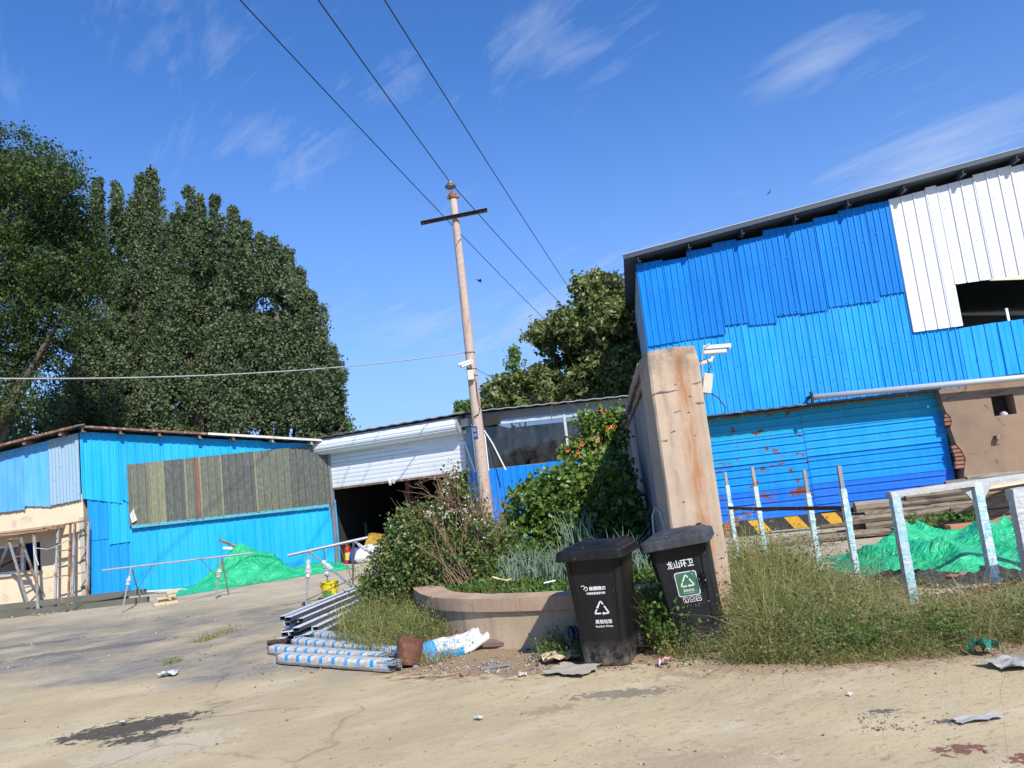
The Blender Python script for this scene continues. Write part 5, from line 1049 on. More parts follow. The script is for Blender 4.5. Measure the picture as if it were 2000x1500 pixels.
# hedge line far behind the workshop on the left
base = Vector((-22, 36, 0)); t = tree('low dark bushy tree behind the roof at the lower left under the feathery tree', base, clumps([(20, 850, 40, .8), (70, 830, 40, .7), (115, 815, 40, .8), (-40, 850, 60, .9), (150, 820, 40, 1)], 34, .5, twl=.6, droop=.2), .1, m_pop, (.14, .22), None, 'bushy_tree'); trunks(t, base, [at(70, 830, 34), at(20, 850, 34)], .12)
base = Vector((at(676, 850, 34).x, 34, 0)); t = tree('small bush tip beyond the poplars just above the shutter shed roof', base, clumps([(668, 838, 16, .8), (650, 835, 22, .8)], 34, 1, twl=.4, droop=0), .05, m_pale, (.1, .16), None, 'bush', 'bush'); trunks(t, base, [at(668, 838, 34)], .05)

# ------------------------------------------------------------ climbing vine on a mound
m_vine = leafmat('vine_leaves', [(.04, .09, .012), (.075, .14, .018), (.12, .195, .028), (.19, .25, .05)], .40, .25, .5)
vt = thing('trumpet_vine', 'big dome of trumpet vine with orange flowers climbing towards the grey boundary wall', 'vine', (1.1, 13.6, .4))
Vc = [((.35, 13.5, .85), (.85, .9, .98)), ((.75, 13.3, .9), (.75, .8, .98)), ((.85, 13.9, .9), (.9, .9, .95)), ((1.25, 13.6, .95), (.75, .9, 1.05)), ((.2, 14.0, .5), (.75, .7, .65)), ((1.45, 13.3, .95), (.42, .8, 1.1)), ((1.38, 12.4, .8), (.42, .7, 1.0)), ((1.65, 14.4, 1.5), (.30, .5, .85)), ((1.0, 13.1, .7), (.9, .6, .8))]
PP = []; TT = []
for c, r in Vc:
    n = int(780*(r[0]*r[2])); P, T = clump(c, r, n, 7, twl=.16, droop=.6, jit=.045, inner=.75); PP.append(P); TT.append(T)
for (x, y, r) in ((1180, 818, 16), (1155, 828, 16), (1198, 840, 20), (1137, 815, 9), (1128, 868, 9), (1150, 868, 16), (1190, 870, 24), (1198, 812, 12), (1112, 884, 8), (1160, 890, 22)):
    c = at(x, y, 14.4); P, T = clump(c, r/1500*14.4, 70 if r > 15 else 30, 6, twl=.2, droop=.5, jit=.05, inner=.3); PP.append(P); TT.append(np.minimum(T+.25, 1))
P = np.concatenate(PP); T = np.concatenate(TT); k = P[:, 2] > .38; foliage('foliage', P[k], rng.uniform(.06, .125, k.sum()), T[k], m_vine, vt, bias=(0, -.55, .55), wid=.72)
b_ = B()
for k in range(26):
    a = random.uniform(0, 2*PI); q = Vector((1.0+random.uniform(-.8, .8), 13.7+random.uniform(-.4, .4), .35)); e = q+Vector((math.cos(a)*.6, math.sin(a)*.5, random.uniform(.6, 1.3))); b_.tube([q, (q+e)/2+Vector((0, 0, .2)), e], [.02, .012, .004], 5)
for pts in (((1130, 800), (1105, 785), (1080, 790)), ((1120, 880), (1100, 885), (1092, 868), (1094, 850)), ((1130, 805), (1150, 815)), ((1078, 790), (1077, 820))):
    b_.tube([at(x, y, 14.6) for x, y in pts], .007, 5)
b_.make('stems', simple('vine_stem', (.10, .09, .04), .8), vt)['kind'] = 'stuff'
m_or = simple('trumpet_orange', (.62, .15, .035), .5, .2, 30, 0)
for (x, y, D) in ((1171, 800, 14.2), (1186, 837, 14.0), (1197, 834, 13.9), (1137, 868, 14.1), (1129, 883, 13.5), (1148, 968, 12.75), (1140, 971, 12.8), (1102, 990, 12.9), (1180, 805, 14.2), (1127, 884, 13.4), (1108, 878, 14.0), (1155, 962, 12.8)):
    q = at(x, y, D); b_ = B(); Mq = Matrix.Translation(q)@Matrix.Rotation(random.uniform(.9, 1.9), 4, 'X')@Matrix.Rotation(random.uniform(-.6, .6), 4, 'Y')@Matrix.Scale(.82, 4)
    b_.lathe([(.006, -.05), (.012, -.02), (.022, .01), (.03, .025)], 10, Mq)
    for j in range(5):
        a = 2*PI*j/5; ca, sa = math.cos(a), math.sin(a); cb, sb_ = math.cos(a+.5), math.sin(a+.5); cc, sc_ = math.cos(a-.5), math.sin(a-.5)
        b_.quad(Mq@Vector((.026*cc, .026*sc_, .02)), Mq@Vector((.026*cb, .026*sb_, .02)), Mq@Vector((.055*math.cos(a+.3), .055*math.sin(a+.3), .032)), Mq@Vector((.055*math.cos(a-.3), .055*math.sin(a-.3), .032)))
    b_.make('flower', m_or, vt)

# ------------------------------------------------------------ rose bush with dry canes
rt_ = thing('rose_bush', 'straggly rose bush with dry brown canes, white bloom and three red or pink roses', 'bush', (-.7, 9.9, .45))
m_rl = leafmat('rose_leaves', [(.045, .085, .02), (.085, .14, .032), (.14, .19, .05), (.28, .25, .09)], .5, .3)
PP = []; TT = []
for (x, y, r, D, dn) in ((770, 1085, 34, 10.4, 1), (790, 1040, 30, 10.3, .9), (760, 1130, 34, 10.6, 1), (735, 1150, 20, 10.6, .8), (825, 1065, 50, 10.0, 1), (860, 1020, 40, 10.1, .9), (900, 1010, 36, 10.2, .8), (880, 1080, 60, 10.0, .9), (930, 1050, 45, 10.0, .9), (960, 1060, 36, 10.4, .9), (985, 1050, 20, 10.6, .7), (945, 1110, 40, 9.8, .8), (810, 1120, 40, 10.0, 1), (960, 1140, 30, 9.6, .6), (905, 955, 16, 10.0, .35), (893, 925, 10, 10.0, .5), (805, 1005, 14, 10.3, .5), (840, 1000, 20, 10.2, .4), (925, 995, 20, 10.3, .4), (855, 1130, 40, 9.9, .8), (720, 1160, 16, 10.7, .7), (880, 960, 20, 10.1, .25)):
    rr = r/1500*D; P, T = clump(at(x, y, D), rr, int(1500*rr**1.4*dn*.95)+5, 7, twl=.16, droop=.1, jit=.03, inner=.25); PP.append(P); TT.append(T)
P = np.concatenate(PP); T = np.concatenate(TT); foliage('foliage', P, rng.uniform(.028, .065, len(P)), T, m_rl, rt_, bias=(0, -.4, .5), wid=.7)
m_cane = simple('dry_cane', (.23, .155, .09), .85, .35, 9, .2, 60, (.17, .09, .06), (.5, .65), 3); m_cane2 = simple('grey_cane', (.30, .23, .17), .9)
b_ = B()
def cane(p, q, r, bend=.1, n=5, tw=3):
    p, q = Vector(p), Vector(q); L = (q-p).length; off = Vector((random.uniform(-1, 1), random.uniform(-1, 1), random.uniform(0, 1)))*bend*L
    pts = [p+(q-p)*(i/n)+off*math.sin(PI*i/n)+Vector((random.uniform(-1, 1), random.uniform(-1, 1), random.uniform(-1, 1)))*.012*L for i in range(n+1)]
    b_.tube(pts, [r*(1-.75*i/n) for i in range(n+1)], 5, cap=False)
    for _ in range(tw):
        i = random.randint(2, n-1); e = pts[i]+(q-p).normalized()*L*random.uniform(.15, .35)+Vector((random.uniform(-1, 1), random.uniform(-1, 1), random.uniform(-.4, 1)))*L*.14
        b_.tube([pts[i], (pts[i]+e)/2+Vector((random.uniform(-1, 1), 0, random.uniform(-1, 1)))*.02, e], [r*.5, r*.35, r*.15], 4, cap=False)
for k in range(30):
    x = random.uniform(870, 950); cane(at(x, 1160, 9.5), at(random.uniform(765, 870), random.uniform(1000, 1120), random.uniform(9.5, 10.2)), random.uniform(.004, .009), .10, 5, 5)
for k in range(34):
    x = random.uniform(885, 975); cane(at(x, 1150, 9.8), at(random.uniform(870, 985), random.uniform(930, 1060), random.uniform(9.7, 10.3)), random.uniform(.005, .009), .08)
for (a, b) in (((905, 1010), (815, 948)), ((900, 1000), (832, 990)), ((905, 985), (795, 960)), ((900, 960), (835, 935)), ((890, 930), (815, 947)), ((925, 1010), (920, 965)), ((930, 1020), (945, 950)), ((935, 1015), (915, 960)), ((945, 1020), (930, 945)), ((920, 1020), (965, 985)), ((905, 1040), (860, 920)), ((890, 1050), (880, 930)), ((915, 1040), (893, 915))):
    cane(at(*a, 9.9), at(*b, 9.9), .007, .08, 6, 5)
for k in range(60): cane(at(random.uniform(850, 905), random.uniform(950, 1010), 9.95), at(random.uniform(840, 900), random.uniform(920, 1000), 9.9), .004, .2, 4, 1)
b_.make('canes', m_cane, rt_)['kind'] = 'stuff'
def rosette(q, r, mat, parent, name='rose'):
    b = B()
    for ring_, (n, rr, tilt) in enumerate(((6, 1.0, .3), (5, .7, .9), (4, .4, 1.3))):
        for j in range(n):
            a = 2*PI*j/n+ring_; d = Vector((math.cos(a), math.sin(a), 0)); s_ = Vector((-d.y, d.x, 0)); tip = d*rr*r*math.cos(tilt)+Vector((0, 0, r*rr*math.sin(tilt)*.9))
            b.quad(q+d*r*.08, q+tip*.7+s_*r*.38*rr, q+tip, q+tip*.7-s_*r*.38*rr)
    return b.make(name, mat, parent)
mr, mk = simple('rose_red', (.62, .02, .035), .5, bump=0), simple('rose_pink', (.70, .10, .13), .5, bump=0)
for (x, y, m2) in ((806, 983, mk), (821, 998, mr), (819, 1007, mk)): rosette(at(x, y, 9.45), .042, m2, rt_)
P = []
for (x, y, r, n) in ((868, 1000, 22, 26), (905, 1000, 12, 10), (890, 930, 10, 8), (870, 960, 10, 6), (925, 1020, 20, 14), (780, 1020, 14, 5), (836, 1003, 9, 14), (790, 1040, 16, 6), (920, 985, 16, 8), (860, 940, 14, 6), (955, 1045, 20, 6), (840, 1050, 30, 8), (777, 1052, 6, 4)):
    for _ in range(n): q = at(x+random.gauss(0, r*.6), y+random.gauss(0, r*.5), 9.75); P += [q+Vector(np.array(rng.normal(size=3))*.008) for _ in range(5)]
P = np.array(P); foliage('white_blossom', P, rng.uniform(.012, .022, len(P)), rng.random(len(P)), leafmat('white_petals', [(.55, .55, .42), (.72, .72, .62)], .6, .2), rt_, bias=(0, -.5, .5), wid=.9, kind='stuff')

# spring onions: each clump a plant of its own
m_on = leafmat('onion_leaves', [(.10, .17, .11), (.16, .25, .17), (.24, .33, .25), (.36, .34, .20)], .45, .15)
def onion(x, y, h, n, lab):
    b = B(); tn = []
    for k in range(n):
        a = random.uniform(0, 2*PI); r = random.uniform(0, .07); p = Vector((x+r*math.cos(a), y+r*math.sin(a), .40)); hh = h*random.uniform(.55, 1.1); ln = Vector((random.gauss(0, .12), random.gauss(0, .12), 1)); w_ = random.uniform(.005, .008); bend = Vector((random.gauss(0, .05), random.gauss(0, .05), 0))
        f0 = len(b.f); b.tube([p, p+ln*hh*.4, p+ln*hh*.75+bend*.4, p+ln*hh+bend*1.6], [w_, w_*1.15, w_*.8, .001], 5, cap=False); tn += [random.random()*.75 if random.random() > .12 else 1.0]*(len(b.f)-f0)
    o = b.make('spring_onion_plant', m_on, origin=(x, y, .40)); at_ = o.data.attributes.new('tint', 'FLOAT', 'FACE'); at_.data.foreach_set('value', tn); tag(o, lab, 'plant', 'spring onions in the planter')
for i in range(17):
    x = -.38+.062*i*1.0+random.uniform(-.04, .04); onion(x, random.uniform(8.9, 9.8), random.uniform(.36, .52), 15, 'clump of blue-green spring onion leaves in the planter left of the upright bin')
for (x, y, D, h) in ((1125, 1040, 10.2, .6), (1140, 1040, 10.0, .55), (1105, 1040, 10.4, .55), (1155, 1045, 9.8, .5)): q = at(x, y, D); onion(q.x, q.y, h+.22, 14, 'taller clump of spring onion leaves rising behind the lid of the upright bin')
for (x, y) in ((.93, 8.3), (1.03, 8.5), (1.12, 8.4), (.98, 8.8), (1.15, 8.9), (1.25, 8.6)): onion(x, y, random.uniform(.42, .6), 12, 'clump of spring onion leaves in the shade between the two bins')

# ground cover, weeds, grass
m_grass = leafmat('weed_blades', [(.09, .125, .026), (.19, .205, .055), (.33, .29, .11), (.52, .42, .22)], .6, .3, .25)
m_weed = leafmat('weed_leaves', [(.06, .095, .02), (.11, .155, .034), (.18, .22, .06), (.28, .27, .10)], .55, .3, .3)
m_gc = leafmat('cover_leaves', [(.03, .08, .012), (.055, .13, .02), (.09, .18, .03), (.15, .22, .05)], .5, .3)
def inpoly(x, y, poly):
    c = np.zeros(len(x), bool); j = len(poly)-1
    for i in range(len(poly)):
        xi, yi = poly[i]; xj, yj = poly[j]; k = ((yi > y) != (yj > y)) & (x < (xj-xi)*(y-yi)/(yj-yi+1e-12)+xi); c ^= k; j = i
    return c
def scatter(poly, n, z=0.0, lump=0, seed=0):
    xs, ys = zip(*poly); P = np.zeros((0, 2))
    while len(P) < n:
        q = np.stack([rng.uniform(min(xs), max(xs), n), rng.uniform(min(ys), max(ys), n)], 1); k = inpoly(q[:, 0], q[:, 1], poly)
        if lump: nv = np.array([mn.noise(Vector((a*lump, b*lump, seed))) for a, b in q]); k &= rng.random(n) < np.clip(.55+1.3*nv, .04, 1)
        P = np.concatenate([P, q[k]])
    return np.concatenate([P[:n], np.full((n, 1), z)], 1)
def hfield(P, base, var, sc_=1.5, seed=3): return np.array([base+var*mn.noise(Vector((a*sc_, b*sc_, seed))) for a, b, _ in P])
def weeds(name, poly, n, h0, hv, nleaf, z=0, lean=.55, kind='stuff', wd=.006, dry=.35, lump=1.3, leafmat_=None, label=None, lsz=(.015, .035), seed=0):
    P = scatter(poly, n, z, lump, seed); H_ = np.clip(hfield(P, h0, hv, seed=seed+1)*rng.uniform(.45, 1.2, n), .04, 2)
    ln = rng.normal(size=(n, 2))*lean; T = np.clip(rng.normal(.53, .25, n)+(rng.random(n) < dry*.35)*.5, 0, 1)
    o = blades(name, P, H_, ln, np.full(n, wd)*rng.uniform(.5, 1.3, n), T, m_grass, curl=1.25, origin=(P[:, 0].mean(), P[:, 1].mean(), z))
    if label: tag(o, label)
    if nleaf:
        i = rng.integers(0, n, nleaf); t = rng.uniform(.15, .95, nleaf); Q = P[i].copy(); Q[:, :2] += ln[i]*(H_[i]*(t*.35+.65*t*t))[:, None]; Q[:, 2] += H_[i]*(t-.38*t*t*np.minimum(np.linalg.norm(ln[i], axis=1), 1.3)); Q += rng.normal(size=Q.shape)*.02
        foliage(name+'_leaves', Q, rng.uniform(*lsz, nleaf), np.clip(rng.random(nleaf)*.6+rng.random(nleaf)*.4, 0, 1), leafmat_ or m_weed, origin=(P[:, 0].mean(), P[:, 1].mean(), z), bias=(0, -.3, .5), kind='stuff')
polyA = [(1.75, 6.55), (1.95, 6.25), (2.6, 6.15), (3.1, 6.1), (3.7, 6.05), (4.3, 6.1), (4.6, 6.6), (4.2, 7.1), (3.9, 7.5), (3.5, 7.9), (3.4, 8.6), (3.3, 9.4), (3.0, 10.2), (2.5, 10.2), (2.2, 9.4), (2.15, 8.2), (1.95, 7.2)]
weeds('tall_weeds', polyA, 10500, .42, .20, 17000, lean=1.0, wd=.0048, seed=2)
weeds('tall_weeds', [(1.8, 6.6), (2.3, 6.35), (2.8, 6.6), (2.9, 7.6), (2.7, 8.6), (2.4, 9.4), (2.1, 8)], 4500, .66, .2, 11000, lean=.75, wd=.005, seed=9)
weeds('tall_weeds', [(2.05, 7.6), (2.9, 7.8), (3.1, 9.8), (2.3, 10)], 2600, .98, .22, 9000, lean=.55, wd=.0045, seed=5)
weeds('broadleaf_weeds', [(2.0, 6.3), (2.6, 6.1), (3.3, 6.1), (3.3, 6.5), (2.4, 6.7)], 260, .3, .1, 4200, lean=.5, wd=.005, lump=1.5, seed=81, leafmat_=m_gc, lsz=(.02, .045))
weeds('broadleaf_weeds', [(3.6, 6.1), (4.5, 6.1), (4.6, 6.5), (3.8, 6.5)], 160, .26, .1, 2200, lean=.5, wd=.005, lump=1.5, seed=82, leafmat_=m_gc, lsz=(.02, .04))
weeds('low_weeds', [(1.5, 6.75), (1.6, 6.35), (2.1, 6.05), (3.2, 5.85), (4.5, 5.8), (4.6, 6.3), (3, 6.3), (2, 6.6)], 4500, .18, .1, 4500, lean=.9, wd=.005, seed=6)
weeds('low_weeds', [(4.2, 7.0), (5.2, 7.1), (6, 8), (5.2, 8.2), (4.4, 7.8)], 1600, .2, .1, 1500, lean=.8, wd=.005, seed=16)
weeds('wiry_stalks', polyA, 1300, .72, .25, 0, lean=1.15, wd=.0042, dry=2.2, seed=71)
weeds('thin_weeds', [(3.3, 8.2), (4.2, 8.1), (4.2, 9.0), (3.5, 10.2), (3, 10.5)], 900, .22, .14, 1800, lean=.8, wd=.005, seed=17)
# left of the planter
polyB = [(-1.0, 8.35), (-1.35, 8.2), (-1.85, 8.3), (-2.3, 8.9), (-2.45, 10), (-2.3, 11.6), (-2.0, 12.4), (-1.5, 12.4), (-1.5, 10.2), (-1.35, 9.4)]
weeds('roadside_weeds', polyB, 5200, .50, .2, 19000, lean=.45, wd=.005, dry=.3, seed=21)
weeds('roadside_weeds', [(-1.0, 8.3), (-1.7, 8.1), (-1.9, 8.6), (-1.4, 9.2), (-.9, 8.6)], 900, .34, .1, 1500, lean=.5, wd=.006, dry=.5, seed=22)
weeds('roadside_weeds', [(-1.5, 9.8), (-2.1, 9.8), (-2.2, 12.4), (-1.6, 12.6)], 1100, .85, .25, 15000, lean=.35, wd=.005, seed=24, leafmat_=m_rl, lsz=(.025, .05))
weeds('dry_grass_tuft', [(-.95, 7.6), (-1.2, 7.6), (-1.25, 8.0), (-.8, 8.05)], 420, .22, .06, 60, lean=.8, wd=.005, dry=1.8, lump=0, seed=25)
# between and beside the bins
weeds('bin_side_weeds', [(1.02, 6.95), (1.12, 6.85), (1.3, 7.0), (1.2, 7.5), (.98, 7.5)], 320, .66, .1, 2600, lean=.28, wd=.006, lump=0, seed=31, leafmat_=m_gc, lsz=(.03, .06))
weeds('bin_side_weeds', [(1.0, 6.7), (1.35, 6.6), (1.45, 7.0), (1.0, 7.1)], 180, .32, .1, 500, lean=.8, wd=.005, lump=0, seed=32)
weeds('bin_side_weeds', [(1.45, 6.35), (1.8, 6.3), (1.95, 6.75), (1.6, 6.8)], 420, .3, .12, 900, lean=.7, wd=.005, lump=0, seed=33)
weeds('wall_foot_weeds', [(-.05, 7.25), (.38, 7.1), (.48, 7.6), (.05, 7.7)], 420, .24, .08, 1500, lean=.5, wd=.005, lump=0, seed=34, leafmat_=m_gc)
weeds('arching_grass', [(.2, 7.5), (.45, 7.4), (.48, 7.7), (.25, 7.75)], 26, .55, .08, 0, lean=1.0, wd=.008, lump=0, seed=35)
weeds('pavement_grass', [(-4.75, 10.7), (-4.5, 10.6), (-4.3, 11.4), (-4.5, 11.7)], 520, .10, .05, 200, lean=.8, wd=.004, lump=3, seed=36)
weeds('pavement_grass', [(-4.45, 9.2), (-4.28, 9.2), (-4.25, 9.45), (-4.45, 9.5)], 140, .07, .02, 60, lean=.8, wd=.004, lump=0, seed=37)
weeds('pavement_grass', [(-3.7, 12.0), (-3.2, 12.2), (-3.1, 13.4), (-3.5, 13.6)], 500, .13, .05, 200, lean=.8, wd=.004, lump=2, seed=38)
# planter greenery
weeds('planter_cover', [(-1.2, 9.6), (-.75, 8.95), (-.1, 8.35), (.5, 8.1), (1.4, 7.95), (1.6, 9), (1.9, 12), (1.6, 14), (-1.3, 14), (-1.35, 10.5)], 5000, .17, .09, 17000, z=.41, lean=.5, wd=.007, lump=.9, seed=41, leafmat_=m_gc, lsz=(.03, .065), dry=.1)
weeds('planter_cover', [(-.1, 8.4), (.45, 8.15), (.5, 8.6), (0, 8.8)], 200, .10, .04, 1700, z=.42, lean=.7, wd=.006, lump=0, seed=42, leafmat_=m_gc, lsz=(.03, .06), dry=.05)
weeds('planter_cover', [(-.3, 10.0), (.1, 10.0), (.1, 12.5), (-.6, 12.5)], 400, .38, .1, 3200, z=.41, lean=.3, wd=.007, lump=0, seed=43, leafmat_=m_gc, lsz=(.05, .09), dry=.05)
weeds('planter_cover', [(.9, 8.0), (1.45, 8.0), (1.5, 9), (.9, 9)], 240, .22, .08, 1700, z=.41, lean=.4, wd=.006, lump=0, seed=44, leafmat_=m_gc, lsz=(.03, .06), dry=.05)

# gravel and crumbs on the ground
def gravel(name, polys, mats, z=0):
    V = []; F = []; MI_ = []
    for poly, n, (a, b) in polys:
        P = scatter(poly, n, z, 1.2, 77); s_ = rng.uniform(a, b, n)*(rng.random(n)**2*1.3+.5)
        for p, r in zip(P, s_):
            k = len(V); q = rng.normal(size=(6, 3))*.22+np.array([(1, 0, 0), (-1, 0, 0), (0, 1, 0), (0, -1, 0), (0, 0, .7), (0, 0, -.5)]); V += list(q*r+p+np.array((0, 0, r*.25+gz(p[0], p[1]))))
            F += [(k+i, k+j, k+4) for i, j in ((0, 2), (2, 1), (1, 3), (3, 0))]+[(k+j, k+i, k+5) for i, j in ((0, 2), (2, 1), (1, 3), (3, 0))]; MI_ += [int(rng.integers(0, len(mats)))]*8
    o = fastmesh(name, np.array(V), np.array(F), mats, mi=np.array(MI_)); o['kind'] = 'stuff'
st_ = [simple('stone_grey', (.24, .22, .20), .9), simple('stone_tan', (.40, .31, .21), .9), simple('stone_pale', (.46, .40, .32), .9), simple('crumb_brick', (.33, .20, .13), .9), simple('crumb_dark', (.08, .07, .06), .9)]
gravel('gravel', [([(-1.3, 7.2), (.7, 6.6), (1.6, 6.4), (1.6, 7.6), (-.6, 8.1), (-1.3, 8.0)], 1500, (.005, .014)), ([(1.4, 6.0), (4.6, 5.3), (4.7, 6.2), (1.6, 6.7)], 900, (.003, .009)), ([(-6, 4), (4, 3.5), (4.6, 5.8), (-8, 12)], 2600, (.002, .008)), ([(-3.3, 8.2), (-1.2, 7.6), (-1.3, 8.2), (-3.0, 9)], 260, (.004, .012)),
                  ([(1.75, 4.6), (2.3, 4.45), (2.35, 4.75), (1.85, 4.9)], 200, (.003, .008)), ([(-13, 16.4), (-8.5, 17.5), (-8.6, 18.2), (-13, 17.4)], 700, (.008, .03)), ([(-8, 18), (-5.4, 19.8), (-5.2, 21), (-8, 19.4)], 300, (.01, .03)), ([(-9, 11), (-3.6, 9), (-3, 14), (-8, 15)], 500, (.004, .014))], st_)

# ------------------------------------------------------------ things against the left workshop
def frame_thing(name, label, cat, org, bars, mats, tubes=False, group=None):
    """bars: (part name, p, q, w, h, mat index)"""
    t = thing(name, label, cat, org, group)
    for nm, p, q, a, h, mi in bars:
        b = B()
        if tubes: b.tube([p, q], a/2, 8)
        else: b.beam(p, q, a, h)
        b.make(nm, mats[mi], t)
    return t
D1 = 17.5
def w1(px, py, n): s, z = W1.hit(px, py, n); return W1.p(s, z, n)
def gz0(p): p = Vector(p); p.z = 0; return p
# step ladder
def lad(px, py, D): return at(px, py, D)
tA, tB = at(17, 1053, 17.55), at(40, 1051, 17.55)
fA, fB = gp(60, 1197), gp(90, 1188); rA, rB = gp(-30, 1210), gp(3, 1196)
fA = Vector((fA.x, 17.2, 0)) ; fA = gp(59, 1196); 
bars = [('rail', tA, fA, .05, .03, 0), ('rail', tB, fB, .05, .03, 0), ('rear_rail', tA+Vector((0, .05, -.04)), gp(-38, 1190), .05, .03, 0), ('rear_rail', tB+Vector((0, .05, -.04)), gp(2, 1184), .05, .03, 1), ('top_plate', tA, tB, .10, .03, 1)]
for f in (.24, .45, .66, .88): bars.append(('rung', tA+(fA-tA)*f, tB+(fB-tB)*f, .03, .025, 1))
for f in (.25, .5, .75, .95): a, b = tA+(gp(-38, 1190)-tA)*f, tB+(gp(2, 1184)-tB)*f; bars.append(('rung', a, b, .03, .025, 1))
frame_thing('step_ladder', 'rusty grey steel step ladder standing open in front of the small window', 'ladder', gz0(fA), bars, [m_rustg, m_rust])
# awning support and racks
sx = lambda px, py=1100, n=.78: W1.hit(px, py, n)[0]
a = sx(68); bars = [('post', W1.p(a+.05, 0, .78), W1.p(a, 1.80, .78), .05, .05, 0), ('rail', W1.p(sx(40), 1.79, .80), W1.p(sx(130), 1.86, .80), .05, .05, 1)]
frame_thing('awning_support', 'thin steel post and rail holding up the board awning beside the ladder', 'frame', W1.p(a, 0, .78), bars, [m_rustg, m_rust])
p0, p1, q0, q1 = sx(107, 1100, .55), sx(130, 1100, .5), sx(140, 1100, .5), sx(170, 1100, .45); h = 1.92
bars = [('post', W1.p(p0, 0, .62), W1.p(p0-.02, h-.04, .30), .045, .045, 0), ('post', W1.p(p1+.03, 0, .55), W1.p(p1, h, .25), .04, .04, 1), ('post', W1.p(q0+.02, 0, .60), W1.p(q0, h, .28), .05, .05, 0), ('post', W1.p(q1+.0, 0, .55), W1.p(q1-.02, h+.02, .24), .045, .045, 0), ('top_rail', W1.p(p0-.05, h-.02, .29), W1.p(q1, h+.03, .25), .04, .04, 1)]
for z, f in ((1.30, .68), (.72, .38)): bars.append(('cross_rail', W1.p(p0, z, .62-.32*f), W1.p(q1, z+.03, .55-.31*f), .025, .025, 1))
for z in (1.3, 1.9, .7): bars.append(('strut', W1.p(q1-.02, z, .3), W1.p(q1-.35, z-.32, .04), .025, .025, 0))
frame_thing('steel_rack_frame', 'tall grey steel rack leaning on the beige wall near its corner', 'frame', W1.p(p0, 0, .55), bars, [m_rustg, m_rust])
b_ = B(); b_.tube([W1.p(a, 1.45, .80), W1.p(a+.25, 1.38, .7), W1.p(p0, 1.42, .5), W1.p(p0+.3, 1.55, .4)], .008, 5); b_.tube([W1.p(a, 1.48, .81), W1.p(a+.03, 1.3, .83), W1.p(a+.1, 1.05, .82)], .012, 5); tag(b_.make('tied_rag', simple('white_rag', (.62, .6, .54)), origin=W1.p(a, 1.45, .8)), 'white cord knotted round the awning post and strung to the rack frame', 'cord')
# channel beams on the ground
m_ch = simple('olive_steel', (.13, .125, .095), .55, .25, 3, .15, 50, (.22, .18, .13), (.58, .7), 6)
for i, (xa, ya, xb, yb, z) in enumerate(((-120, 1222, 290, 1176, .0), (-120, 1212, 250, 1174, .0), (-100, 1214, 285, 1172, .13))):
    p, q = gp(xa, ya), gp(xb, yb); d = (q-p).normalized(); s_ = Vector((-d.y, d.x, 0)); u = Vector((0, 0, 1)); z_ = u*z; b_ = B()
    for c_, (a, h2) in ((s_*.0+u*.006, (.09, .012)), (s_*.045+u*.06, (.010, .12)), (s_*-.045+u*.06, (.010, .12)), (u*.118, (.09, .010))): b_.beam(p+c_+z_, q+c_+z_, a, h2)
    tag(b_.make('steel_beam', m_ch, origin=p), ['front olive steel channel beam on the ground along the left wall', 'rear olive steel channel beam lying close to the beige wall', 'upper olive steel channel beam lying on the other beams by the left wall'][i], 'beam', 'steel beams along the left wall')
b_ = B(); b_.beam(gp(168, 1171)+Vector((0, 0, .10)), gp(368, 1155)+Vector((0, 0, .06)), .14, .03); tag(b_.make('white_board', simple('white_board', (.66, .66, .62), .6), origin=gp(168, 1171)), 'long thin white board lying at the foot of the blue workshop wall', 'board')
# pale bricks
cb = simple('cream_brick', (.52, .42, .26), .9, .2, 8, .3, 50)
for i, (x, y, z, r) in enumerate(((312, 1183, 0, .3), (322, 1176, .0, .5), (335, 1180, 0, .2), (328, 1172, .0, .4), (316, 1178, .07, .5), (332, 1174, .07, .3), (336, 1172, .14, .45))):
    p = gp(x, y); b_ = B(); b_.box(p+Vector((0, 0, z+.033)), (.24, .115, .063), R_(20)+r); tag(b_.make('cream_brick', cb, origin=p, bevel=.006), 'cream brick in the small loose stack at the end of the olive beams', 'brick', 'cream bricks by the beams')
for i in range(10):
    p = gp(random.uniform(90, 175), random.uniform(1176, 1190)); b_ = B(); b_.box(p+Vector((0, 0, .03)), (random.uniform(.1, .22), .1, .06), random.random()*3); tag(b_.make('broken_brick', br, origin=p, bevel=.008), 'reddish brick fragment in the rubble at the foot of the rack frame', 'brick', 'brick rubble under the rack frame')

# ------------------------------------------------------------ green tarps
def tarpmat():
    s = Mt('green_tarpaulin'); v = s.pos(); c = s.mix(s.ramp(s.noise(v, 3, 6), .35, .68), (.008, .37, .155), (.03, .47, .21)); c = s.mix(s.ma('MULTIPLY', s.ramp(s.noise(v, 7, 7, .7), .55, .72), .3), c, (.17, .48, .27))
    cr1 = s.ma('ABSOLUTE', s.ma('SUBTRACT', s.noise(v, 2.6, 4, .5, 1.6), .5)); cr2 = s.ma('ABSOLUTE', s.ma('SUBTRACT', s.noise(s.pos(off=(5, 3, 1)), 6.5, 4, .55, 1.2), .5))
    s.bump(s.ma('ADD', s.ma('MULTIPLY', s.ma('MINIMUM', cr1, .16), 3.0), s.ma('ADD', s.ma('MULTIPLY', s.ma('MINIMUM', cr2, .14), 1.5), s.ma('MULTIPLY', s.noise(v, 30, 4), .12))), .8, .06); return s.done(c, .36, 0, .45)
m_tarp = tarpmat()
def ridge(p, sc_, seed=0): return 1-abs(2*mn.noise(Vector((p[0]*sc_, p[1]*sc_, seed))))
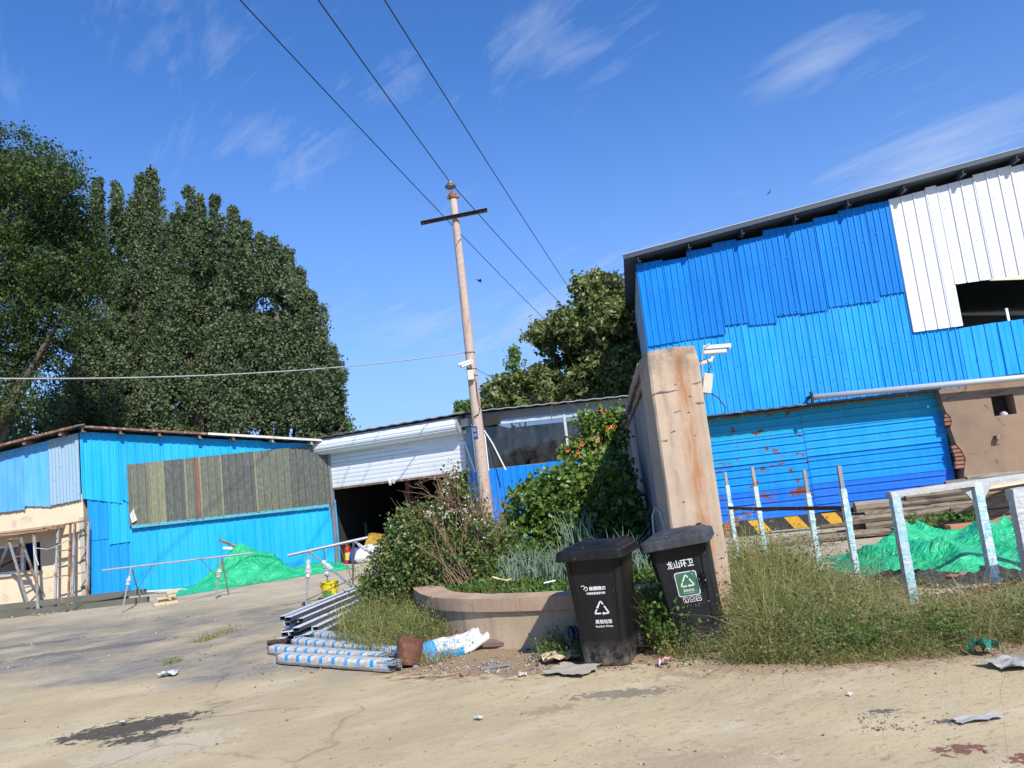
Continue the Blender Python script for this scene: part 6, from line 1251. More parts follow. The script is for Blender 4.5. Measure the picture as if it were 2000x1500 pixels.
def heap(name, label, org, ax, L, Wd, hf, nu=130, nv=80, fold=.05, fs=3.0, seed=1, edge=.12):
    ax = Vector((math.cos(ax), math.sin(ax), 0)); sd = Vector((-ax.y, ax.x, 0)); V = []; 
    for j in range(nv+1):
        for i in range(nu+1):
            u, v = i/nu, j/nv; e = min(u, 1-u, v, 1-v); jag = edge*mn.noise(Vector((u*6, v*6, seed+5)))
            fx, fy = u*L+edge*1.3*mn.noise(Vector((v*7, u*2, seed))), (v-.5)*Wd+edge*1.5*mn.noise(Vector((u*8, v*2, seed+2)))
            h = hf(u, v); p = (u*L, v*Wd)
            wx_ = p[0]+.45*mn.noise(Vector((p[0]*.9, p[1]*.9, seed+20))); wy_ = p[1]+.45*mn.noise(Vector((p[0]*.9, p[1]*.9, seed+30)))
            r1 = ridge((wx_, wy_*.55), fs*.55, seed); r2 = ridge((wx_*.6+wy_*.5, wy_-wx_*.4), fs*.9, seed+3); r3 = ridge((wx_, wy_), fs*2.4, seed+7)
            fo = ((r1**3-.25)*.75+(r2**4-.2)*.45+(r3**2-.4)*.10)*fold
            z = max(.004, h+fo*min(1, e*14)*(0.5+min(1, h*3))) if e > 0 else .004
            q = Vector(org)+ax*fx+sd*fy; V.append((q.x, q.y, z+org[2]))
    F = np.array([(j*(nu+1)+i, j*(nu+1)+i+1, (j+1)*(nu+1)+i+1, (j+1)*(nu+1)+i) for j in range(nv) for i in range(nu)])
    o = fastmesh(name, np.array(V), F, m_tarp, origin=org, smooth=True); return tag(o, label, 'tarp')
def sm(x, a, b): t = max(0, min(1, (x-a)/(b-a))); return t*t*(3-2*t)
def h1(u, v):
    pk = (1-abs((u-.38)/.26)) if u < .38 else (1-((u-.38)/.38)); pk = max(0, pk)**.85; pk = pk*(1+.03*math.sin(u*30+v*5))
    w_ = max(0, 1-abs(v-.62)/.42)**.75
    tail = .17*sm(u, .55, .72)*(1-sm(u, .94, 1.0))*max(0, 1-abs(v-.5)/.42)**.5
    lead = .10*sm(u, .0, .12)*(1-sm(u, .2, .4))*max(0, 1-abs(v-.5)/.5)
    return max(.90*pk*w_, tail, lead)
ta = Vector((-8.35, 18.75, 0)); heap('green_tarp', 'green tarpaulin draped over a pointed heap against the blue workshop wall', ta+Vector((-.2, -.15, 0)), R_(31), 4.2, 1.9, h1, fold=.16, fs=1.6)
def h2(u, v):
    a = .36*math.exp(-((u-.22)/.14)**2)+.40*math.exp(-((u-.48)/.16)**2)+.30*math.exp(-((u-.78)/.14)**2)+.24*math.exp(-((u-.95)/.1)**2)
    return .86*(a+.12)*max(0, 1-abs(v-.52)/.52)**.5*(.8+.35*mn.noise(Vector((u*7, v*4, 3))))*sm(u, 0, .06)
heap('green_tarp', 'large crumpled green tarpaulin spread on the ground below the stacked logs', Vector((4.05, 10.5, 0)), R_(-10), 5.6, 3.0, h2, 220, 140, .17, 1.7, 11)
# pole and white bottle on the tarp heap
p, q = at(428, 1054, 19.6), at(578, 1114, 20.0); b_ = B(); b_.tube([p, q], .035, 8); tag(b_.make('rusty_pole', m_rust, origin=p, smooth=True), 'rusty pole stuck through the green tarp heap at the blue wall', 'pole')
b_ = B(); q = at(445, 1071, 19.5); b_.box(q, (.24, .10, .06), .3, Matrix.Rotation(.2, 3, 'Y')); tag(b_.make('white_block', simple('white_foam', (.72, .70, .64), .7), origin=q, bevel=.015), 'small white block weighing down the peak of the green tarp heap', 'block')
b_ = B(); b_.box(W2.p(W2.hit(590, 1100)[0]-.2, .12, .06), (.5, .03, .24), W2.a); tag(b_.make('blue_offcut', blueA2, origin=W2.p(4.8, .1, .1)), 'blue sheet offcut standing behind the end of the green tarp', 'offcut')

# ------------------------------------------------------------ tube trestles
m_film = simple('clear_film_wrap', (.42, .44, .45), .25, .3, 20, .6, 30)
def wrap(p, q, r, name, t):
    b = B(); p, q = Vector(p), Vector(q); n = 9; b.tube([p+(q-p)*k/n for k in range(n+1)], [r*random.uniform(.5, .95)*(.5 if k in (0, n) else 1) for k in range(n+1)], 8, wob=.2); b.make(name, m_film, t)
def ptz(px, py, D): return at(px, py, D)
L0, L1_ = at(200, 1114, 15.8), at(492, 1080, 16.2)
la, lb = L0+(L1_-L0)*.19, L0+(L1_-L0)*.79
bars = [('top_rail', L0, L1_, .04, 0, 0), ('leg', la, gp(238, 1196), .035, 0, 0), ('leg', la, gp(273, 1166), .035, 0, 0), ('leg', lb, gp(421, 1171), .035, 0, 0), ('leg', lb, gp(447, 1162), .035, 0, 0), ('brace', L0+(L1_-L0)*.33, gp(262, 1168)+Vector((0, 0, .05)), .018, 0, 0), ('brace', L0+(L1_-L0)*.65, gp(435, 1160)+Vector((0, 0, .25)), .018, 0, 0)]
t1 = frame_thing('tube_trestle', 'long low tube trestle standing in front of the green tarp heap', 'trestle', gz0(la), bars, [m_galv], True, 'tube trestles in the yard')
wrap(la+(gp(238, 1196)-la)*.2, la+(gp(238, 1196)-la)*.42, .045, 'film_wrap', t1); wrap(lb+(gp(421, 1171)-lb)*.28, lb+(gp(421, 1171)-lb)*.5, .06, 'film_wrap', t1)
M0, M1 = at(562, 1085, 12.9), at(718, 1050, 13.2); ma_, mb_ = M0+(M1-M0)*.26, M0+(M1-M0)*.82
f1, f2_ = gp(598, 1190), gp(689, 1152); e1, e2 = gp(697, 1151), gp(757, 1125)
bars = [('top_rail', M0, M1, .05, 0, 0), ('leg', ma_, f1, .035, 0, 0), ('leg', mb_, f2_, .035, 0, 0), ('leg', ma_, at(697, 1152, 12.0), .035, 0, 0), ('leg', mb_, at(757, 1105, 12.0), .035, 0, 0), ('brace', M0+(M1-M0)*.44, gp(629, 1160)+Vector((0, .5, .05)), .02, 0, 0), ('brace', at(598, 1172, 12.9), at(748, 1103, 12.2), .015, 0, 1), ('brace', at(690, 1140, 13.1), at(663, 1065, 13.1), .012, 0, 1)]
t2 = frame_thing('tube_trestle', 'taller splayed tube trestle standing beside the yellow bucket near the doorway', 'trestle', gz0(ma_), bars, [m_galv, m_rust], True, 'tube trestles in the yard')
wrap(ma_+(f1-ma_)*.15, ma_+(f1-ma_)*.48, .055, 'film_wrap', t2); e = at(697, 1152, 12.0); wrap(ma_+(e-ma_)*.3, ma_+(e-ma_)*.5, .05, 'film_wrap', t2); e = at(757, 1105, 12.0); wrap(mb_+(e-mb_)*.15, mb_+(e-mb_)*.4, .045, 'film_wrap', t2)
wrap(M0+(M1-M0)*.44+Vector((0, .05, -.3)), M0+(M1-M0)*.44+Vector((0, .1, -.5)), .05, 'film_wrap', t2)
# buckets
def bucket(q, label, r=.15, h=.30, tilt=0):
    t = thing('yellow_bucket', label, 'bucket', q); Mq = Matrix.Translation(q)@Matrix.Rotation(tilt, 4, 'X')
    b = B(); b.lathe([(0, 0), (r*.82, 0), (r, h), (r*1.05, h), (r*1.05, h-.025), (r*1.0, h-.025)], 22, Mq); b.lathe([(r*.97, h), (r*.80, .02), (0, .02)], 22, Mq); b.make('bucket_body', simple('bucket_yellow', (.62, .47, .012), .4, .1, 6, .05, 20, (.10, .25, .03), (.56, .60), 5), t, smooth=False)
    b = B(); b.tube([Mq@Vector((r*1.03*math.cos(a), r*.5*math.sin(a)-.06, h-.03-.14*math.sin(a))) for a in np.linspace(0, PI, 9)], .005, 5); b.make('wire_handle', m_galv, t)
    b = B(); vs = [Mq@Vector(((r*.93+.004)*math.cos(a), (r*.93+.004)*math.sin(a), z)) for z in (.07, .17) for a in [R_(-125+15*k) for k in range(5)]]; b.add(vs, [(k, k+1, 6+k, 5+k) for k in range(4)]); b.make('printed_band', simple('bucket_print_green', (.07, .22, .04), .5), t)
bucket(gp(646, 1171), 'yellow paint bucket with green print beside the trestle in front of the doorway', .155, .31); q = gp(715, 1141); bucket(q, 'second yellow bucket half hidden behind the far end of the profile stack', .16, .12)

# things just inside the doorway
b_ = B(); q = W3.p(.38, 0, .05); t = thing('fire_extinguisher', 'red fire extinguisher with yellow label by the left door rail', 'fire extinguisher', q)
b_.lathe([(0, 0), (.075, 0), (.08, .02), (.08, .38), (.06, .44), (.02, .47), (0, .47)], 16, Matrix.Translation(q)); b_.make('cylinder_body', simple('extinguisher_red', (.55, .02, .02), .35, .1), t, smooth=True)
b_ = B(); b_.lathe([(.083, .10), (.083, .30)], 16, Matrix.Translation(q)); b_.make('label_band', simple('extinguisher_yellow', (.70, .52, .03), .5), t)
b_ = B(); b_.box(q+Vector((0, 0, .5)), (.04, .04, .07)); b_.beam(q+Vector((-.02, 0, .52)), q+Vector((-.12, -.02, .60)), .03, .012); b_.tube([q+Vector((.03, 0, .5)), q+Vector((.11, 0, .42)), q+Vector((.10, -.02, .25))], .010, 6); b_.make('valve_handle', m_rust, t)
def pillow(name, label, cat, c, dims, rz, mat, seed=0, n=26, crease=.05, tilt=0, mi=None):
    V = []; M = Matrix.Translation(c)@Matrix.Rotation(rz, 4, 'Z')@Matrix.Rotation(tilt, 4, 'Y')
    for sgn in (1, -1):
        for j in range(n+1):
            for i in range(n+1):
                u, v = i/n*2-1, j/n*2-1; e = max(0, (1-u**4)*(1-v**4)); x = u*dims[0]/2*(1-.06*v*v)+.03*dims[0]*mn.noise(Vector((u*2, v*3, seed+9))); y = v*dims[1]/2*(1-.08*u*u)+.06*dims[1]*mn.noise(Vector((u*3, v*2, seed)))
                z = sgn*dims[2]/2*e**.55*(.6 if sgn < 0 else 1)+crease*e*(ridge((u*1.3+seed, v), 1.6, seed)-.6)+dims[2]*.3; V.append(M@Vector((x, y, max(z, .004 if tilt == 0 else z))))
    N1 = (n+1)**2; F = [(j*(n+1)+i, j*(n+1)+i+1, (j+1)*(n+1)+i+1, (j+1)*(n+1)+i) for j in range(n) for i in range(n)]; F += [(N1+d, N1+c_, N1+b, N1+a) for a, b, c_, d in F]
    o = fastmesh(name, np.array([tuple(v) for v in V]), np.array(F), mat, origin=c, smooth=True); 
    if cat: tag(o, label, cat)
    return o
pillow('blue_bag', 'dark blue bag slumped against the white sack in the doorway', 'bag', W3.p(.68, .0, .10), (.34, .3, .5), W3.a, simple('blue_bag', (.04, .06, .30), .5, .3, 8, .4, 20), 3, tilt=.2)
pillow('white_sack', 'big crumpled white sack lying in the doorway mouth', 'sack', W3.p(1.15, .0, .02), (.8, .5, .55), W3.a+.3, simple('white_sack_cloth', (.60, .58, .54), .7, .2, 5, .5, 18), 6, crease=.12, tilt=-.15)
b_ = B(); q = W3.p(1.62, .16, .0); b_.box(q, (.14, .1, .20), .4); tag(b_.make('orange_block', simple('orange_block', (.50, .22, .08), .8), origin=q, bevel=.008), 'orange brown block beside the white sack in the doorway', 'block')
b_ = B(); q = W3.p(.98, .45, -.35); b_.prism([q+Vector((-.35, 0, -.2)), q+Vector((.35, -.1, -.2)), q+Vector((.28, -.1, .22)), q+Vector((-.1, 0, .30))], (.05, .3, 0)); tag(b_.make('mustard_panel', simple('mustard_panel', (.42, .25, .03), .7), origin=q), 'mustard yellow panel standing in the dark behind the white sack', 'panel')

# ------------------------------------------------------------ stacked aluminium profiles
m_filmw = simple('white_protective_film', (.60, .62, .64), .4, .15, 7, .2, 40, (.35, .33, .30), (.60, .72), 5, stretch=(4, .8, 4)); m_ano = simple('dark_anodised', (.045, .05, .07), .4, .2, 6)
pn, pf = Vector((-3.02, 9.62, 0)), Vector((-2.38, 13.9, 0)); dd = (pf-pn).normalized(); ss = Vector((dd.y, -dd.x, 0))
for r_ in range(6):
    nrow = (6, 6, 5, 4, 3, 2)[r_]
    for c_ in range(nrow):
        wd_, ht_ = .085, .052; st = random.uniform(-.22, .5)+r_*.03; p = pn+ss*(c_*.096-.20+random.uniform(-.02, .02)+r_*.014)+dd*st+Vector((0, 0, .03+r_*.057)); q = p+dd*random.uniform(3.9, 4.3)+ss*random.uniform(-.12, .12)+Vector((0, 0, random.uniform(0, .03)))
        b_ = B(); u = Vector((0, 0, 1)); b_.cur = 0; b_.beam(p+u*ht_*.46, q+u*ht_*.46, wd_, .005); b_.cur = 1; b_.beam(p+ss*wd_*.46, q+ss*wd_*.46, .005, ht_*.86); b_.cur = 0 if random.random() < .45 else 1
        b_.beam(p-ss*wd_*.46, q-ss*wd_*.46, .005, ht_*.86); b_.cur = 1; b_.beam(p-u*ht_*.46, q-u*ht_*.46, wd_, .005); b_.beam(p-u*ht_*.1+dd*.03, q-u*ht_*.1, wd_*.84, .004)
        tag(b_.make('aluminium_profile', [m_filmw, m_ano], origin=p), 'film-covered aluminium profile in the '+('bottom', 'second', 'third', 'fourth', 'fifth', 'topmost')[r_]+' layer of the long stack beside the weeds', 'metal profile', 'aluminium profiles in the long stack')
def printmat():
    s = Mt('printed_wrapping'); v = s.pos(obj=True); sp = s.n('ShaderNodeSeparateXYZ'); s.l(v, sp.inputs[0]); x = sp.outputs[0]; z = sp.outputs[2]
    wx = s.ma('ADD', x, s.ma('MULTIPLY', s.noise(v, 9, 3), .02))
    def band(ph, lo, hi): m_ = s.ma('FRACT', s.ma('ADD', s.ma('DIVIDE', wx, .19), ph)); return s.ma('MULTIPLY', s.ma('GREATER_THAN', m_, lo), s.ma('LESS_THAN', m_, hi))
    top = s.ma('GREATER_THAN', z, -.012); up2 = s.ma('MULTIPLY', s.ma('LESS_THAN', s.ma('ADD', sp.outputs[1], s.ma('MULTIPLY', s.noise(v, 20, 2), .02)), -.012), s.ma('LESS_THAN', z, .058))
    c = s.mix(s.ramp(s.noise(s.pos((2, 8, 8), obj=True), 4, 6, .6), .40, .68), (.58, .60, .60), (.42, .41, .37))
    c = s.mix(s.ma('MULTIPLY', s.ma('MULTIPLY', s.ma('MULTIPLY', band(0, .0, .26), up2), top), s.ramp(s.noise(s.pos((1, 1, 1), obj=True), 7, 5), .34, .46)), c, (.03, .28, .58)); c = s.mix(s.ma('MULTIPLY', s.ma('MULTIPLY', s.ma('MULTIPLY', band(.45, .0, .16), up2), top), s.ramp(s.noise(v, 30, 2), .4, .5)), c, (.62, .36, .10))
    tx = s.ma('MULTIPLY', s.ma('MULTIPLY', band(.28, .0, .30), up2), s.ma('GREATER_THAN', s.noise(s.pos((1.6, 1, 1), obj=True), 55, 2), .56)); c = s.mix(s.ma('MULTIPLY', tx, .6), c, (.12, .16, .25))
    s.bump(s.noise(s.pos((1, 6, 6), obj=True), 10, 5), .5, .01); return s.done(c, .3, 0, .5)
m_print = printmat(); m_pend = simple('profile_end_grey', (.28, .28, .27), .5, .3, 30)
def bundle(p, q, r, lab):
    p, q = Vector(p), Vector(q); L = (q-p).length; az = math.atan2(q.y-p.y, q.x-p.x); el = math.asin((q.z-p.z)/L); t = bpy.data.objects.new('wrapped_profile_bundle', None); COL.objects.link(t); M = Matrix.Translation(p)@Matrix.Rotation(az, 4, 'Z')@Matrix.Rotation(-el, 4, 'Y'); t.matrix_world = M; t.empty_display_size = .1
    tag(t, lab, 'bundle', 'printed profile bundles on the ground'); WLOC[t.name] = Vector((0, 0, 0)); b = B(); n = 26; k_ = 12; rings = []
    for i in range(n+1):
        x = L*i/n; f = .75 if i == 0 else 1
        for j in range(k_):
            a = 2*PI*j/k_+.26; c, s_ = math.cos(a), math.sin(a); sq = 1/max(abs(c), abs(s_))**.72
            rings.append((x, r*1.25*c*sq*f*(1+.05*mn.noise(Vector((x*5, j, p.x)))), r*.85*s_*sq*f*(1+.08*mn.noise(Vector((x*6, j*2, p.y))))))
    b.add(rings, [(i*k_+j, i*k_+(j+1) % k_, (i+1)*k_+(j+1) % k_, (i+1)*k_+j) for i in range(n) for j in range(k_)]+[tuple(range(k_-1, -1, -1))]); b.make('printed_wrapping', m_print, t, smooth=True)
    for a in range(4):
        for c in range(3):
            b = B(); y0, z0 = -r*.95+a*r*.63, -r*.55+c*r*.5; e_ = L+random.uniform(-.02, .07)
            for (cy, cz, wy, wz) in ((0, .012, .03, .003), (0, -.012, .03, .003), (.015, 0, .003, .024), (-.015, 0, .003, .024)): b.box((e_-.10, y0+cy, z0+cz), (.22, wy, wz))
            b.make('profile_end', m_pend, t)
    return t
bundle(gp(548, 1284, .06), gp(768, 1299, .06), .062, 'printed white bundle of profiles nearest the road, lowest of the four')
bundle(gp(530, 1267, .06), gp(748, 1285, .06), .058, 'printed white bundle of profiles second from the road, reaching furthest left')
bundle(gp(575, 1253, .06), gp(800, 1276, .07), .060, 'printed white bundle of profiles third from the road, ending behind the rusty pot')
bundle(gp(608, 1238, .07), gp(775, 1262, .07), .062, 'printed white bundle of profiles furthest from the road, against the weeds')
b_ = B(); 
for k in range(9): q = gp(530+k*3, 1268)+Vector((random.uniform(-.05, .05), random.uniform(-.05, .1), .02+random.random()*.06)); b_.box(q, (.12, .05, .03), random.random()*3, Matrix.Rotation(random.random()*3, 3, 'Z')@Matrix.Rotation(random.random(), 3, 'X'))
tag(b_.make('charred_offcuts', simple('charred_brown', (.05, .025, .02), .8), origin=gp(535, 1268)), 'heap of charred dark offcuts at the near end of the profile stack', 'offcuts')
tag(bpy.data.objects['charred_offcuts'], kind='stuff')
# film scraps near the far bundle
# rusty pot
q = gp(803, 1300); t = thing('rusty_pot', 'battered rusty iron pot lying tilted at the right end of the profile bundles', 'pot', q)
Mq = Matrix.Translation(q+Vector((0, 0, .135)))@Matrix.Rotation(R_(12), 4, 'Y')@Matrix.Rotation(R_(-14), 4, 'X'); b_ = B(); n = 28; pr = [(.0, -.13), (.10, -.128), (.115, -.10), (.125, .0), (.128, .10), (.132, .135), (.124, .135), (.118, .0), (.10, -.11), (0, -.115)]
vs = []
for r, z in pr:
    for k in range(n):
        a = 2*PI*k/n; j = 1+.10*mn.noise(Vector((math.cos(a)*1.4, math.sin(a)*1.4, z*5))); zz_ = z-(.07*max(0, math.cos(a+1.0))**6 if z > .05 else 0); vs.append(Mq@Vector((r*j*math.cos(a), r*j*math.sin(a), zz_)))
b_.add(vs, [(i*n+k, i*n+(k+1) % n, (i+1)*n+(k+1) % n, (i+1)*n+k) for i in range(len(pr)-1) for k in range(n)]); b_.make('pot_body', simple('deep_rust', (.15, .06, .035), .9, .35, 14, .6, 60, (.24, .12, .07), (.55, .68), 8), t)
# sack with blue ends
def sackmat():
    s = Mt('printed_sack'); v = s.pos(obj=True); sp = s.n('ShaderNodeSeparateXYZ'); s.l(v, sp.inputs[0]); x = s.ma('ADD', sp.outputs[0], s.ma('MULTIPLY', s.noise(v, 6, 3), .05)); y = sp.outputs[1]
    e = s.ma('MAXIMUM', s.ma('MAXIMUM', s.ma('LESS_THAN', x, -.24), s.ma('GREATER_THAN', x, .31)), s.ma('MULTIPLY', s.ma('LESS_THAN', y, -.10), s.ma('LESS_THAN', x, .02)))
    c = s.mix(e, (.54, .54, .52), (.02, .30, .62)); tx = s.ma('MULTIPLY', s.ma('MULTIPLY', s.ma('LESS_THAN', s.ma('ABSOLUTE', s.ma('ADD', y, -.0)), .035), s.ma('LESS_THAN', s.ma('ABSOLUTE', s.ma('ADD', x, .03)), .15)), s.ma('GREATER_THAN', s.noise(s.pos((1.3, .8, 1), obj=True), 34, 2), .52)); c = s.mix(s.ma('MULTIPLY', tx, .8), c, (.03, .25, .58))
    s.bump(s.noise(v, 16, 5), .5, .01); return s.done(c, .5, 0, .4)
def sack(name, label, c, rz):
    t = bpy.data.objects.new(name, None); 
    n = 34; V = []
    for sgn in (1, -1):
        for j in range(n+1):
            for i in range(n+1):
                u, v = i/n*2-1, j/n*2-1; e = max(0, (1-u**6)*(1-v**4)); x = u*.40; y = v*.15*(1-.25*sm(u, -.2, 1))+.05*u*u-.06*sm(-u, .3, 1); lift = .10*sm(u, -.1, 1)
                z = .06+lift+sgn*.05*e**.5+.05*e*(ridge((u*1.6, v*.9), 1.5, 4)-.6); V.append((x, y, max(z, .006)))
    N1 = (n+1)**2; F = [(j*(n+1)+i, j*(n+1)+i+1, (j+1)*(n+1)+i+1, (j+1)*(n+1)+i) for j in range(n) for i in range(n)]; F += [(N1+d, N1+c_, N1+b, N1+a) for a, b, c_, d in F]
    o = fastmesh(name, np.array(V), np.array(F), sackmat(), smooth=True); o.location = c; o.rotation_euler = (R_(26), 0, rz); return tag(o, label, 'sack')
sack('printed_sack', 'crumpled white sack with bright blue ends thrown down beside the planter', gp(898, 1276)+Vector((0, .05, .02)), R_(24))

# ------------------------------------------------------------ small litter on the ground
def sheetlit(name, label, cat, px, py, w_, d_, rz, mat, seed, lift=.03, n=14, kind=None):
    q = gp(px, py); V = []
    for j in range(n+1):
        for i in range(n+1):
            u, v = i/n-.5, j/n-.5; x = u*w_*(1+.25*mn.noise(Vector((v*5, seed, 0)))); y = v*d_*(1+.3*mn.noise(Vector((u*5, seed, 3)))); z = .012+lift*(.5+mn.noise(Vector((u*3.5, v*3.5, seed))))+lift*.35*ridge((u, v), 5, seed); V.append((x*math.cos(rz)-y*math.sin(rz)+q.x, x*math.sin(rz)+y*math.cos(rz)+q.y, max(.014, z)))
    F = np.array([(j*(n+1)+i, j*(n+1)+i+1, (j+1)*(n+1)+i+1, (j+1)*(n+1)+i) for j in range(n) for i in range(n)]); return tag(fastmesh(name, np.array(V), F, mat, origin=q), label, cat)
m_card = simple('wet_cardboard', (.34, .30, .235), .85, .15, 6, .3, 40); m_pap = simple('white_litter', (.58, .58, .55), .6, .15, 20)
sheetlit('cardboard_sheet', 'flattened grey cardboard sheet in front of the upright bin', 'cardboard', 1118, 1312, .40, .34, R_(-35), m_card, 1, .02)
sheetlit('cardboard_sheet', 'torn tan cardboard piece behind the flattened sheet left of the upright bin', 'cardboard', 1095, 1291, .34, .26, R_(15), simple('tan_card', (.48, .37, .25), .85), 2, .05)
sheetlit('plastic_scrap', 'small pale crumpled plastic scrap alone on the grey part of the yard', 'litter', 330, 1321, .20, .15, 0, simple('blue_white_litter', (.55, .60, .62), .5, .3, 30), 3, .04, 9)
for px, py, w_, lb in ((935, 1408, .06, 'small white paper scrap lying alone on the open ground in front of the planter'), (1022, 1322, .07, 'white paper scrap left of the flattened cardboard'), (240, 1416, .05, 'white pebble-like scrap on the dark oil stain'), (1388, 1318, .03, 'tiny white scrap below the leaning bin'), (1660, 1362, .04, 'tiny white scrap on the right of the road')):
    sheetlit('paper_scrap', lb, 'litter', px, py, w_, w_*.7, random.random()*3, m_pap, px, .02, 6)
sheetlit('paper_strip', 'pale paper strip beside the gravel spot at the lower right', 'litter', 1912, 1409, .26, .09, R_(5), simple('grey_paper', (.42, .40, .36), .7), 8, .015, 10)
sheetlit('plastic_sheet', 'crumpled grey plastic sheet at the right edge below the weeds', 'plastic sheet', 1990, 1300, .38, .26, R_(10), simple('grey_plastic_sheet', (.37, .36, .32), .6, .2, 10), 9, .035, 16)
sheetlit('green_wrapper', 'shiny dark green wrapper at the edge of the weeds on the right', 'litter', 1922, 1279, .20, .14, R_(-20), simple('green_wrapper', (.02, .20, .14), .25, .4, 25), 10, .09, 10)
sheetlit('carton', 'small crushed red and white carton below the leaning bin', 'carton', 1300, 1300, .12, .07, R_(10), simple('red_white_carton', (.62, .56, .52), .5, .1, 20, .1, 20, (.55, .03, .06), (.50, .54), 18), 12, .05, 6)
q = gp(1130, 1280); pillow('dark_bag', 'black plastic bag squeezed against the left foot of the upright bin', 'bag', q+Vector((-.02, .02, .0)), (.16, .14, .30), .3, simple('black_bag', (.015, .017, .035), .25, .4, 20, .8, 20), 8, 18, .08)
b_ = B(); q = gp(908, 1322); b_.tube([q+Vector((0, 0, .035)), q+Vector((.01, .10, .037))], .036, 14); tag(b_.make('tin_can', simple('rusty_can', (.26, .17, .12), .6, .3, 30, .3, 60, (.45, .45, .50), (.5, .55), 12), origin=q, smooth=False, bevel=.003), 'small rusty tin can lying on its side in front of the planter', 'can')
b_ = B(); q = gp(965, 1306); b_.beam(q+Vector((-.12, 0, .015)), q+Vector((.14, .03, .02)), .05, .02); tag(b_.make('bent_strip', simple('strip_grey', (.2, .21, .21), .5), origin=q), 'bent grey metal strip lying in the dirt between the can and the cardboard', 'metal strip')
b_ = B(); P = [gp(760, 1330), gp(800, 1326), gp(840, 1322), gp(862, 1324), gp(900, 1316)]; b_.tube([p+Vector((0, 0, .012+.006*(i % 2))) for i, p in enumerate(P)], [.004, .007, .006, .005, .003], 5); tag(b_.make('dry_stalk', simple('straw', (.42, .31, .16), .9), origin=P[0]), 'long dry stalk lying on the ground below the rusty pot', 'stalk')
b_ = B(); P = [at(955, 1134, 8.75), at(963, 1127, 8.7), at(975, 1131, 8.7), at(990, 1134, 8.6), at(1000, 1130, 8.6)]; b_.tube(P, [.005, .011, .012, .014, .004], 6); tag(b_.make('dry_leaf', simple('straw_pale', (.52, .42, .22), .8), origin=P[0]), 'dry straw-coloured leaf bent over the planter coping', 'leaf')
b_ = B(); b_.tube([gp(1062, 1139, .52), gp(1085, 1134, .53)], .011, 8); tag(b_.make('short_tube', m_galv, origin=gp(1062, 1139, .5)), 'short metal tube resting on the planter coping', 'tube')
for (x, y, s_) in ((1150, 1298, .06), (1158, 1302, .03), (812, 1306, .045), (1140, 1303, .035), (960, 1295, .04), (905, 1290, .03), (860, 1300, .04)):
    q = gp(x, y); b_ = B(); b_.lathe([(0, 0), (s_*.5, .0), (s_*.6, s_*.3), (s_*.35, s_*.7), (0, s_*.8)], 7, Matrix.Translation(q)@Matrix.Scale(1.2, 4, Vector((1, 0, 0)))); tag(b_.make('rubble_stone', st_[2 if s_ > .05 else 0], origin=q), 'pale angular stone at the front left corner of the upright bin' if x > 1100 else 'small stone in the dirt between the rusty pot and the planter', 'stone', 'stones by the bin' if x > 1100 else 'stones in front of the planter')

# ------------------------------------------------------------ right side: posts, frames, logs
m_wrapw = simple('aqua_film_wrap', (.50, .60, .61), .25, .35, 26, 1.0, 45, (.24, .50, .57), (.46, .62), 14, stretch=(1, 1, .8)); m_wrapg = simple('grey_film_wrap', (.44, .44, .43), .25, .3, 30, 1.0, 45, (.42, .34, .28), (.58, .66), 22)
m_prust = simple('post_rust_edge', (.30, .28, .26), .6, .2, 9, .2, 50, (.24, .10, .04), (.50, .56), 4, stretch=(1, 1, .3))
def wrapped(b, p, q, w_, n=26, amp=.22):
    p, q = Vector(p), Vector(q); d = (q-p).normalized(); u = Vector((0, -1, 0)) if abs(d.z) > .7 else Vector((0, 0, 1)); s_ = d.cross(u).normalized(); u = s_.cross(d); vs = []
    for i in range(n+1):
        k = 1+amp*random.uniform(-.6, 1) if 0 < i < n else 1
        for a, c in ((-1, -1), (0, -1.05), (1, -1), (1.05, 0), (1, 1), (0, 1.05), (-1, 1), (-1.05, 0)): vs.append(p+(q-p)*((i+random.uniform(-.2, .2)*(0 < i < n))/n)+(s_*a+u*c)*w_/2*k*random.uniform(.97, 1.06))
    return b.add(vs, [(i*8+j, i*8+(j+1) % 8, (i+1)*8+(j+1) % 8, (i+1)*8+j) for i in range(n) for j in range(8)]+[tuple(range(7, -1, -1)), tuple(n*8+j for j in range(8))])
def bpost(label, px, ytop, ywrap, D, w_, ybot=1150):
    top, wr = at(px, ytop, D), at(px+(ywrap-ytop)*.12, ywrap, D); base = Vector((top.x, D, 0)); t = thing('wrapped_post', label, 'post', base, 'film-wrapped posts in the weeds')
    b = B(); b.beam((top.x, D, wr.z-.05), (top.x, D, top.z), w_*.72, w_*.72); b.make('bare_top', m_prust, t); b = B(); wrapped(b, (top.x, D, 0), (top.x, D, wr.z), w_, 44, .10); wrapped(b, (top.x, D, wr.z*.62), (top.x+.002, D, wr.z*.80), w_*1.12, 7, .22); b.make('film_wrap', m_wrapw, t)
    return Vector((top.x, D, 0))
pa = bpost('film-wrapped post with short grey top, first to the right of the gate pillar', 1416, 922, 948, 12.2, .054); pb_ = bpost('film-wrapped post with rusty orange top, second from the gate pillar', 1469, 912, 950, 11.5, .058); pc = bpost('film-wrapped post with long rust-edged top, third from the gate pillar', 1570, 918, 963, 10.8, .060); pd = bpost('film-wrapped post with grey top, fourth from the gate pillar at the logs', 1638, 910, 955, 9.7, .064)
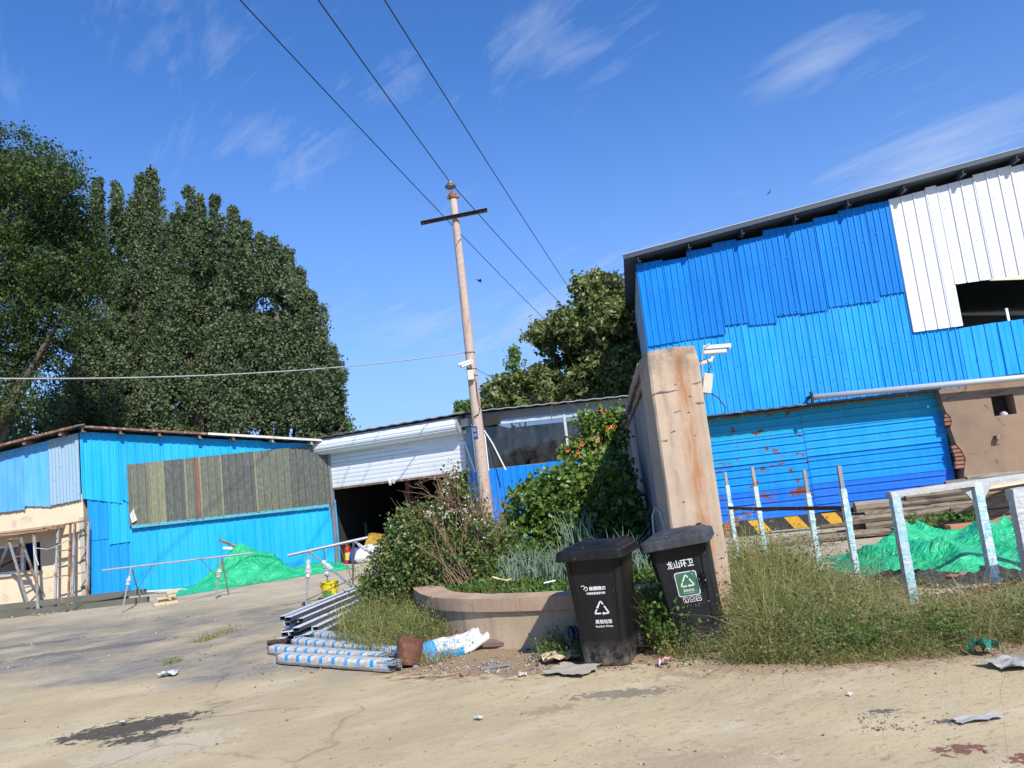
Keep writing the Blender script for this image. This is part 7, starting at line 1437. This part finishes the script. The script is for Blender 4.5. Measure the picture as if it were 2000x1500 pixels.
b_ = B(); q0, q1 = at(1424, 992, 12.0), at(1472, 994, 11.4); q2 = at(1648, 992, 9.75); b_.beam(q0, q1, .03, .045); b_.beam(q1, q2, .03, .05); tag(b_.make('cross_bar', simple('maroon_bar', (.06, .025, .02), .5, .3, 5, .1, 30, (.35, .30, .26), (.62, .7), 3), origin=q0), 'thin dark maroon bar running level between the wrapped posts', 'bar')
# welded frame wrapped in film
fA, fB = Vector((at(1745, 962, 7.66).x, 7.66, 0)), Vector((at(1905, 940, 7.98).x, 7.98, 0)); fC = fB+(fB-fA)*1.1; zt_ = 1.10
t = thing('tube_stand', 'film-wrapped tube frame with level top rail standing in front of the spread green tarp', 'frame', fA)
up3 = Vector((0, 0, zt_))
for p_, mt in ((fA, m_wrapw), (fB, m_wrapw), (fC, m_wrapw)):
    b = B(); wrapped(b, p_, p_+up3, .080, 60, .05); b.make('post', mt, t)
b = B(); wrapped(b, fA+up3-Vector((.05, 0, 0)), fC+up3, .058, 70, .06); b.make('top_rail', m_wrapg, t); b = B(); b.prism([fB+up3+Vector((-.16, 0, -.03)), fB+up3+Vector((.16, 0, -.03)), fB+Vector((.05, 0, zt_-.18)), fB+Vector((-.05, 0, zt_-.18))], (0, .03, 0)); b.make('film_gusset', m_wrapg, t)
gA = Vector((at(1983, 965, 6.95).x, 6.95, 0)); t = thing('tube_stand', 'nearer film-wrapped tube frame cut off by the right edge of the picture', 'frame', gA)
b = B(); wrapped(b, gA, gA+Vector((0, 0, 1.03)), .092, 56, .05); b.make('post', m_wrapg, t); b = B(); wrapped(b, gA+Vector((-.05, 0, 1.03)), gA+Vector((1.6, .3, 1.05)), .09, 24, .12); b.make('top_rail', m_wrapg, t); b = B(); wrapped(b, gA+Vector((1.55, .3, 0)), gA+Vector((1.55, .3, 1.05)), .1, 24, .12); b.make('post', m_wrapg, t)
b_ = B(); q0, q1 = gp(1790, 1205)+Vector((0, 0, .05)), gp(2060, 1128)+Vector((0, 0, .05)); b_.beam(q0+Vector((0, 0, .04)), q1+Vector((0, 0, .04)), .10, .01); b_.beam(q0, q1, .01, .09); b_.beam(q0-Vector((0, 0, .04)), q1-Vector((0, 0, .04)), .10, .01); tag(b_.make('rusty_beam', simple('red_rust_beam', (.17, .055, .035), .85, .3, 6), origin=q0), 'red rusty steel beam on the ground in front of the tarp at the right', 'beam')
b_ = B(); q0, q1 = gp(1900, 1222)+Vector((0, 0, .06)), gp(2060, 1262)+Vector((0, 0, .06)); b_.tube([q0, q1], .04, 10); tag(b_.make('dark_pipe', simple('dark_green_pipe', (.03, .05, .045), .4), origin=q0, smooth=True), 'dark pipe lying in the weeds at the right edge', 'pipe')
# logs
m_log = [simple('weathered_log', (.21, .165, .12), .92, .35, 6, .8, 40, (.09, .07, .055), (.52, .62), 5, stretch=(.5, 4, 4)), simple('grey_log', (.27, .23, .18), .92, .3, 6, .8, 40, (.12, .09, .07), (.5, .62), 5, stretch=(.5, 4, 4)), simple('bark_log', (.12, .085, .06), .95, .4, 8, .9, 50, (.24, .18, .13), (.55, .65), 7, stretch=(.6, 4, 4))]
lo = Vector((5.45, 14.0, 0)); la_ = R_(-9)
def log(x0, x1, row, z, r, i):
    d = Vector((math.cos(la_+random.uniform(-.035, .035)), math.sin(la_), 0)); sd = Vector((-math.sin(la_), math.cos(la_), 0)); p = lo+d*x0+sd*row; L = x1-x0; n = 9
    pts = [p+d*L*k/n+sd*.04*mn.noise(Vector((k*.7, i, 0)))+Vector((0, 0, z+r+.035*mn.noise(Vector((k*.8, i, 5)))+.012*L*k/n)) for k in range(n+1)]
    b = B(); b.tube(pts, [r*(1.12-.35*k/n)*random.uniform(.9, 1.1) for k in range(n+1)], 8, wob=.10); tag(b.make('log', m_log[i % 3], origin=p), 'weathered log in the '+('bottom' if z < .1 else 'lower' if z < .3 else 'middle' if z < .5 else 'upper' if z < .65 else 'topmost')+' layer of the stack behind the spread green tarp', 'log', 'logs in the low stack')
i = 0
for k, (z, x0) in enumerate(((0, .1), (.13, .35), (.26, .1), (.37, .7), (.48, .3), (.59, 1.0), (.68, 1.5), (.76, 2.1))):
    for row in (0, .17, .36):
        log(x0+random.uniform(-.25, .3)+row*.6, x0+random.uniform(3.8, 5.5), row, z*.92, random.uniform(.055, .085), i); i += 1
log(-1.15, 1.2, -.1, -.01, .07, i); log(-.9, 1.8, .25, .03, .05, i+1); log(-.25, 1.5, .05, .22, .035, i+2)
b_ = B(); b_.beam(at(1905, 955, 12.9), at(2060, 930, 13.4), .4, .035); tag(b_.make('cream_plank', simple('cream_plank', (.60, .50, .33), .8, .15, 4), origin=at(1905, 955, 12.9)), 'wide cream plank lying across the top of the log stack at the right', 'plank')
b_ = B(); b_.beam(at(1820, 950, 14.6), at(2060, 925, 15), .9, .02); tag(b_.make('tar_sheet', simple('dark_tar_sheet', (.045, .045, .047), .7), origin=at(1820, 950, 14.6)), 'dark flat sheet on top of the logs behind the cream plank', 'sheet')
b_ = B(); q = at(1905, 1030, 12.9); b_.box(q, (.85, .25, .16), R_(-8)); tag(b_.make('terracotta_block', simple('terracotta', (.40, .19, .10), .9, .2, 5), origin=q, bevel=.01), 'orange brown block at the foot of the logs behind the tarp', 'block')
# striped barrier board
q0, q1 = gp(1480, 1040), gp(1675, 1034); q0.y = 16.6; q1.y = 16.2; q0 = Vector((at(1445, 1035, 16.7).x, 16.7, 0)); q1 = Vector((at(1672, 1030, 16.2).x, 16.2, 0)); dv = q1-q0
t = thing('striped_barrier', 'low black and yellow striped barrier board in front of the blue ribbed boards', 'barrier', q0)
b = B(); b.beam(q0+Vector((0, 0, .19)), q1+Vector((0, 0, .19)), .08, .26); b.make('barrier_board', simple('barrier_black', (.025, .025, .028), .7, .3, 10, .1, 40, (.12, .10, .08), (.6, .7), 6), t)
nrm = Vector((dv.y, -dv.x, 0)).normalized(); dn = dv.normalized(); L = dv.length
for k in range(4):
    a = .18+k*.74; b = B(); o_ = q0+nrm*.043
    if a+.5 < L: b.quad(o_+dn*(a+.18)+Vector((0, 0, .065)), o_+dn*(a+.46)+Vector((0, 0, .065)), o_+dn*(a+.28)+Vector((0, 0, .315)), o_+dn*a+Vector((0, 0, .315))); b.make('yellow_stripe', simple('barrier_yellow', (.62, .34, .02), .6, .2, 20, 0, 10, (.25, .18, .1), (.6, .7), 12), t)
b_ = B(); q = at(1440, 1010, 16.9); b_.beam(at(1418, 1022, 17), at(1468, 1002, 16.9), .12, .05); b_.box(q+Vector((.0, .1, -.35)), (.7, .3, .5), .1); tag(b_.make('rusty_sheet', m_rust, origin=q), 'rusty brown sheet and box just right of the gate pillar behind the first post', 'scrap metal')
# black netting and rubble
def netheap(label, org, L, Wd, hh, seed):
    n = 46; V = []
    for j in range(n+1):
        for i in range(n+1):
            u, v = i/n, j/n; e = min(u, 1-u, v, 1-v)*4; h = hh*min(1, e)*(.55+.7*mn.noise(Vector((u*4, v*4, seed)))+.3*ridge((u, v), 9, seed)); V.append((org[0]+(u-.5)*L+.05*mn.noise(Vector((v*9, u, seed))), org[1]+(v-.5)*Wd, max(.004, h)))
    F = np.array([(j*(n+1)+i, j*(n+1)+i+1, (j+1)*(n+1)+i+1, (j+1)*(n+1)+i) for j in range(n) for i in range(n)]); tag(fastmesh('black_netting', np.array(V), F, simple('black_net', (.022, .021, .022), .85, .4, 20, 1.0, 30), origin=org), label, 'netting')
netheap('crumpled black netting in front of the left half of the tarp', (4.15, 9.0, 0), 1.1, .6, .16, 1); netheap('smaller heap of black netting between the two frame posts', (4.9, 8.75, 0), 1.1, .5, .13, 5)
b_ = B(); q = gp(1888, 1140); b_.box(q+Vector((0, .1, .05)), (.26, .14, .09), .4); tag(b_.make('red_brick_piece', simple('pale_red_brick', (.42, .17, .11), .9, .3, 14), origin=q, bevel=.012), 'single pale red brick lying in front of the tarp between the frame posts', 'brick')
gravel('rubble', [([(3.4, 7.6), (5.6, 8.0), (6.4, 10), (3.6, 9.6)], 1400, (.008, .03)), ([(3.4, 9.6), (4.4, 9.6), (5.4, 13.4), (4.0, 15)], 900, (.01, .03))], [st_[2], st_[1], st_[4], st_[0]])
weeds('log_side_weeds', [(6.4, 13.2), (7.4, 13.1), (7.4, 13.5), (6.4, 13.6)], 60, .2, .05, 420, z=.15, lean=.4, wd=.006, lump=0, seed=61, leafmat_=m_gc, lsz=(.05, .1))

# ------------------------------------------------------------ birds
def bird(label, px, py, D, s=1.0, rz=0):
    q = at(px, py, D); t = thing('flying_bird', label, 'bird', q, 'birds in the sky'); m_b = simple('bird_dark', (.03, .03, .035), .7, .2, 20, 0); M = Matrix.Translation(q)@Matrix.Rotation(rz, 4, 'Y')@Matrix.Rotation(.5, 4, 'Z')@Matrix.Scale(s, 4)
    b = B(); b.tube([M@Vector(p) for p in ((.10, 0, 0), (.075, 0, .008), (.03, 0, 0), (-.04, 0, -.004), (-.08, 0, 0), (-.13, 0, .002))], [.004*s, .017*s, .024*s, .02*s, .008*s, .012*s], 8); b.make('bird_body', m_b, t, smooth=True)
    for sy in (-1, 1):
        b = B(); W__ = [(.04, .01, .0), (-.03, .01, 0), (-.045, .09, .045), (-.09, .19, .02), (-.02, .14, .055), (.04, .07, .04)]; lo_ = [M@Vector((x, sy*y, z)) for x, y, z in W__]; b.prism(lo_, (0, 0, .006*s)); b.make('wing', m_b, t)
bird('small dark bird flying just right of the utility pole', 936, 549, 24, .95, .5); bird('small dark bird flying high above the tall warehouse roof', 1503, 376, 32, 1.0, -1.0)
